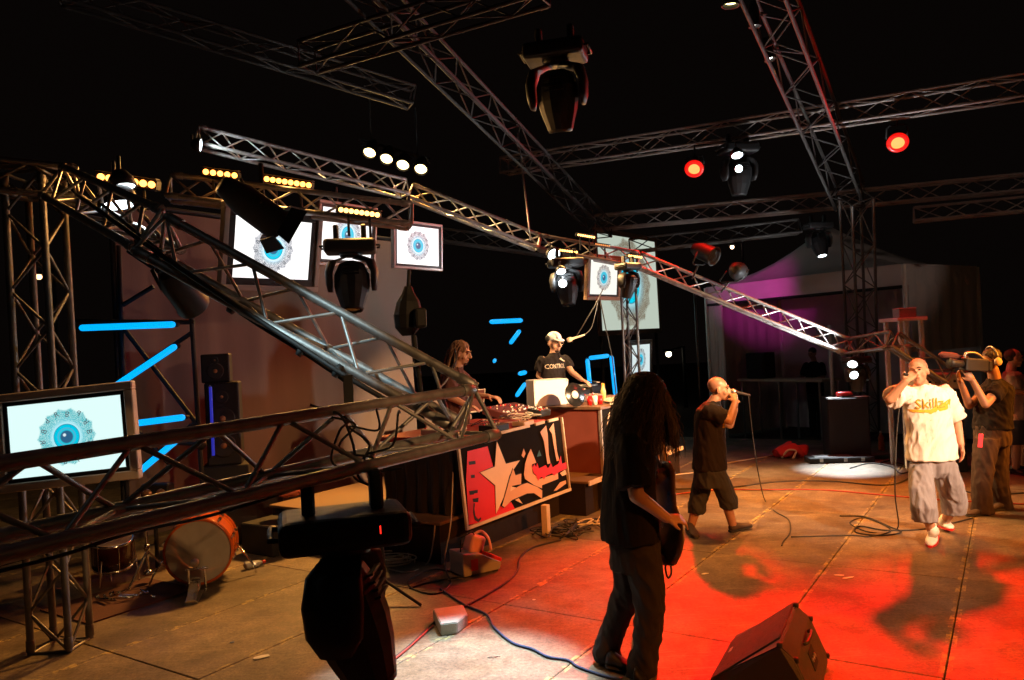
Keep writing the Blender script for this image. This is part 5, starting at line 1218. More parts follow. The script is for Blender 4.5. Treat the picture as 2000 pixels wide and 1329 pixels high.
# litter and tape
for l, x, y, wd, dp, r_ in (('white tape scrap on the red floor right of the man in shorts', 1655, 1129, 0.12, 0.03, 0.3), ('small white tape scrap left of the long one', 1640, 1124, 0.09, 0.025, -0.2), ('pale tape scrap in the shadow of the man in shorts', 1377, 1121, 0.08, 0.03, 0.4),
                            ('torn white paper near the lower left', 510, 1284, 0.14, 0.06, 0.5), ('small blue tape scrap on the amber floor', 453, 1255, 0.04, 0.02, 0.2), ('dark scratch of tape in the white pool of light', 965, 1284, 0.10, 0.008, 0.1), ('white scrap on the floor by the blue cable', 1043, 1172, 0.03, 0.02, 0.3)):
    c = G(x, y, 0.004); m_ = mat('blue_tape', (0.05, 0.10, 0.3), 0.6) if 'blue tape' in l else M_RUBBER if 'dark' in l else M_WHITE
    bm = bmesh.new(); n_ = 9
    Mx = Matrix.Translation(c) @ Matrix.Rotation(r_, 4, 'Z'); rr_ = [random.uniform(0.6, 1.1) for i in range(n_)]
    rings = [[bm.verts.new(Mx @ Vector((wd / 2 * math.cos(2 * PI * i / n_) * rr_[i], dp / 2 * math.sin(2 * PI * i / n_) * rr_[i], zz))) for i in range(n_)] for zz in (0.0, 0.003)]
    bm.faces.new(list(reversed(rings[0]))); bm.faces.new(rings[1])
    for i in range(n_): bm.faces.new((rings[0][i], rings[0][(i + 1) % n_], rings[1][(i + 1) % n_], rings[1][i]))
    tag(obj('tape_scrap', tomesh(bm), m_), l, 'litter')

# cable runs and straps on the near trusses, leads on the booths
cable('cable run along the underside of the near truss', [P(-60, 1118, 2.05), P(150, 1060, 2.28), P(330, 1015, 2.55), P(520, 965, 2.85), P(640, 932, 3.02), P(780, 900, 3.3), P(900, 872, 3.6)], 0.009)
cable('second cable run sagging below the near truss', [P(-60, 1130, 2.05), P(120, 1085, 2.22), P(260, 1040, 2.4), P(420, 1005, 2.66), P(600, 948, 2.95)], 0.006)
cable('cable looped over the top of the near truss', [P(600, 822, 2.95), P(640, 806, 2.98), P(668, 815, 3.0), P(690, 870, 3.02), P(700, 930, 3.05), P(725, 950, 3.1)], 0.006)
for x, y, d in ((455, 600, 3.86), (590, 684, 3.8), (660, 725, 3.76), (310, 500, 3.9)):
    c = P(x, y, d); dv = (P(x + 30, y + 18, d) - c).normalized()
    tag(obj('cable_strap', tubes([c - dv * 0.014, c + dv * 0.014], 0.036, 12), M_RUBBER), 'black strap tying cables to the rising truss near its %s' % {455: 'middle', 590: 'lower third', 660: 'low end', 310: 'top end'}[x], 'strap')
for j, l in enumerate(('thin lead trailing over the mixing console', 'thin red lead on the near booth front edge', 'thin pale lead across the near booth', 'dark lead hanging over the banner top edge', 'thin lead at the laptop foot')):
    c0 = G(935 + 24 * j, 838 - 5 * j, TZ)
    cable(l, [c0 + MV * rt.uniform(-0.35, 0.35) + NV * rt.uniform(-0.15, 0.15) + ZV * rt.uniform(0.01, 0.10) for s in range(8)], 0.004, (M_RUBBER, M_CRED, M_CPALE, M_RUBBER, M_CPALE)[j])
for j, (l, x, y) in enumerate((('loose white paper on the near booth', 955, 848), ('small white card at the near booth right end', 1040, 828), ('pale cigarette box beside the laptop', 948, 822))):
    c0 = G(x, y, TZ + 0.004); tag(obj('paper_sheet', box(frame(MV, ZV, c0 + ZV * 0.006) @ Matrix.Rotation(0.4 * j, 4, 'Z'), 0.14 - 0.03 * j, 0.10 - 0.02 * j, 0.004 + 0.010 * (j == 2)), M_CREAM), l, 'paper')

# ================================================================== PEOPLE
def vox(bm, voxel, smooth=4, disp=0.0, dscale=0.12, bigdisp=0.0):
    me = bpy.data.meshes.new('tmp'); bmesh.ops.recalc_face_normals(bm, faces=bm.faces[:]); bm.to_mesh(me); bm.free()
    o = bpy.data.objects.new('tmp', me); COL.objects.link(o)
    r = o.modifiers.new('r', 'REMESH'); r.mode = 'VOXEL'; r.voxel_size = voxel; r.adaptivity = 0
    s = o.modifiers.new('s', 'SMOOTH'); s.factor = 0.5; s.iterations = smooth
    for st, ds in ((disp, dscale), (bigdisp, dscale * 2.6)):
        if st:
            tx = bpy.data.textures.new('w', 'CLOUDS'); tx.noise_scale = ds; tx.noise_depth = 2
            d = o.modifiers.new('d', 'DISPLACE'); d.texture = tx; d.strength = st; d.mid_level = 0.5; d.texture_coords = 'GLOBAL'
    dg = bpy.context.evaluated_depsgraph_get()
    out = bpy.data.meshes.new_from_object(o.evaluated_get(dg))
    bpy.data.objects.remove(o); bpy.data.meshes.remove(me)
    out.polygons.foreach_set('use_smooth', [True] * len(out.polygons))
    return out
def folds(me, amp, kx=15.0, kz=3.5, lean=0.0, seed=0.0):
    """long cloth folds: ridged noise drawn out down the garment, leaning by `lean`"""
    cl, sl = math.cos(lean), math.sin(lean)
    n = len(me.vertices)
    co = [0.0] * (3 * n); no = [0.0] * (3 * n)
    me.vertices.foreach_get('co', co); me.vertices.foreach_get('normal', no)
    for i in range(0, 3 * n, 3):
        px_, py_, pz_ = co[i], co[i + 1], co[i + 2]
        x = px_ * cl + pz_ * sl; z = -px_ * sl + pz_ * cl
        a = mnoise.noise(Vector((x * kx + seed, py_ * kx, z * kz)))
        b = mnoise.noise(Vector((x * kx * 2.1 - seed, py_ * kx * 2.1, z * kz * 1.6 + 7)))
        h = amp * ((1 - 2.2 * abs(a)) * 0.7 + (1 - 2.2 * abs(b)) * 0.3 - 0.45)
        co[i] += no[i] * h; co[i + 1] += no[i + 1] * h; co[i + 2] += no[i + 2] * h
    me.vertices.foreach_set('co', co); me.update()
    return me
def cap(bm, a, b, ra, rb, n=12):
    """tapered limb with round ends"""
    d = (b - a); L_ = max(d.length, 1e-5); d = d / L_
    u, v = perp(d)
    secs = []
    for t in (-0.98, -0.8, -0.45): secs.append((a + d * ra * t, ra * math.sqrt(1 - t * t)))
    for t in (0, 0.33, 0.66, 1): secs.append((a.lerp(b, t), ra + (rb - ra) * t))
    for t in (0.45, 0.8, 0.98): secs.append((b + d * rb * t, rb * math.sqrt(1 - t * t)))
    loft(bm, [(c, u * r, v * r) for c, r in secs], n)
def limb(bm, pts, rad):
    for i in range(len(pts) - 1): cap(bm, pts[i], pts[i + 1], rad[i], rad[i + 1])
def head_frame(c, fwd, up=ZV):
    f = fwd.normalized(); x = f.cross(up).normalized(); z = x.cross(f)
    M = Matrix((x, f, z)).transposed().to_4x4(); M.translation = c; return M
def build_head(bm, M, k=1.0):
    def Q(x, y, z): return M @ (Vector((x, y, z)) * k)
    R3 = M.to_3x3().to_4x4()
    def B(x, y, z, rx, ry, rz): ball(bm, Q(x, y, z), (rx * k, ry * k, rz * k), R3, 16, 12)
    B(0, -0.012, 0.035, 0.076, 0.096, 0.088); B(0, 0.018, -0.025, 0.064, 0.078, 0.085); B(0, 0.045, -0.075, 0.042, 0.045, 0.04)
    B(0, 0.068, -0.098, 0.022, 0.022, 0.020); B(0, 0.080, 0.032, 0.050, 0.018, 0.014)
    for s in (-1, 1):
        B(s * 0.079, -0.006, -0.008, 0.010, 0.022, 0.034); B(s * 0.045, 0.058, -0.030, 0.022, 0.025, 0.026)
    cap(bm, Q(0, 0.094, 0.022), Q(0, 0.116, -0.022), 0.010 * k, 0.016 * k); B(0.014, 0.100, -0.027, 0.011, 0.012, 0.010); B(-0.014, 0.100, -0.027, 0.011, 0.012, 0.010)
    cap(bm, Q(-0.020, 0.090, -0.056), Q(0.020, 0.090, -0.056), 0.008 * k, 0.008 * k); cap(bm, Q(-0.017, 0.088, -0.069), Q(0.017, 0.088, -0.069), 0.009 * k, 0.009 * k)
def face_parts(t, M, k=1.0, brow=None):
    def Q(x, y, z): return M @ (Vector((x, y, z)) * k)
    for s in (-1, 1):
        bm = bmesh.new(); ball(bm, Q(s * 0.031, 0.088, 0.012), (0.013 * k, 0.008 * k, 0.007 * k), M.to_3x3().to_4x4(), 10, 8); obj('eye', tomesh(bm, True), M_EYE, t)
        bm = bmesh.new(); tube(bm, [Q(s * 0.014, 0.100, 0.030), Q(s * 0.032, 0.098, 0.037), Q(s * 0.052, 0.082, 0.030)], [0.005 * k, 0.006 * k, 0.003 * k], 6); obj('eyebrow', tomesh(bm, True), brow or M_HAIR, t)
    bm = bmesh.new(); tube(bm, [Q(-0.022, 0.0945, -0.0625), Q(0, 0.0985, -0.062), Q(0.022, 0.0945, -0.0625)], [0.002 * k, 0.0035 * k, 0.002 * k], 6); obj('mouth', tomesh(bm, True), mat('lips', (0.16, 0.05, 0.04), 0.5), t)
def build_hand(bm, wr, d, nrm, curl=0.5, thumb=1, k=1.0, spread=0.0):
    d = d.normalized(); nrm = (nrm - d * nrm.dot(d)).normalized(); s = d.cross(nrm) * thumb
    u = d * 0.085 * k
    loft(bm, [(wr - d * 0.01, s * 0.026 * k, nrm * 0.019 * k), (wr + u * 0.4, s * 0.037 * k, nrm * 0.017 * k), (wr + u * 1.0, s * 0.042 * k, nrm * 0.014 * k), (wr + u * 1.08, s * 0.036 * k, nrm * 0.010 * k)], 12)
    for i, (off, ln) in enumerate(((0.031, 0.9), (0.0105, 1.0), (-0.0105, 0.95), (-0.031, 0.76))):
        p = wr + u + s * off * k; dd = (d + s * spread * (1.5 - i) * 0.2).normalized(); a = 0.0
        for seg, L_ in enumerate((0.042, 0.028, 0.022)):
            a = curl * (0.9, 1.9, 2.5)[seg]
            dn = (dd * math.cos(a) + nrm * math.sin(a)).normalized(); q = p + dn * L_ * ln * k
            cap(bm, p, q, (0.0098 - 0.0012 * seg) * k, (0.0088 - 0.0012 * seg) * k, 8); p = q
    p = wr + u * 0.25 + s * 0.03 * k
    q = p + (s * 0.75 + d * 0.7 + nrm * 0.35).normalized() * 0.038 * k; cap(bm, p, q, 0.015 * k, 0.0115 * k, 8)
    q2 = q + (d * 0.9 + nrm * (0.2 + curl * 0.7) + s * (0.25 - 0.5 * curl)).normalized() * 0.032 * k; cap(bm, q, q2, 0.0115 * k, 0.0085 * k, 8)
def seclist(*a): return a
def shirt_loft(bm, secs, rv, fv):
    """secs: (centre, half width, half depth)"""
    loft(bm, [(c, rv * w2, fv * d2) for c, w2, d2 in secs], 20)
def shoe(t, heel, toe, m, sole=None, w_=0.05, h=0.085):
    d = (toe - heel).normalized(); u = ZV - d * d.z; u.normalize(); s = d.cross(u)
    L_ = (toe - heel).length
    bm = bmesh.new()
    secs = []
    for f, ww, hh in ((-0.05, 0.55, 0.75), (0.05, 0.85, 1.0), (0.25, 0.8, 1.0), (0.42, 0.85, 0.8), (0.65, 1.0, 0.58), (0.85, 0.95, 0.46), (0.98, 0.6, 0.36), (1.02, 0.3, 0.25)):
        hh *= h; secs.append((heel + d * L_ * f + u * (hh * 0.5 + 0.01), s * w_ * ww, u * hh * 0.5))
    loft(bm, secs, 14)
    o = obj('shoe', vox(bm, 0.008, 2), m, t)
    bm = bmesh.new()
    secs = []
    for f, ww in ((-0.07, 0.5), (0.03, 0.88), (0.3, 0.85), (0.65, 1.06), (0.9, 0.9), (1.04, 0.35)): secs.append((heel + d * L_ * f + u * 0.009, s * w_ * ww, u * 0.012))
    loft(bm, secs, 12); obj('sole', tomesh(bm), sole or M_RUBBER, o)
    return o

VB = 0.0075
# ---------------------------------------------------------------- singer in the white shirt
D = 7.05
J = lambda x, y, dd=0.0: P(x, y, D + dd)
sg = thing('person', 'singer in a white T-shirt and wide grey shorts holding a microphone to his mouth', 'person', G(1822, 1062))
fv = Vector((-0.22, -1, 0)).normalized(); rv = Vector((-1, 0.22, 0)).normalized()
Mh = head_frame(J(1794, 727, -0.06), Vector((-0.66, -0.75, 0.10)), Vector((-0.16, 0.05, 1)))
bm = bmesh.new()
build_head(bm, Mh, 0.98)
limb(bm, [J(1797, 745, -0.02), J(1806, 762, 0.0)], [0.056, 0.062])
shR, elR, wrR = J(1766, 766, -0.02), J(1738, 780, -0.22), J(1770, 744, -0.31)
shL, elL, wrL = J(1846, 768, 0.02), J(1869, 826, 0.06), J(1877, 868, -0.04)
limb(bm, [shR, elR, wrR], [0.052, 0.042, 0.030]); limb(bm, [shL, elL, wrL], [0.052, 0.042, 0.030])
build_hand(bm, wrR, J(1786, 729, -0.24) - wrR, Vector((0.3, -0.2, 0.8)), 0.75, -1)
build_hand(bm, wrL, Vector((0.02, -0.25, -1)), Vector((-0.8, 0.2, 0)), 0.35, -1)
loft(bm, [(J(1822, 895), rv * 0.15, fv * 0.10), (J(1816, 840), rv * 0.14, fv * 0.10), (J(1808, 780), rv * 0.17, fv * 0.10), (J(1806, 765), rv * 0.12, fv * 0.07)], 14)
limb(bm, [J(1803, 905), J(1804, 985, -0.12), J(1821, 1040, 0.02)], [0.08, 0.056, 0.042])
limb(bm, [J(1843, 905), J(1863, 982, 0.15), J(1844, 1024, 0.45)], [0.08, 0.056, 0.042])
obj('body', vox(bm, VB), M_SKIN, sg)
face_parts(sg, Mh, 0.98)
bm = bmesh.new()
ball(bm, Mh @ Vector((0, -0.02, 0.046)), (0.077, 0.094, 0.080), Mh.to_3x3().to_4x4(), 20, 14)
obj('hair', tomesh(bm, True), mat('shaved_scalp', (0.36, 0.19, 0.12), 0.5, 0, 0.2, 120), sg)
bm = bmesh.new()
shirt_loft(bm, [(J(1821, 898), 0.222, 0.15), (J(1820, 880), 0.216, 0.146), (J(1816, 840), 0.198, 0.135), (J(1811, 800), 0.195, 0.135), (J(1808, 778), 0.205, 0.125), (J(1806, 766), 0.19, 0.11), (J(1805, 757), 0.11, 0.085), (J(1803, 751), 0.075, 0.075)], rv, fv)
limb(bm, [J(1772, 772), shR.lerp(elR, 0.3)], [0.09, 0.088])
loft(bm, [(shR.lerp(elR, t), ZV * a, perp(elR - shR)[0] * b) for t, a, b in ((0.1, 0.08, 0.085), (0.5, 0.092, 0.09), (0.8, 0.102, 0.095))], 16)
dL = (elL - shL).normalized(); pa, pb = perp(dL)
loft(bm, [(shL + dL * t, pa * r_, pb * r_) for t, r_ in ((-0.06, 0.06), (0.0, 0.078), (0.1, 0.084), (0.2, 0.09), (0.27, 0.094))], 16)
obj('shirt', folds(vox(bm, 0.009, 3), 0.016, 12, 2.6, -0.5), mat('white_cotton', (0.80, 0.78, 0.74), 0.85, 0, 0.04, 20, 0.5, 16, stretch=(2.2, 2.2, 0.7)), sg)
M_GSH = mat('pale_grey_cotton', (0.25, 0.24, 0.27), 0.9, 0, 0.1, 20, 0.5, 14, stretch=(2, 2, 0.6))
bm = bmesh.new()
loft(bm, [(J(1822, 884), rv * 0.175, fv * 0.12), (J(1822, 905), rv * 0.185, fv * 0.12), (J(1823, 922), rv * 0.16, fv * 0.10), (J(1823, 934), rv * 0.09, fv * 0.06)], 18)
for pts in ([(1801, 905, 0, 0.105), (1800, 950, -0.08, 0.108), (1804, 990, -0.12, 0.107), (1807, 1018, -0.08, 0.106)], [(1843, 905, 0, 0.105), (1855, 945, 0.06, 0.112), (1863, 975, 0.14, 0.112), (1864, 1004, 0.22, 0.106)]):
    loft(bm, [(J(x, y, dd), rv * r_, fv * r_ * 0.95) for x, y, dd, r_ in pts], 18)
obj('shorts', folds(vox(bm, 0.009, 3), 0.016, 14, 3.0, 0.1, 5), M_GSH, sg)
def ankle_sock(t, a, b): obj('sock', tubes([a, b], [0.044, 0.042], 12), M_WHITE, t)
ankle_sock(sg, J(1819, 1026, -0.02), J(1822, 1046, 0.02)); ankle_sock(sg, J(1846, 1012, 0.36), J(1844, 1024, 0.45))
shoe(sg, G(1826, 1049) + ZV * 0.004, G(1817, 1070) + ZV * 0.002, M_WHITE, M_RED, 0.052, 0.10)
shoe(sg, J(1840, 1030, 0.5), J(1858, 1037, 0.32), M_WHITE, M_RED, 0.05, 0.10)
# shirt print: yellow lettering with a swash
pc_ = J(1822, 791, -0.205); Mt3 = frame(-rv, ZV, pc_) @ Matrix.Rotation(R(90 - 6), 4, 'X') @ Matrix.Rotation(0.05, 4, 'Z')
M_YEL = mat('yellow_print', (0.78, 0.42, 0.04), 0.7); M_PINK = mat('print_outline', (0.30, 0.16, 0.05), 0.7)
sh = bpy.data.objects[[c.name for c in sg.children if c.name.startswith('shirt')][0]]
def wrap_print(me, off=0.004):
    """lay flat print on the shirt front by ray cast along the view of the chest"""
    og = origin(sg)
    for v in me.vertices:
        p = v.co - og
        ok, loc, nr, ix = sh.ray_cast(p + fv * 0.4, -fv)
        if ok: v.co = loc + og + fv * off
    return me
tm = text_mesh('Skillz', 0.115, Mt3, 0.0)
tm.transform(Matrix.Identity(4))
tl = tm.copy(); tl.transform(Matrix.Translation(pc_) @ Matrix.Diagonal((1.06, 1.0, 1.16, 1)) @ Matrix.Translation(-pc_))
def subdiv(me, cuts=2):
    bm = bmesh.new(); bm.from_mesh(me); bmesh.ops.triangulate(bm, faces=bm.faces[:]); bmesh.ops.subdivide_edges(bm, edges=bm.edges[:], cuts=cuts, use_grid_fill=True); bm.to_mesh(me); bm.free(); return me
bm = bmesh.new()
sw = [(-0.19, -0.035), (-0.14, -0.068), (-0.02, -0.078), (0.0, -0.092), (0.03, -0.076), (0.19, -0.062), (0.20, 0.02), (0.18, 0.03), (0.185, -0.03), (0.0, -0.048), (-0.12, -0.045)]
f = bm.faces.new([bm.verts.new(Mt3 @ Vector((x, y, 0))) for x, y in sw]); bmesh.ops.triangulate(bm, faces=[f])
ms_ = bpy.data.meshes.new('swash'); bm.to_mesh(ms_); bm.free()
obj('print_swash', wrap_print(subdiv(ms_), 0.005), M_YEL, sg)
obj('print_outline', wrap_print(subdiv(tl, 1), 0.006), M_PINK, sg)
obj('print_letters', wrap_print(subdiv(tm, 1), 0.009), M_YEL, sg)
# his microphone
mic = thing('microphone', 'microphone held at the mouth of the singer in white', 'microphone', J(1779, 734, -0.24))
Mm = along(J(1766, 730, -0.30), J(1785, 740, -0.17))
def mic_mesh(t, M, L_=0.2):
    obj('handle', lathem(M, [(0.008, 0), (0.012, 0.01), (0.017, L_ * 0.7), (0.019, L_ * 0.74)], 12), M_BLACKP, t)
    obj('grille', lathem(M @ Matrix.Translation((0, 0, L_ * 0.74)), [(0.019, 0), (0.026, 0.012), (0.027, 0.03), (0.02, 0.048), (0.004, 0.054)], 12), M_STEEL, t)
mic_mesh(mic, Mm)

# ---------------------------------------------------------------- man in dark shirt and long shorts, walking right
D = 7.85
J = lambda x, y, dd=0.0: P(x, y, D + dd)
mm = thing('person', 'bald man in a dark T-shirt and long dark shorts singing towards the right', 'person', G(1400, 1044))
fv = Vector((0.94, -0.34, 0)).normalized(); rv = Vector((-0.34, -0.94, 0)).normalized()
Mh = head_frame(J(1404, 761), Vector((0.97, -0.25, -0.03)))
bm = bmesh.new(); build_head(bm, Mh, 0.98)
limb(bm, [J(1398, 778), J(1388, 795)], [0.056, 0.065])
shR, elR, wrR = J(1384, 802, -0.17), J(1424, 822, -0.2), J(1436, 785, -0.14)
shL, elL, wrL = J(1388, 802, 0.17), J(1425, 830, 0.2), J(1436, 800, 0.10)
limb(bm, [shR, elR, wrR], [0.054, 0.044, 0.030]); limb(bm, [shL, elL, wrL], [0.054, 0.044, 0.030])
build_hand(bm, wrR, J(1431, 766, -0.06) - wrR, Vector((0.1, 0.9, 0.3)), 0.7, 1)
build_hand(bm, wrL, J(1433, 776, 0.02) - wrL, Vector((0.1, -0.9, 0.3)), 0.7, -1)
loft(bm, [(J(1386, 915), rv * 0.15, fv * 0.11), (J(1386, 860), rv * 0.14, fv * 0.11), (J(1386, 805), rv * 0.17, fv * 0.10)], 14)
limb(bm, [J(1378, 915, 0.08), J(1362, 985, 0.1), J(1348, 1032, 0.12)], [0.085, 0.056, 0.042])
limb(bm, [J(1396, 915, -0.08), J(1418, 980, -0.05), J(1431, 1026, 0.0)], [0.085, 0.056, 0.042])
obj('body', vox(bm, VB), M_SKIND, mm); face_parts(mm, Mh, 0.98)
bm = bmesh.new(); ball(bm, Mh @ Vector((0, -0.02, 0.046)), (0.0765, 0.094, 0.080), Mh.to_3x3().to_4x4(), 20, 14); obj('hair', tomesh(bm, True), mat('shaved_scalp_dark', (0.26, 0.12, 0.075), 0.42, 0, 0.15, 120), mm)
M_DKS = mat('charcoal_cotton', (0.016, 0.012, 0.011), 0.9, 0, 0.2, 20, 0.5, 14, spec=0.15, stretch=(2, 2, 0.7))
bm = bmesh.new()
shirt_loft(bm, [(J(1386, 917), 0.185, 0.175), (J(1386, 890), 0.18, 0.168), (J(1386, 850), 0.175, 0.155), (J(1387, 815), 0.19, 0.155), (J(1386, 800), 0.19, 0.13), (J(1389, 789), 0.10, 0.09), (J(1392, 784), 0.072, 0.07)], rv, fv)
for a, b in ((shR, elR), (shL, elL)):
    d_ = (b - a).normalized(); u_, v_ = perp(d_)
    loft(bm, [(a + d_ * t, u_ * r_, v_ * r_) for t, r_ in ((-0.06, 0.05), (0.0, 0.085), (0.09, 0.09), (0.17, 0.09))], 16)
obj('shirt', folds(vox(bm, 0.010, 3), 0.016, 14, 4.0, 0.35, 2), M_DKS, mm)
bm = bmesh.new()
loft(bm, [(J(1386, 905), rv * 0.17, fv * 0.16), (J(1387, 935), rv * 0.18, fv * 0.165), (J(1388, 950), rv * 0.18, fv * 0.16)], 18)
for pts in ([(1378, 920, 0.08, 0.10), (1368, 960, 0.1, 0.098), (1362, 985, 0.1, 0.094), (1360, 1003, 0.1, 0.088)], [(1398, 920, -0.08, 0.10), (1411, 950, -0.07, 0.10), (1421, 975, -0.06, 0.10), (1423, 993, -0.05, 0.088)]):
    loft(bm, [(J(x, y, dd), rv * r_, fv * r_) for x, y, dd, r_ in pts], 18)
obj('shorts', folds(vox(bm, 0.010, 3), 0.016, 14, 5.0, 0.5, 3), mat('dark_grey_twill', (0.030, 0.030, 0.031), 0.8, 0, 0.2, 20, 0.5, 14, spec=0.2), mm)
M_BRSH = mat('brown_suede', (0.05, 0.03, 0.02), 0.8)
shoe(mm, G(1345, 1036) + ZV * 0.01, G(1360, 1053) + ZV * 0.003, M_BRSH, M_RUBBER, 0.05, 0.08)
shoe(mm, G(1428, 1040) + ZV * 0.004, G(1467, 1033) + ZV * 0.02, M_BRSH, M_RUBBER, 0.05, 0.08)
obj('pass_card', box(Matrix.Translation(J(1411, 829, -0.12)), 0.05, 0.02, 0.07, 0.003, 1), mat('yellow_card', (0.8, 0.6, 0.02), 0.5), mm)
mic = thing('microphone', 'microphone held level by the man in long shorts', 'microphone', J(1445, 769, -0.05))
mic_mesh(mic, along(J(1466, 773, -0.06), J(1428, 764, -0.03)))

# ---------------------------------------------------------------- guitarist with long hair, seen from behind
D = 4.62
J = lambda x, y, dd=0.0: P(x, y, D + dd)
gt = thing('person', 'guitarist with long dark hair, black shirt and dark trousers seen from behind', 'person', G(1232, 1322))
fv = Vector((0.93, 0.36, 0)).normalized(); rv = Vector((0.36, -0.93, 0)).normalized()
Mh = head_frame(J(1262, 772), Vector((0.88, 0.40, -0.28)))
bm = bmesh.new(); build_head(bm, Mh, 1.0)
limb(bm, [J(1252, 800), J(1236, 838)], [0.06, 0.065])
shR, elR, wrR = J(1228, 868, -0.16), J(1243, 968, -0.24), J(1302, 1012, -0.2)
shL, elL, wrL = J(1236, 862, 0.18), J(1262, 930, 0.34), J(1284, 925, 0.40)
limb(bm, [shR, elR, wrR], [0.055, 0.046, 0.031]); limb(bm, [shL, elL, wrL], [0.055, 0.046, 0.031])
build_hand(bm, wrR, Vector((0.85, 0.25, -0.15)), Vector((-0.1, 0.6, -0.9)), 0.45, -1)
build_hand(bm, wrL, Vector((0.2, 0.4, 0.6)), Vector((0.3, -0.9, 0.3)), 0.6, 1)
loft(bm, [(J(1234, 1060), rv * 0.15, fv * 0.11), (J(1226, 950), rv * 0.14, fv * 0.11), (J(1230, 866), rv * 0.17, fv * 0.10)], 14)
limb(bm, [J(1250, 1060), J(1262, 1185), J(1240, 1312)], [0.085, 0.058, 0.042])
obj('body', vox(bm, VB), M_SKIN, gt); face_parts(gt, Mh)
M_BLT = mat('black_cotton', (0.012, 0.010, 0.010), 0.9, 0, 0.3, 20, 0.5, 12, spec=0.15, stretch=(2, 2, 0.6))
bm = bmesh.new()
shirt_loft(bm, [(J(1230, 1054), 0.21, 0.17), (J(1228, 1020), 0.205, 0.16), (J(1227, 960), 0.20, 0.145), (J(1230, 900), 0.205, 0.135), (J(1233, 866), 0.20, 0.115), (J(1237, 846), 0.12, 0.095), (J(1240, 838), 0.08, 0.075)], rv, fv)
for a, b, L2 in ((shR, elR, 0.25), (shL, elL, 0.2)):
    d_ = (b - a).normalized(); u_, v_ = perp(d_)
    loft(bm, [(a + d_ * t, u_ * r_, v_ * r_) for t, r_ in ((-0.06, 0.05), (0.0, 0.09), (0.12, 0.10), (L2, 0.105))], 16)
obj('shirt', folds(vox(bm, 0.011, 3), 0.018, 12, 3.0, 0.1, 4), M_BLT, gt)
M_JEAN = mat('black_denim', (0.034, 0.028, 0.027), 0.85, 0, 0.25, 25, 0.5, 14, spec=0.15, stretch=(2, 2, 0.7))
bm = bmesh.new()
loft(bm, [(J(1240, 1040), rv * 0.16, fv * 0.14), (J(1240, 1080), rv * 0.165, fv * 0.15), (J(1240, 1110), rv * 0.16, fv * 0.145)], 18)
loft(bm, [(J(x, y, dd), rv * r_, fv * r_) for x, y, dd, r_ in ((1250, 1075, -0.06, 0.115), (1264, 1140, -0.08, 0.10), (1269, 1190, -0.08, 0.088), (1264, 1250, -0.05, 0.084), (1254, 1300, -0.02, 0.09), (1250, 1322, 0, 0.094))], 18)
loft(bm, [(J(x, y, dd), rv * r_, fv * r_) for x, y, dd, r_ in ((1230, 1085, 0.08, 0.11), (1226, 1150, 0.12, 0.094), (1212, 1195, 0.15, 0.084), (1194, 1240, 0.16, 0.082), (1184, 1274, 0.17, 0.088), (1190, 1290, 0.18, 0.084))], 18)
obj('trousers', folds(vox(bm, 0.011, 3), 0.016, 12, 5.0, 0.4, 6), M_JEAN, gt)
shoe(gt, G(1240, 1336), G(1262, 1338), M_BLACKP, M_RUBBER, 0.055, 0.09); shoe(gt, G(1186, 1308) + ZV * 0.02, G(1235, 1312) + ZV * 0.004, M_BLACKP, M_RUBBER, 0.055, 0.09)
# long wavy hair
bm = bmesh.new(); rh = random.Random(11)
hc = Mh.translation.copy(); H3 = Mh.to_3x3()
ball(bm, Mh @ Vector((0, -0.02, 0.03)), (0.092, 0.115, 0.105), H3.to_4x4(), 16, 12)
loft(bm, [(J(1262, 760), rv * 0.09, fv * 0.10), (J(1248, 790, -0.02), rv * 0.11, fv * 0.12), (J(1232, 830, -0.04), rv * 0.13, fv * 0.11), (J(1218, 862, -0.05), rv * 0.15, fv * 0.08), (J(1210, 880, -0.05), rv * 0.10, fv * 0.03)], 16)
core = vox(bm, 0.012, 3, 0.035, 0.06)
bm = bmesh.new(); bm.from_mesh(core)
for i in range(1500):
    an = rh.uniform(0, 2 * PI); el = rh.uniform(-0.1, 1.45)
    v = Vector((math.cos(an) * math.cos(el) * 0.098, math.sin(an) * math.cos(el) * 0.118 - 0.02, math.sin(el) * 0.108 + 0.03))
    front = math.sin(an) > 0.45
    p = Mh @ v; out = (H3 @ Vector((v.x, v.y + 0.02, 0))).normalized()
    L_ = rh.uniform(0.28, 0.46) if not front else rh.uniform(0.26, 0.42)
    drift = (Vector((-0.22, 0, 0)) if not front else Vector((0.02, 0.0, 0))) + out * (rh.uniform(0.0, 0.10) + (0.18 if rh.random() < 0.06 else 0))
    ph = rh.uniform(0, 6); am = rh.uniform(0.005, 0.020)
    pts = []
    for s in range(9):
        t = s / 8
        q = p + out * (0.05 * math.sin(t * 1.5)) + drift * (t * L_ * 0.9) - ZV * (L_ * (t ** 1.15)) + Vector((math.sin(ph + t * 15), math.cos(ph * 1.3 + t * 13), 0)) * am
        pts.append(q)
    tube(bm, pts, [0.0026, 0.003, 0.003, 0.0028, 0.0026, 0.0024, 0.002, 0.0016, 0.0008], 3)
obj('hair', tomesh(bm, True), M_HAIR, gt)
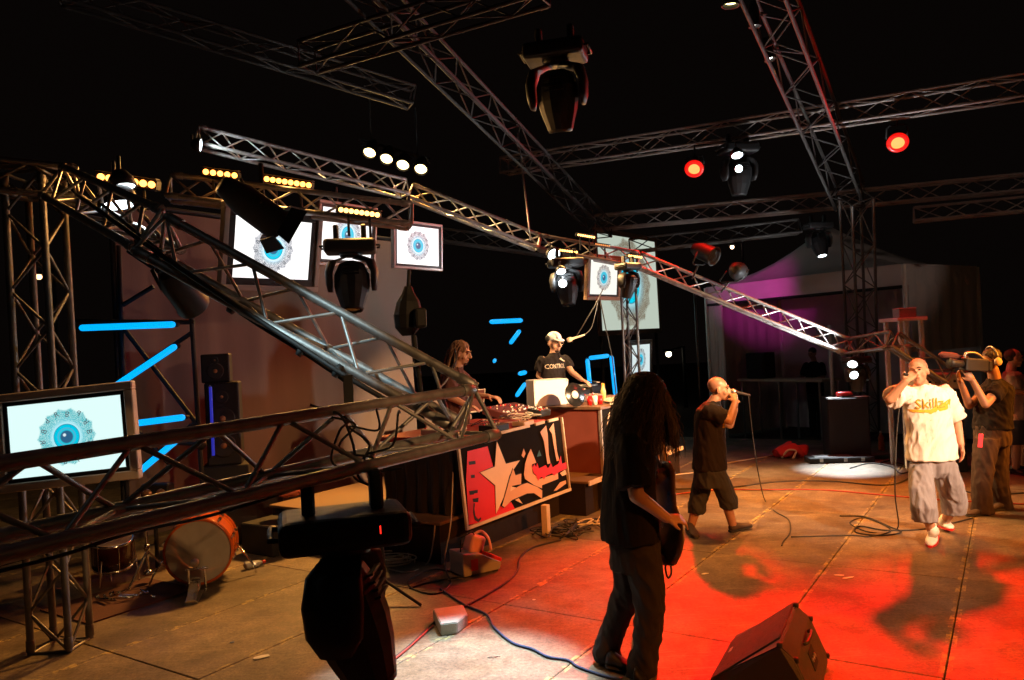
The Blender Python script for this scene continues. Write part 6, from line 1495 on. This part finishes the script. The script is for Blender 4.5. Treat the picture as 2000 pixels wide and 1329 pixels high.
# guitar seen edge on
gu = thing('electric_guitar', 'dark electric guitar seen edge on at the hip of the guitarist', 'guitar', J(1292, 1000, -0.05))
gT = J(1314, 1102, -0.08); gd = (gT - J(1284, 850, 0.45)).normalized(); gc = gT - gd * 0.36
tn = Vector((0.80, 0.50, 0.18)); tn = (tn - gd * tn.dot(gd)).normalized(); wn = gd.cross(tn)
bm = bmesh.new()
secs = []
for t, w2 in ((-0.30, 0.05), (-0.27, 0.11), (-0.18, 0.155), (-0.06, 0.13), (0.04, 0.12), (0.16, 0.165), (0.27, 0.16), (0.33, 0.11), (0.36, 0.03)):
    secs.append((gc + gd * t, wn * w2, tn * 0.024))
loft(bm, secs, 20)
obj('body', tomesh(bm, True), mat('guitar_lacquer', (0.07, 0.035, 0.02), 0.3, 0, 0.2, 6), gu)
obj('neck', box(frame(gd, tn, gc - gd * 0.44 + tn * 0.02), 0.36, 0.055, 0.022, 0.006, 1), M_WOOD, gu)
obj('headstock', box(frame(gd, tn, gc - gd * 0.70 + tn * 0.015), 0.16, 0.09, 0.018, 0.006, 1), M_WOOD, gu)
obj('fretboard', box(frame(gd, tn, gc - gd * 0.38 + tn * 0.034), 0.48, 0.05, 0.006), M_BLACK, gu)
obj('bridge', box(frame(gd, tn, gc + gd * 0.2 + tn * 0.03), 0.03, 0.09, 0.014, 0.003, 1), M_CHROME, gu)
for s in (-0.04, 0.08): obj('pickup', box(frame(gd, tn, gc + gd * s + tn * 0.026), 0.03, 0.08, 0.012), M_CREAM, gu)
obj('strap', tubes(crom([gc + gd * 0.36, J(1245, 1010, 0.28), J(1215, 900, 0.24), J(1232, 850, 0.02), J(1262, 870, -0.16), gc - gd * 0.28]), 0.016, 6), M_BLACK, gu)
obj('strap_end', tubes(crom([gc + gd * 0.34, J(1300, 1105, -0.03), J(1304, 1128, -0.04), J(1311, 1120, -0.04), J(1309, 1095, -0.03)]), 0.006, 6), M_BLACK, gu)

# ---------------------------------------------------------------- cameraman
D = 8.1
J = lambda x, y, dd=0.0: P(x, y, D + dd)
cm = thing('person', 'cameraman in a black T-shirt and headphones with a camera on his shoulder', 'person', G(1930, 1003))
fv = Vector((-0.93, -0.36, 0)).normalized(); rv = Vector((-0.36, 0.93, 0)).normalized()
Mh = head_frame(J(1934, 706), Vector((-0.98, -0.18, -0.05)))
bm = bmesh.new(); build_head(bm, Mh, 0.96)
limb(bm, [J(1939, 722), J(1943, 742)], [0.056, 0.062])
shN, elN, wrN = J(1952, 758, -0.17), J(1925, 790, -0.30), J(1900, 744, -0.26)
shF, elF, wrF = J(1938, 756, 0.18), J(1893, 792, 0.02), J(1876, 746, -0.06)
limb(bm, [shN, elN, wrN], [0.053, 0.043, 0.030]); limb(bm, [shF, elF, wrF], [0.053, 0.043, 0.030])
build_hand(bm, wrN, J(1886, 723, -0.22) - wrN, Vector((-0.1, 0.9, 0.4)), 0.28, 1)
build_hand(bm, wrF, J(1868, 722, -0.08) - wrF, Vector((-0.2, -0.3, 0.9)), 0.45, -1)
loft(bm, [(J(1938, 845), rv * 0.15, fv * 0.11), (J(1938, 800), rv * 0.14, fv * 0.11), (J(1942, 758), rv * 0.17, fv * 0.10)], 14)
limb(bm, [J(1930, 850, -0.05), J(1922, 930, -0.1), J(1915, 990, -0.06)], [0.085, 0.056, 0.042])
obj('body', vox(bm, VB), M_SKIND, cm); face_parts(cm, Mh, 0.96)
bm = bmesh.new(); ball(bm, Mh @ Vector((0, -0.025, 0.055)), (0.085, 0.098, 0.082), Mh.to_3x3().to_4x4(), 20, 14); obj('hair', vox(bm, 0.007, 1, 0.02, 0.02), M_HAIR, cm)
obj('headphone_band', tubes([Mh @ Vector((0.088 * math.cos(a), -0.015, 0.03 + 0.125 * math.sin(a))) for a in [PI * s / 12 for s in range(13)]], 0.009, 8), M_STEEL, cm)
for s in (-1, 1): obj('ear_cup', lathem(Mh @ Matrix.Translation((s * 0.078, -0.012, -0.005)) @ Matrix.Rotation(s * PI / 2, 4, 'Y'), [(0.042, 0), (0.046, 0.015), (0.035, 0.03), (0.01, 0.034)], 16), M_CREAM, cm)
bm = bmesh.new()
shirt_loft(bm, [(J(1939, 838), 0.19, 0.175), (J(1939, 815), 0.19, 0.17), (J(1940, 785), 0.19, 0.155), (J(1943, 765), 0.195, 0.145), (J(1944, 754), 0.18, 0.11), (J(1943, 746), 0.10, 0.085), (J(1942, 740), 0.07, 0.07)], rv, fv)
for a, b in ((shN, elN), (shF, elF)):
    d_ = (b - a).normalized(); u_, v_ = perp(d_)
    loft(bm, [(a + d_ * t, u_ * r_, v_ * r_) for t, r_ in ((-0.06, 0.05), (0.0, 0.082), (0.1, 0.085), (0.17, 0.085))], 16)
obj('shirt', folds(vox(bm, 0.010, 3), 0.016, 14, 5.0, 0.6, 8), M_DKS, cm)
bm = bmesh.new()
loft(bm, [(J(1938, 828), rv * 0.165, fv * 0.165), (J(1938, 850), rv * 0.175, fv * 0.175), (J(1938, 870), rv * 0.17, fv * 0.17)], 18)
for pts in ([(1928, 855, -0.08, 0.125), (1922, 900, -0.1, 0.108), (1918, 945, -0.1, 0.095), (1918, 985, -0.06, 0.10), (1919, 1002, -0.05, 0.112)], [(1946, 855, 0.08, 0.12), (1948, 900, 0.1, 0.105), (1950, 945, 0.12, 0.095), (1955, 980, 0.16, 0.098), (1958, 994, 0.18, 0.11)]):
    loft(bm, [(J(x, y, dd), rv * r_, fv * r_) for x, y, dd, r_ in pts], 18)
obj('trousers', folds(vox(bm, 0.010, 3), 0.018, 12, 5.0, 0.3, 9), mat('dark_brown_trousers', (0.050, 0.032, 0.025), 0.85, 0, 0.2, 20, 0.5, 14, spec=0.2), cm)
shoe(cm, G(1920, 1007) + ZV * 0.002, G(1888, 1009) + ZV * 0.002, M_BRSH, M_RUBBER, 0.05, 0.08); shoe(cm, G(1958, 996) + ZV * 0.002, G(1930, 999) + ZV * 0.002, M_BRSH, M_RUBBER, 0.05, 0.08)
obj('pass_card', box(frame(Vector((1, 0.1, 0)), ZV, J(1915, 861, -0.22)) @ Matrix.Rotation(0.15, 4, 'Y'), 0.05, 0.01, 0.14, 0.003, 1), mat('pink_card', (0.75, 0.05, 0.12), 0.45), cm)
vc = thing('video_camera', 'shoulder video camera with a furry microphone held by the cameraman', 'video camera', J(1910, 712, -0.2))
cf = (J(1862, 708, -0.22) - J(1925, 712, -0.16)).normalized(); Mv = frame(cf, ZV, J(1902, 713, -0.24))
obj('housing', box(Mv, 0.26, 0.11, 0.13, 0.012, 2), M_BLACKP, vc)
obj('lens_barrel', lathem(along(Mv @ Vector((0.13, 0, 0.0)), Mv @ Vector((0.3, 0, 0.005))), [(0.036, 0), (0.038, 0.06), (0.046, 0.10), (0.05, 0.15), (0.044, 0.155)], 18), M_BLACKP, vc)
obj('lens', lathem(along(Mv @ Vector((0.277, 0, 0.0)), Mv @ Vector((0.4, 0, 0.0))), [(0.042, 0.002), (0.02, 0.007), (0.003, 0.008)], 18, False, True), MATS['glass_dark'], vc)
obj('handle', tubes(crom([Mv @ Vector((0.11, 0, 0.06)), Mv @ Vector((0.09, 0, 0.115)), Mv @ Vector((-0.02, 0, 0.12)), Mv @ Vector((-0.12, 0, 0.06))]), 0.013, 8), M_STEEL, vc)
obj('shotgun_microphone', lathem(along(Mv @ Vector((0.02, -0.06, 0.075)), Mv @ Vector((0.5, -0.06, 0.09))), [(0.012, 0), (0.016, 0.1), (0.03, 0.14), (0.036, 0.22), (0.032, 0.30), (0.012, 0.335)], 14), mat('furry_windshield', (0.10, 0.03, 0.025), 0.9, 0, 0.4, 60, 0.8, 200), vc)
obj('viewfinder', box(Mv @ Matrix.Translation((-0.06, -0.075, 0.04)), 0.10, 0.05, 0.05, 0.01, 2), M_BLACKP, vc)
obj('battery', box(Mv @ Matrix.Translation((-0.16, 0, -0.005)), 0.05, 0.09, 0.10, 0.008, 1), M_BLACK, vc)

# ---------------------------------------------------------------- man at the right edge
D = 10.15
J = lambda x, y, dd=0.0: P(x, y, D + dd)
fm = thing('person', 'man in a grey T-shirt and shorts at the right edge looking away', 'person', G(1987, 925))
fv = Vector((0.93, -0.36, 0)).normalized(); rv = Vector((-0.36, -0.93, 0)).normalized()
Mh = head_frame(J(1980, 700), Vector((0.98, -0.2, -0.1)))
bm = bmesh.new(); build_head(bm, Mh, 1.0)
limb(bm, [J(1976, 714), J(1974, 730)], [0.058, 0.066])
shR, elR, wrR = J(1976, 736, -0.18), J(1982, 764, -0.22), J(2008, 766, -0.22)
limb(bm, [shR, elR, wrR], [0.055, 0.045, 0.032]); build_hand(bm, wrR, Vector((0.9, 0.1, 0.1)), Vector((0, 0.9, 0.3)), 0.5, 1)
shL, elL, wrL = J(1980, 736, 0.18), J(1992, 768, 0.2), J(2012, 772, 0.1)
limb(bm, [shL, elL, wrL], [0.055, 0.045, 0.032]); build_hand(bm, wrL, Vector((0.9, -0.1, 0.1)), Vector((0, -0.9, 0.3)), 0.5, -1)
loft(bm, [(J(1986, 810), rv * 0.15, fv * 0.12), (J(1985, 770), rv * 0.15, fv * 0.12), (J(1978, 732), rv * 0.17, fv * 0.10)], 14)
limb(bm, [J(1984, 815, -0.09), J(1985, 870, -0.09), J(1984, 912, -0.08)], [0.09, 0.06, 0.044]); limb(bm, [J(1996, 815, 0.09), J(2000, 865, 0.1), J(1998, 905, 0.12)], [0.09, 0.06, 0.044])
obj('body', vox(bm, 0.009), M_SKIN, fm); face_parts(fm, Mh)
bm = bmesh.new(); ball(bm, Mh @ Vector((0, -0.035, 0.035)), (0.080, 0.085, 0.085), Mh.to_3x3().to_4x4(), 18, 12); obj('hair', tomesh(bm, True), M_STUB, fm)
bm = bmesh.new()
shirt_loft(bm, [(J(1990, 818), 0.21, 0.20), (J(1989, 790), 0.21, 0.20), (J(1985, 760), 0.20, 0.17), (J(1979, 740), 0.20, 0.14), (J(1977, 731), 0.18, 0.11), (J(1976, 726), 0.10, 0.085)], rv, fv)
for a, b in ((shR, elR), (shL, elL)):
    d_ = (b - a).normalized(); u_, v_ = perp(d_); loft(bm, [(a + d_ * t, u_ * r_, v_ * r_) for t, r_ in ((-0.05, 0.05), (0.0, 0.085), (0.1, 0.09), (0.18, 0.09))], 16)
obj('shirt', folds(vox(bm, 0.011, 3), 0.014, 13, 4.0, 0.3, 1), mat('grey_cotton', (0.22, 0.17, 0.13), 0.9, 0, 0.1, 20, 0.4, 14), fm)
bm = bmesh.new()
loft(bm, [(J(1988, 808), rv * 0.18, fv * 0.18), (J(1989, 830), rv * 0.18, fv * 0.18)], 18)
for pts in ([(1984, 820, -0.09, 0.12), (1984, 850, -0.09, 0.115), (1984, 868, -0.09, 0.11)], [(1996, 820, 0.09, 0.12), (1999, 850, 0.1, 0.115), (2000, 866, 0.1, 0.11)]):
    loft(bm, [(J(x, y, dd), rv * r_, fv * r_) for x, y, dd, r_ in pts], 16)
obj('shorts', vox(bm, 0.012, 3, 0.018, 0.09), mat('dark_blue_shorts', (0.03, 0.035, 0.05), 0.85), fm)
shoe(fm, G(1976, 925), G(2004, 930), M_BLACKP, M_RUBBER, 0.055, 0.11); shoe(fm, G(1992, 918), G(2020, 920), M_BLACKP, M_RUBBER, 0.055, 0.11)

# ---------------------------------------------------------------- man in the white cap behind the far booth
D = 10.45
J = lambda x, y, dd=0.0: P(x, y, D + dd)
dj = thing('person', 'man in a white cap, glasses and a printed black T-shirt behind the far booth', 'person', Vector((J(1080, 800, 0.1).x, J(1080, 800, 0.1).y, RZ)))
fv = Vector((0.62, -0.78, 0)).normalized(); rv = Vector((-0.78, -0.62, 0)).normalized()
Mh = head_frame(J(1083, 669), Vector((0.55, -0.80, -0.22)))
bm = bmesh.new(); build_head(bm, Mh, 1.14)
limb(bm, [J(1083, 684), J(1081, 698)], [0.058, 0.066])
shR, elR, wrR = J(1060, 704, -0.05), J(1053, 735, 0.0), J(1068, 752, -0.2)
shL, elL, wrL = J(1102, 703, 0.12), J(1116, 727, 0.0), J(1136, 742, -0.16)
limb(bm, [shR, elR, wrR], [0.053, 0.044, 0.030]); limb(bm, [shL, elL, wrL], [0.053, 0.044, 0.030])
build_hand(bm, wrR, Vector((0.7, -0.4, -0.3)), Vector((0, 0, -1)), 0.3, -1); build_hand(bm, wrL, Vector((0.6, -0.5, -0.3)), Vector((0, 0, -1)), 0.35, 1)
loft(bm, [(J(1080, 790), rv * 0.15, fv * 0.11), (J(1080, 750), rv * 0.14, fv * 0.11), (J(1081, 700), rv * 0.17, fv * 0.09)], 14)
bz = J(1080, 800, 0.1)
for s in (-1, 1): limb(bm, [J(1080, 790) + rv * 0.09 * s, Vector((bz.x, bz.y, RZ + 0.45)) + rv * 0.1 * s, Vector((bz.x, bz.y, RZ + 0.05)) + rv * 0.1 * s], [0.085, 0.06, 0.045])
obj('body', vox(bm, VB), M_SKIN, dj); face_parts(dj, Mh, 1.14)
Mh = Mh @ Matrix.Scale(1.12, 4)
bm = bmesh.new(); ball(bm, Mh @ Vector((0, -0.015, 0.052)), (0.084, 0.103, 0.080), Mh.to_3x3().to_4x4(), 20, 14)
loft(bm, [(Mh @ Vector((0, y, z)), Mh.to_3x3() @ Vector((a, 0, 0)), Mh.to_3x3() @ Vector((0, 0.0, 0.006))) for y, z, a in ((0.06, 0.055, 0.072), (0.10, 0.050, 0.066), (0.135, 0.042, 0.045))], 14)
obj('cap', tomesh(bm, True), M_WHITE, dj)
def glasses(t, M, m):
    for s in (-1, 1):
        obj('spectacle_lens', tubes([M @ Vector((s * 0.034 + 0.022 * math.cos(a), 0.106, 0.010 + 0.017 * math.sin(a))) for a in [2 * PI * k / 12 for k in range(13)]], 0.003, 5), m, t)
        rod('spectacle_arm', M @ Vector((s * 0.056, 0.104, 0.012)), M @ Vector((s * 0.082, -0.005, 0.014)), 0.003, m, t)
glasses(dj, Mh, M_CHROME)
bm = bmesh.new(); ball(bm, Mh @ Vector((0, 0.062, -0.092)), (0.036, 0.034, 0.026), Mh.to_3x3().to_4x4(), 14, 10); obj('beard', tomesh(bm, True), M_STUB, dj)
for s in (-1, 1): obj('ear_cup', lathem(Mh @ Matrix.Translation((s * 0.080, -0.03, 0.045)) @ Matrix.Rotation(s * PI / 2, 4, 'Y'), [(0.035, 0), (0.038, 0.014), (0.02, 0.03)], 14), M_BLACKP, dj)
bm = bmesh.new()
shirt_loft(bm, [(J(1080, 800), 0.19, 0.16), (J(1080, 760), 0.19, 0.155), (J(1080, 725), 0.19, 0.145), (J(1081, 709), 0.195, 0.13), (J(1081, 700), 0.175, 0.10), (J(1082, 694), 0.10, 0.08), (J(1083, 689), 0.072, 0.07)], rv, fv)
for a, b in ((shR, elR), (shL, elL)):
    d_ = (b - a).normalized(); u_, v_ = perp(d_); loft(bm, [(a + d_ * t, u_ * r_, v_ * r_) for t, r_ in ((-0.05, 0.05), (0.0, 0.08), (0.08, 0.085), (0.15, 0.085))], 16)
sh = obj('shirt', folds(vox(bm, 0.010, 3), 0.012, 13, 4.0, 0.3, 1), M_DKS, dj)
bm = bmesh.new()
loft(bm, [(Vector((bz.x, bz.y, z)), rv * a, fv * a * 0.8) for z, a in ((1.12, 0.19), (0.95, 0.19), (0.8, 0.2))], 16)
for s in (-1, 1): loft(bm, [(Vector((bz.x, bz.y, z)) + rv * 0.1 * s, rv * a, fv * a) for z, a in ((0.95, 0.10), (0.7, 0.085), (RZ + 0.08, 0.08))], 14)
obj('trousers', vox(bm, 0.013, 3, 0.015), M_JEAN, dj)
for s in (-1, 1):
    q = Vector((bz.x, bz.y, RZ)) + rv * 0.1 * s; shoe(dj, q - fv * 0.06, q + fv * 0.18, M_BLACKP)
def wrap2(me, tt, shp, fvec, off):
    og = origin(tt)
    for v in me.vertices:
        ok, loc, nr, ix = shp.ray_cast(v.co - og + fvec * 0.4, -fvec)
        if ok: v.co = loc + og + fvec * off
    return me
pq = J(1087, 716, -0.13)
tm = text_mesh('CONTROL', 0.058, frame(-rv, ZV, pq) @ Matrix.Rotation(PI / 2, 4, 'X') @ Matrix.Diagonal((1, 1.5, 1, 1)), 0.0)
obj('shirt_lettering', wrap2(subdiv(tm, 1), dj, sh, fv, 0.006), M_CREAM, dj)
bm = bmesh.new(); f = bm.faces.new([bm.verts.new(pq - rv * x + ZV * z) for x, z in ((0.06, 0.10), (0.10, 0.115), (0.12, 0.09), (0.17, 0.06), (0.13, 0.06), (0.10, 0.075))]); bmesh.ops.triangulate(bm, faces=[f])
me = bpy.data.meshes.new('bird'); bm.to_mesh(me); bm.free(); obj('shirt_print', wrap2(subdiv(me, 2), dj, sh, fv, 0.006), M_CREAM, dj)

# ---------------------------------------------------------------- man with dreadlocks behind the near booth
D = 8.7
J = lambda x, y, dd=0.0: P(x, y, D + dd)
dr = thing('person', 'man with long brown dreadlocks behind the near booth looking down to the right', 'person', Vector((J(893, 800).x, J(893, 800).y, RZ)))
fv = Vector((0.90, -0.44, 0)).normalized(); rv = Vector((-0.44, -0.90, 0)).normalized()
Mh = head_frame(J(900, 690), Vector((0.93, -0.28, -0.24)))
bm = bmesh.new(); build_head(bm, Mh, 1.08)
limb(bm, [J(896, 708), J(890, 724)], [0.056, 0.066])
shR, elR, wrR = J(877, 736, -0.16), J(880, 776, -0.2), J(912, 792, -0.2)
shL, elL, wrL = J(900, 734, 0.18), J(925, 772, 0.3), J(955, 775, 0.15)
limb(bm, [shR, elR, wrR], [0.053, 0.044, 0.030]); limb(bm, [shL, elL, wrL], [0.053, 0.044, 0.030])
build_hand(bm, wrR, Vector((0.8, -0.3, -0.2)), Vector((0, 0, -1)), 0.35, 1); build_hand(bm, wrL, Vector((0.8, -0.5, -0.1)), Vector((0, 0, -1)), 0.45, -1, 1.15)
loft(bm, [(J(888, 820), rv * 0.15, fv * 0.11), (J(888, 780), rv * 0.14, fv * 0.11), (J(889, 730), rv * 0.17, fv * 0.09)], 14)
bz = J(890, 800)
for s in (-1, 1): limb(bm, [J(888, 815) + rv * 0.09 * s, Vector((bz.x, bz.y, RZ + 0.45)) + rv * 0.1 * s, Vector((bz.x, bz.y, RZ + 0.05)) + rv * 0.1 * s], [0.085, 0.06, 0.045])
obj('body', vox(bm, VB), M_SKIN, dr); face_parts(dr, Mh, 1.08)
bm = bmesh.new(); ball(bm, Mh @ Vector((0, 0.070, -0.102)), (0.03, 0.03, 0.022), Mh.to_3x3().to_4x4(), 12, 8); obj('beard', tomesh(bm, True), M_STUB, dr)
bm = bmesh.new()
shirt_loft(bm, [(J(888, 830), 0.19, 0.165), (J(888, 790), 0.19, 0.16), (J(888, 755), 0.19, 0.15), (J(889, 738), 0.195, 0.13), (J(889, 730), 0.17, 0.10), (J(891, 723), 0.10, 0.08), (J(893, 718), 0.07, 0.07)], rv, fv)
for a, b in ((shR, elR), (shL, elL)):
    d_ = (b - a).normalized(); u_, v_ = perp(d_); loft(bm, [(a + d_ * t, u_ * r_, v_ * r_) for t, r_ in ((-0.05, 0.05), (0.0, 0.08), (0.1, 0.085), (0.17, 0.085))], 16)
obj('shirt', folds(vox(bm, 0.010, 3), 0.014, 13, 4.0, 0.3, 1), mat('brown_tshirt', (0.085, 0.03, 0.022), 0.9, 0, 0.15, 20, 0.4, 14), dr)
bm = bmesh.new()
loft(bm, [(Vector((bz.x, bz.y, z)), rv * a, fv * a * 0.85) for z, a in ((1.15, 0.19), (0.95, 0.19), (0.8, 0.2))], 16)
for s in (-1, 1): loft(bm, [(Vector((bz.x, bz.y, z)) + rv * 0.1 * s, rv * a, fv * a) for z, a in ((0.95, 0.10), (0.7, 0.09), (RZ + 0.08, 0.085))], 14)
obj('trousers', vox(bm, 0.013, 3, 0.015), mat('pale_tan_trousers', (0.38, 0.27, 0.17), 0.85, 0, 0.15, 20), dr)
for s in (-1, 1):
    q = Vector((bz.x, bz.y, RZ)) + rv * 0.1 * s; shoe(dr, q - fv * 0.06, q + fv * 0.18, M_BRSH)
bm = bmesh.new(); H3 = Mh.to_3x3()
ball(bm, Mh @ Vector((0, -0.02, 0.048)), (0.092, 0.106, 0.098), H3.to_4x4(), 18, 12)
core = vox(bm, 0.008, 1, 0.025, 0.03)
bm = bmesh.new(); bm.from_mesh(core)
for i in range(46):
    an = rh.uniform(PI * 0.88, PI * 2.12); el = rh.uniform(-0.15, 1.1)
    v = Vector((math.cos(an) * math.cos(el) * 0.092, math.sin(an) * math.cos(el) * 0.104 - 0.02, math.sin(el) * 0.098 + 0.048))
    p = Mh @ v; out = (H3 @ Vector((v.x, v.y + 0.02, 0))).normalized(); L_ = rh.uniform(0.30, 0.46)
    back = Vector((-0.42, 0.1, 0)) * rh.uniform(0.5, 1.1)
    ph = rh.uniform(0, 6)
    pts = [p + out * (0.035 * math.sin(t * 1.7)) + back * (t * L_ * 0.75) - ZV * (L_ * t ** 1.2) + Vector((math.sin(ph + t * 8), math.cos(ph + t * 7), 0)) * 0.006 for t in [s / 8 for s in range(9)]]
    r0 = rh.uniform(0.009, 0.014); tube(bm, pts, [r0 * (1 + 0.15 * math.sin(ph + 3 * s)) for s in range(8)] + [r0 * 0.4], 6)
obj('hair', tomesh(bm, True), M_DREAD, dr)

# ---------------------------------------------------------------- dark figure in the tent
tq = Mt2 @ Vector((0.15, 0.75, -0.34))
tp = thing('person', 'dark figure standing behind the table inside the tent', 'person', tq)
fv = (Mt2.to_3x3() @ Vector((0, -1, 0))).normalized(); rv = (Mt2.to_3x3() @ Vector((-1, 0, 0))).normalized()
H = lambda r_, f_, z: tq + rv * r_ + fv * f_ + ZV * z
Mh = head_frame(H(0, 0.03, 1.86), (fv - ZV * 0.3))
bm = bmesh.new(); build_head(bm, Mh, 1.0); limb(bm, [H(0, 0.0, 1.76), H(0, -0.02, 1.66)], [0.056, 0.062])
for s in (-1, 1):
    limb(bm, [H(s * 0.19, 0, 1.60), H(s * 0.27, 0.06, 1.34), H(s * 0.18, 0.30, 1.30)], [0.052, 0.042, 0.03]); build_hand(bm, H(s * 0.18, 0.30, 1.30), fv * 0.9 - rv * 0.2 * s, Vector((0, 0, -1)), 0.35, s)
    limb(bm, [H(s * 0.1, 0, 1.0), H(s * 0.1, 0.02, 0.55), H(s * 0.1, 0, 0.09)], [0.085, 0.058, 0.042])
loft(bm, [(H(0, 0, 1.0), rv * 0.15, fv * 0.10), (H(0, 0, 1.3), rv * 0.14, fv * 0.1), (H(0, 0, 1.62), rv * 0.17, fv * 0.09)], 14)
obj('body', vox(bm, 0.010), M_SKIND, tp); face_parts(tp, Mh)
bm = bmesh.new(); ball(bm, Mh @ Vector((0, -0.02, 0.05)), (0.084, 0.098, 0.084), Mh.to_3x3().to_4x4(), 18, 12); obj('hair', tomesh(bm, True), M_HAIR, tp)
bm = bmesh.new()
shirt_loft(bm, [(H(0, 0, 0.98), 0.2, 0.16), (H(0, 0, 1.25), 0.2, 0.15), (H(0, 0, 1.55), 0.2, 0.13), (H(0, 0, 1.63), 0.15, 0.1), (H(0, 0, 1.68), 0.07, 0.07)], rv, fv)
for s in (-1, 1): limb(bm, [H(s * 0.19, 0, 1.58), H(s * 0.24, 0.04, 1.42)], [0.085, 0.085])
obj('shirt', vox(bm, 0.012, 3, 0.015), M_BLT, tp)
bm = bmesh.new()
loft(bm, [(H(0, 0, 1.02), rv * 0.18, fv * 0.15), (H(0, 0, 0.88), rv * 0.19, fv * 0.16)], 16)
for s in (-1, 1): loft(bm, [(H(s * 0.1, 0, z), rv * a, fv * a) for z, a in ((0.95, 0.10), (0.5, 0.08), (0.06, 0.08))], 14)
obj('trousers', vox(bm, 0.013, 3, 0.012), M_JEAN, tp)
for s in (-1, 1): shoe(tp, H(s * 0.1, -0.06, 0), H(s * 0.1, 0.18, 0), M_BLACKP)
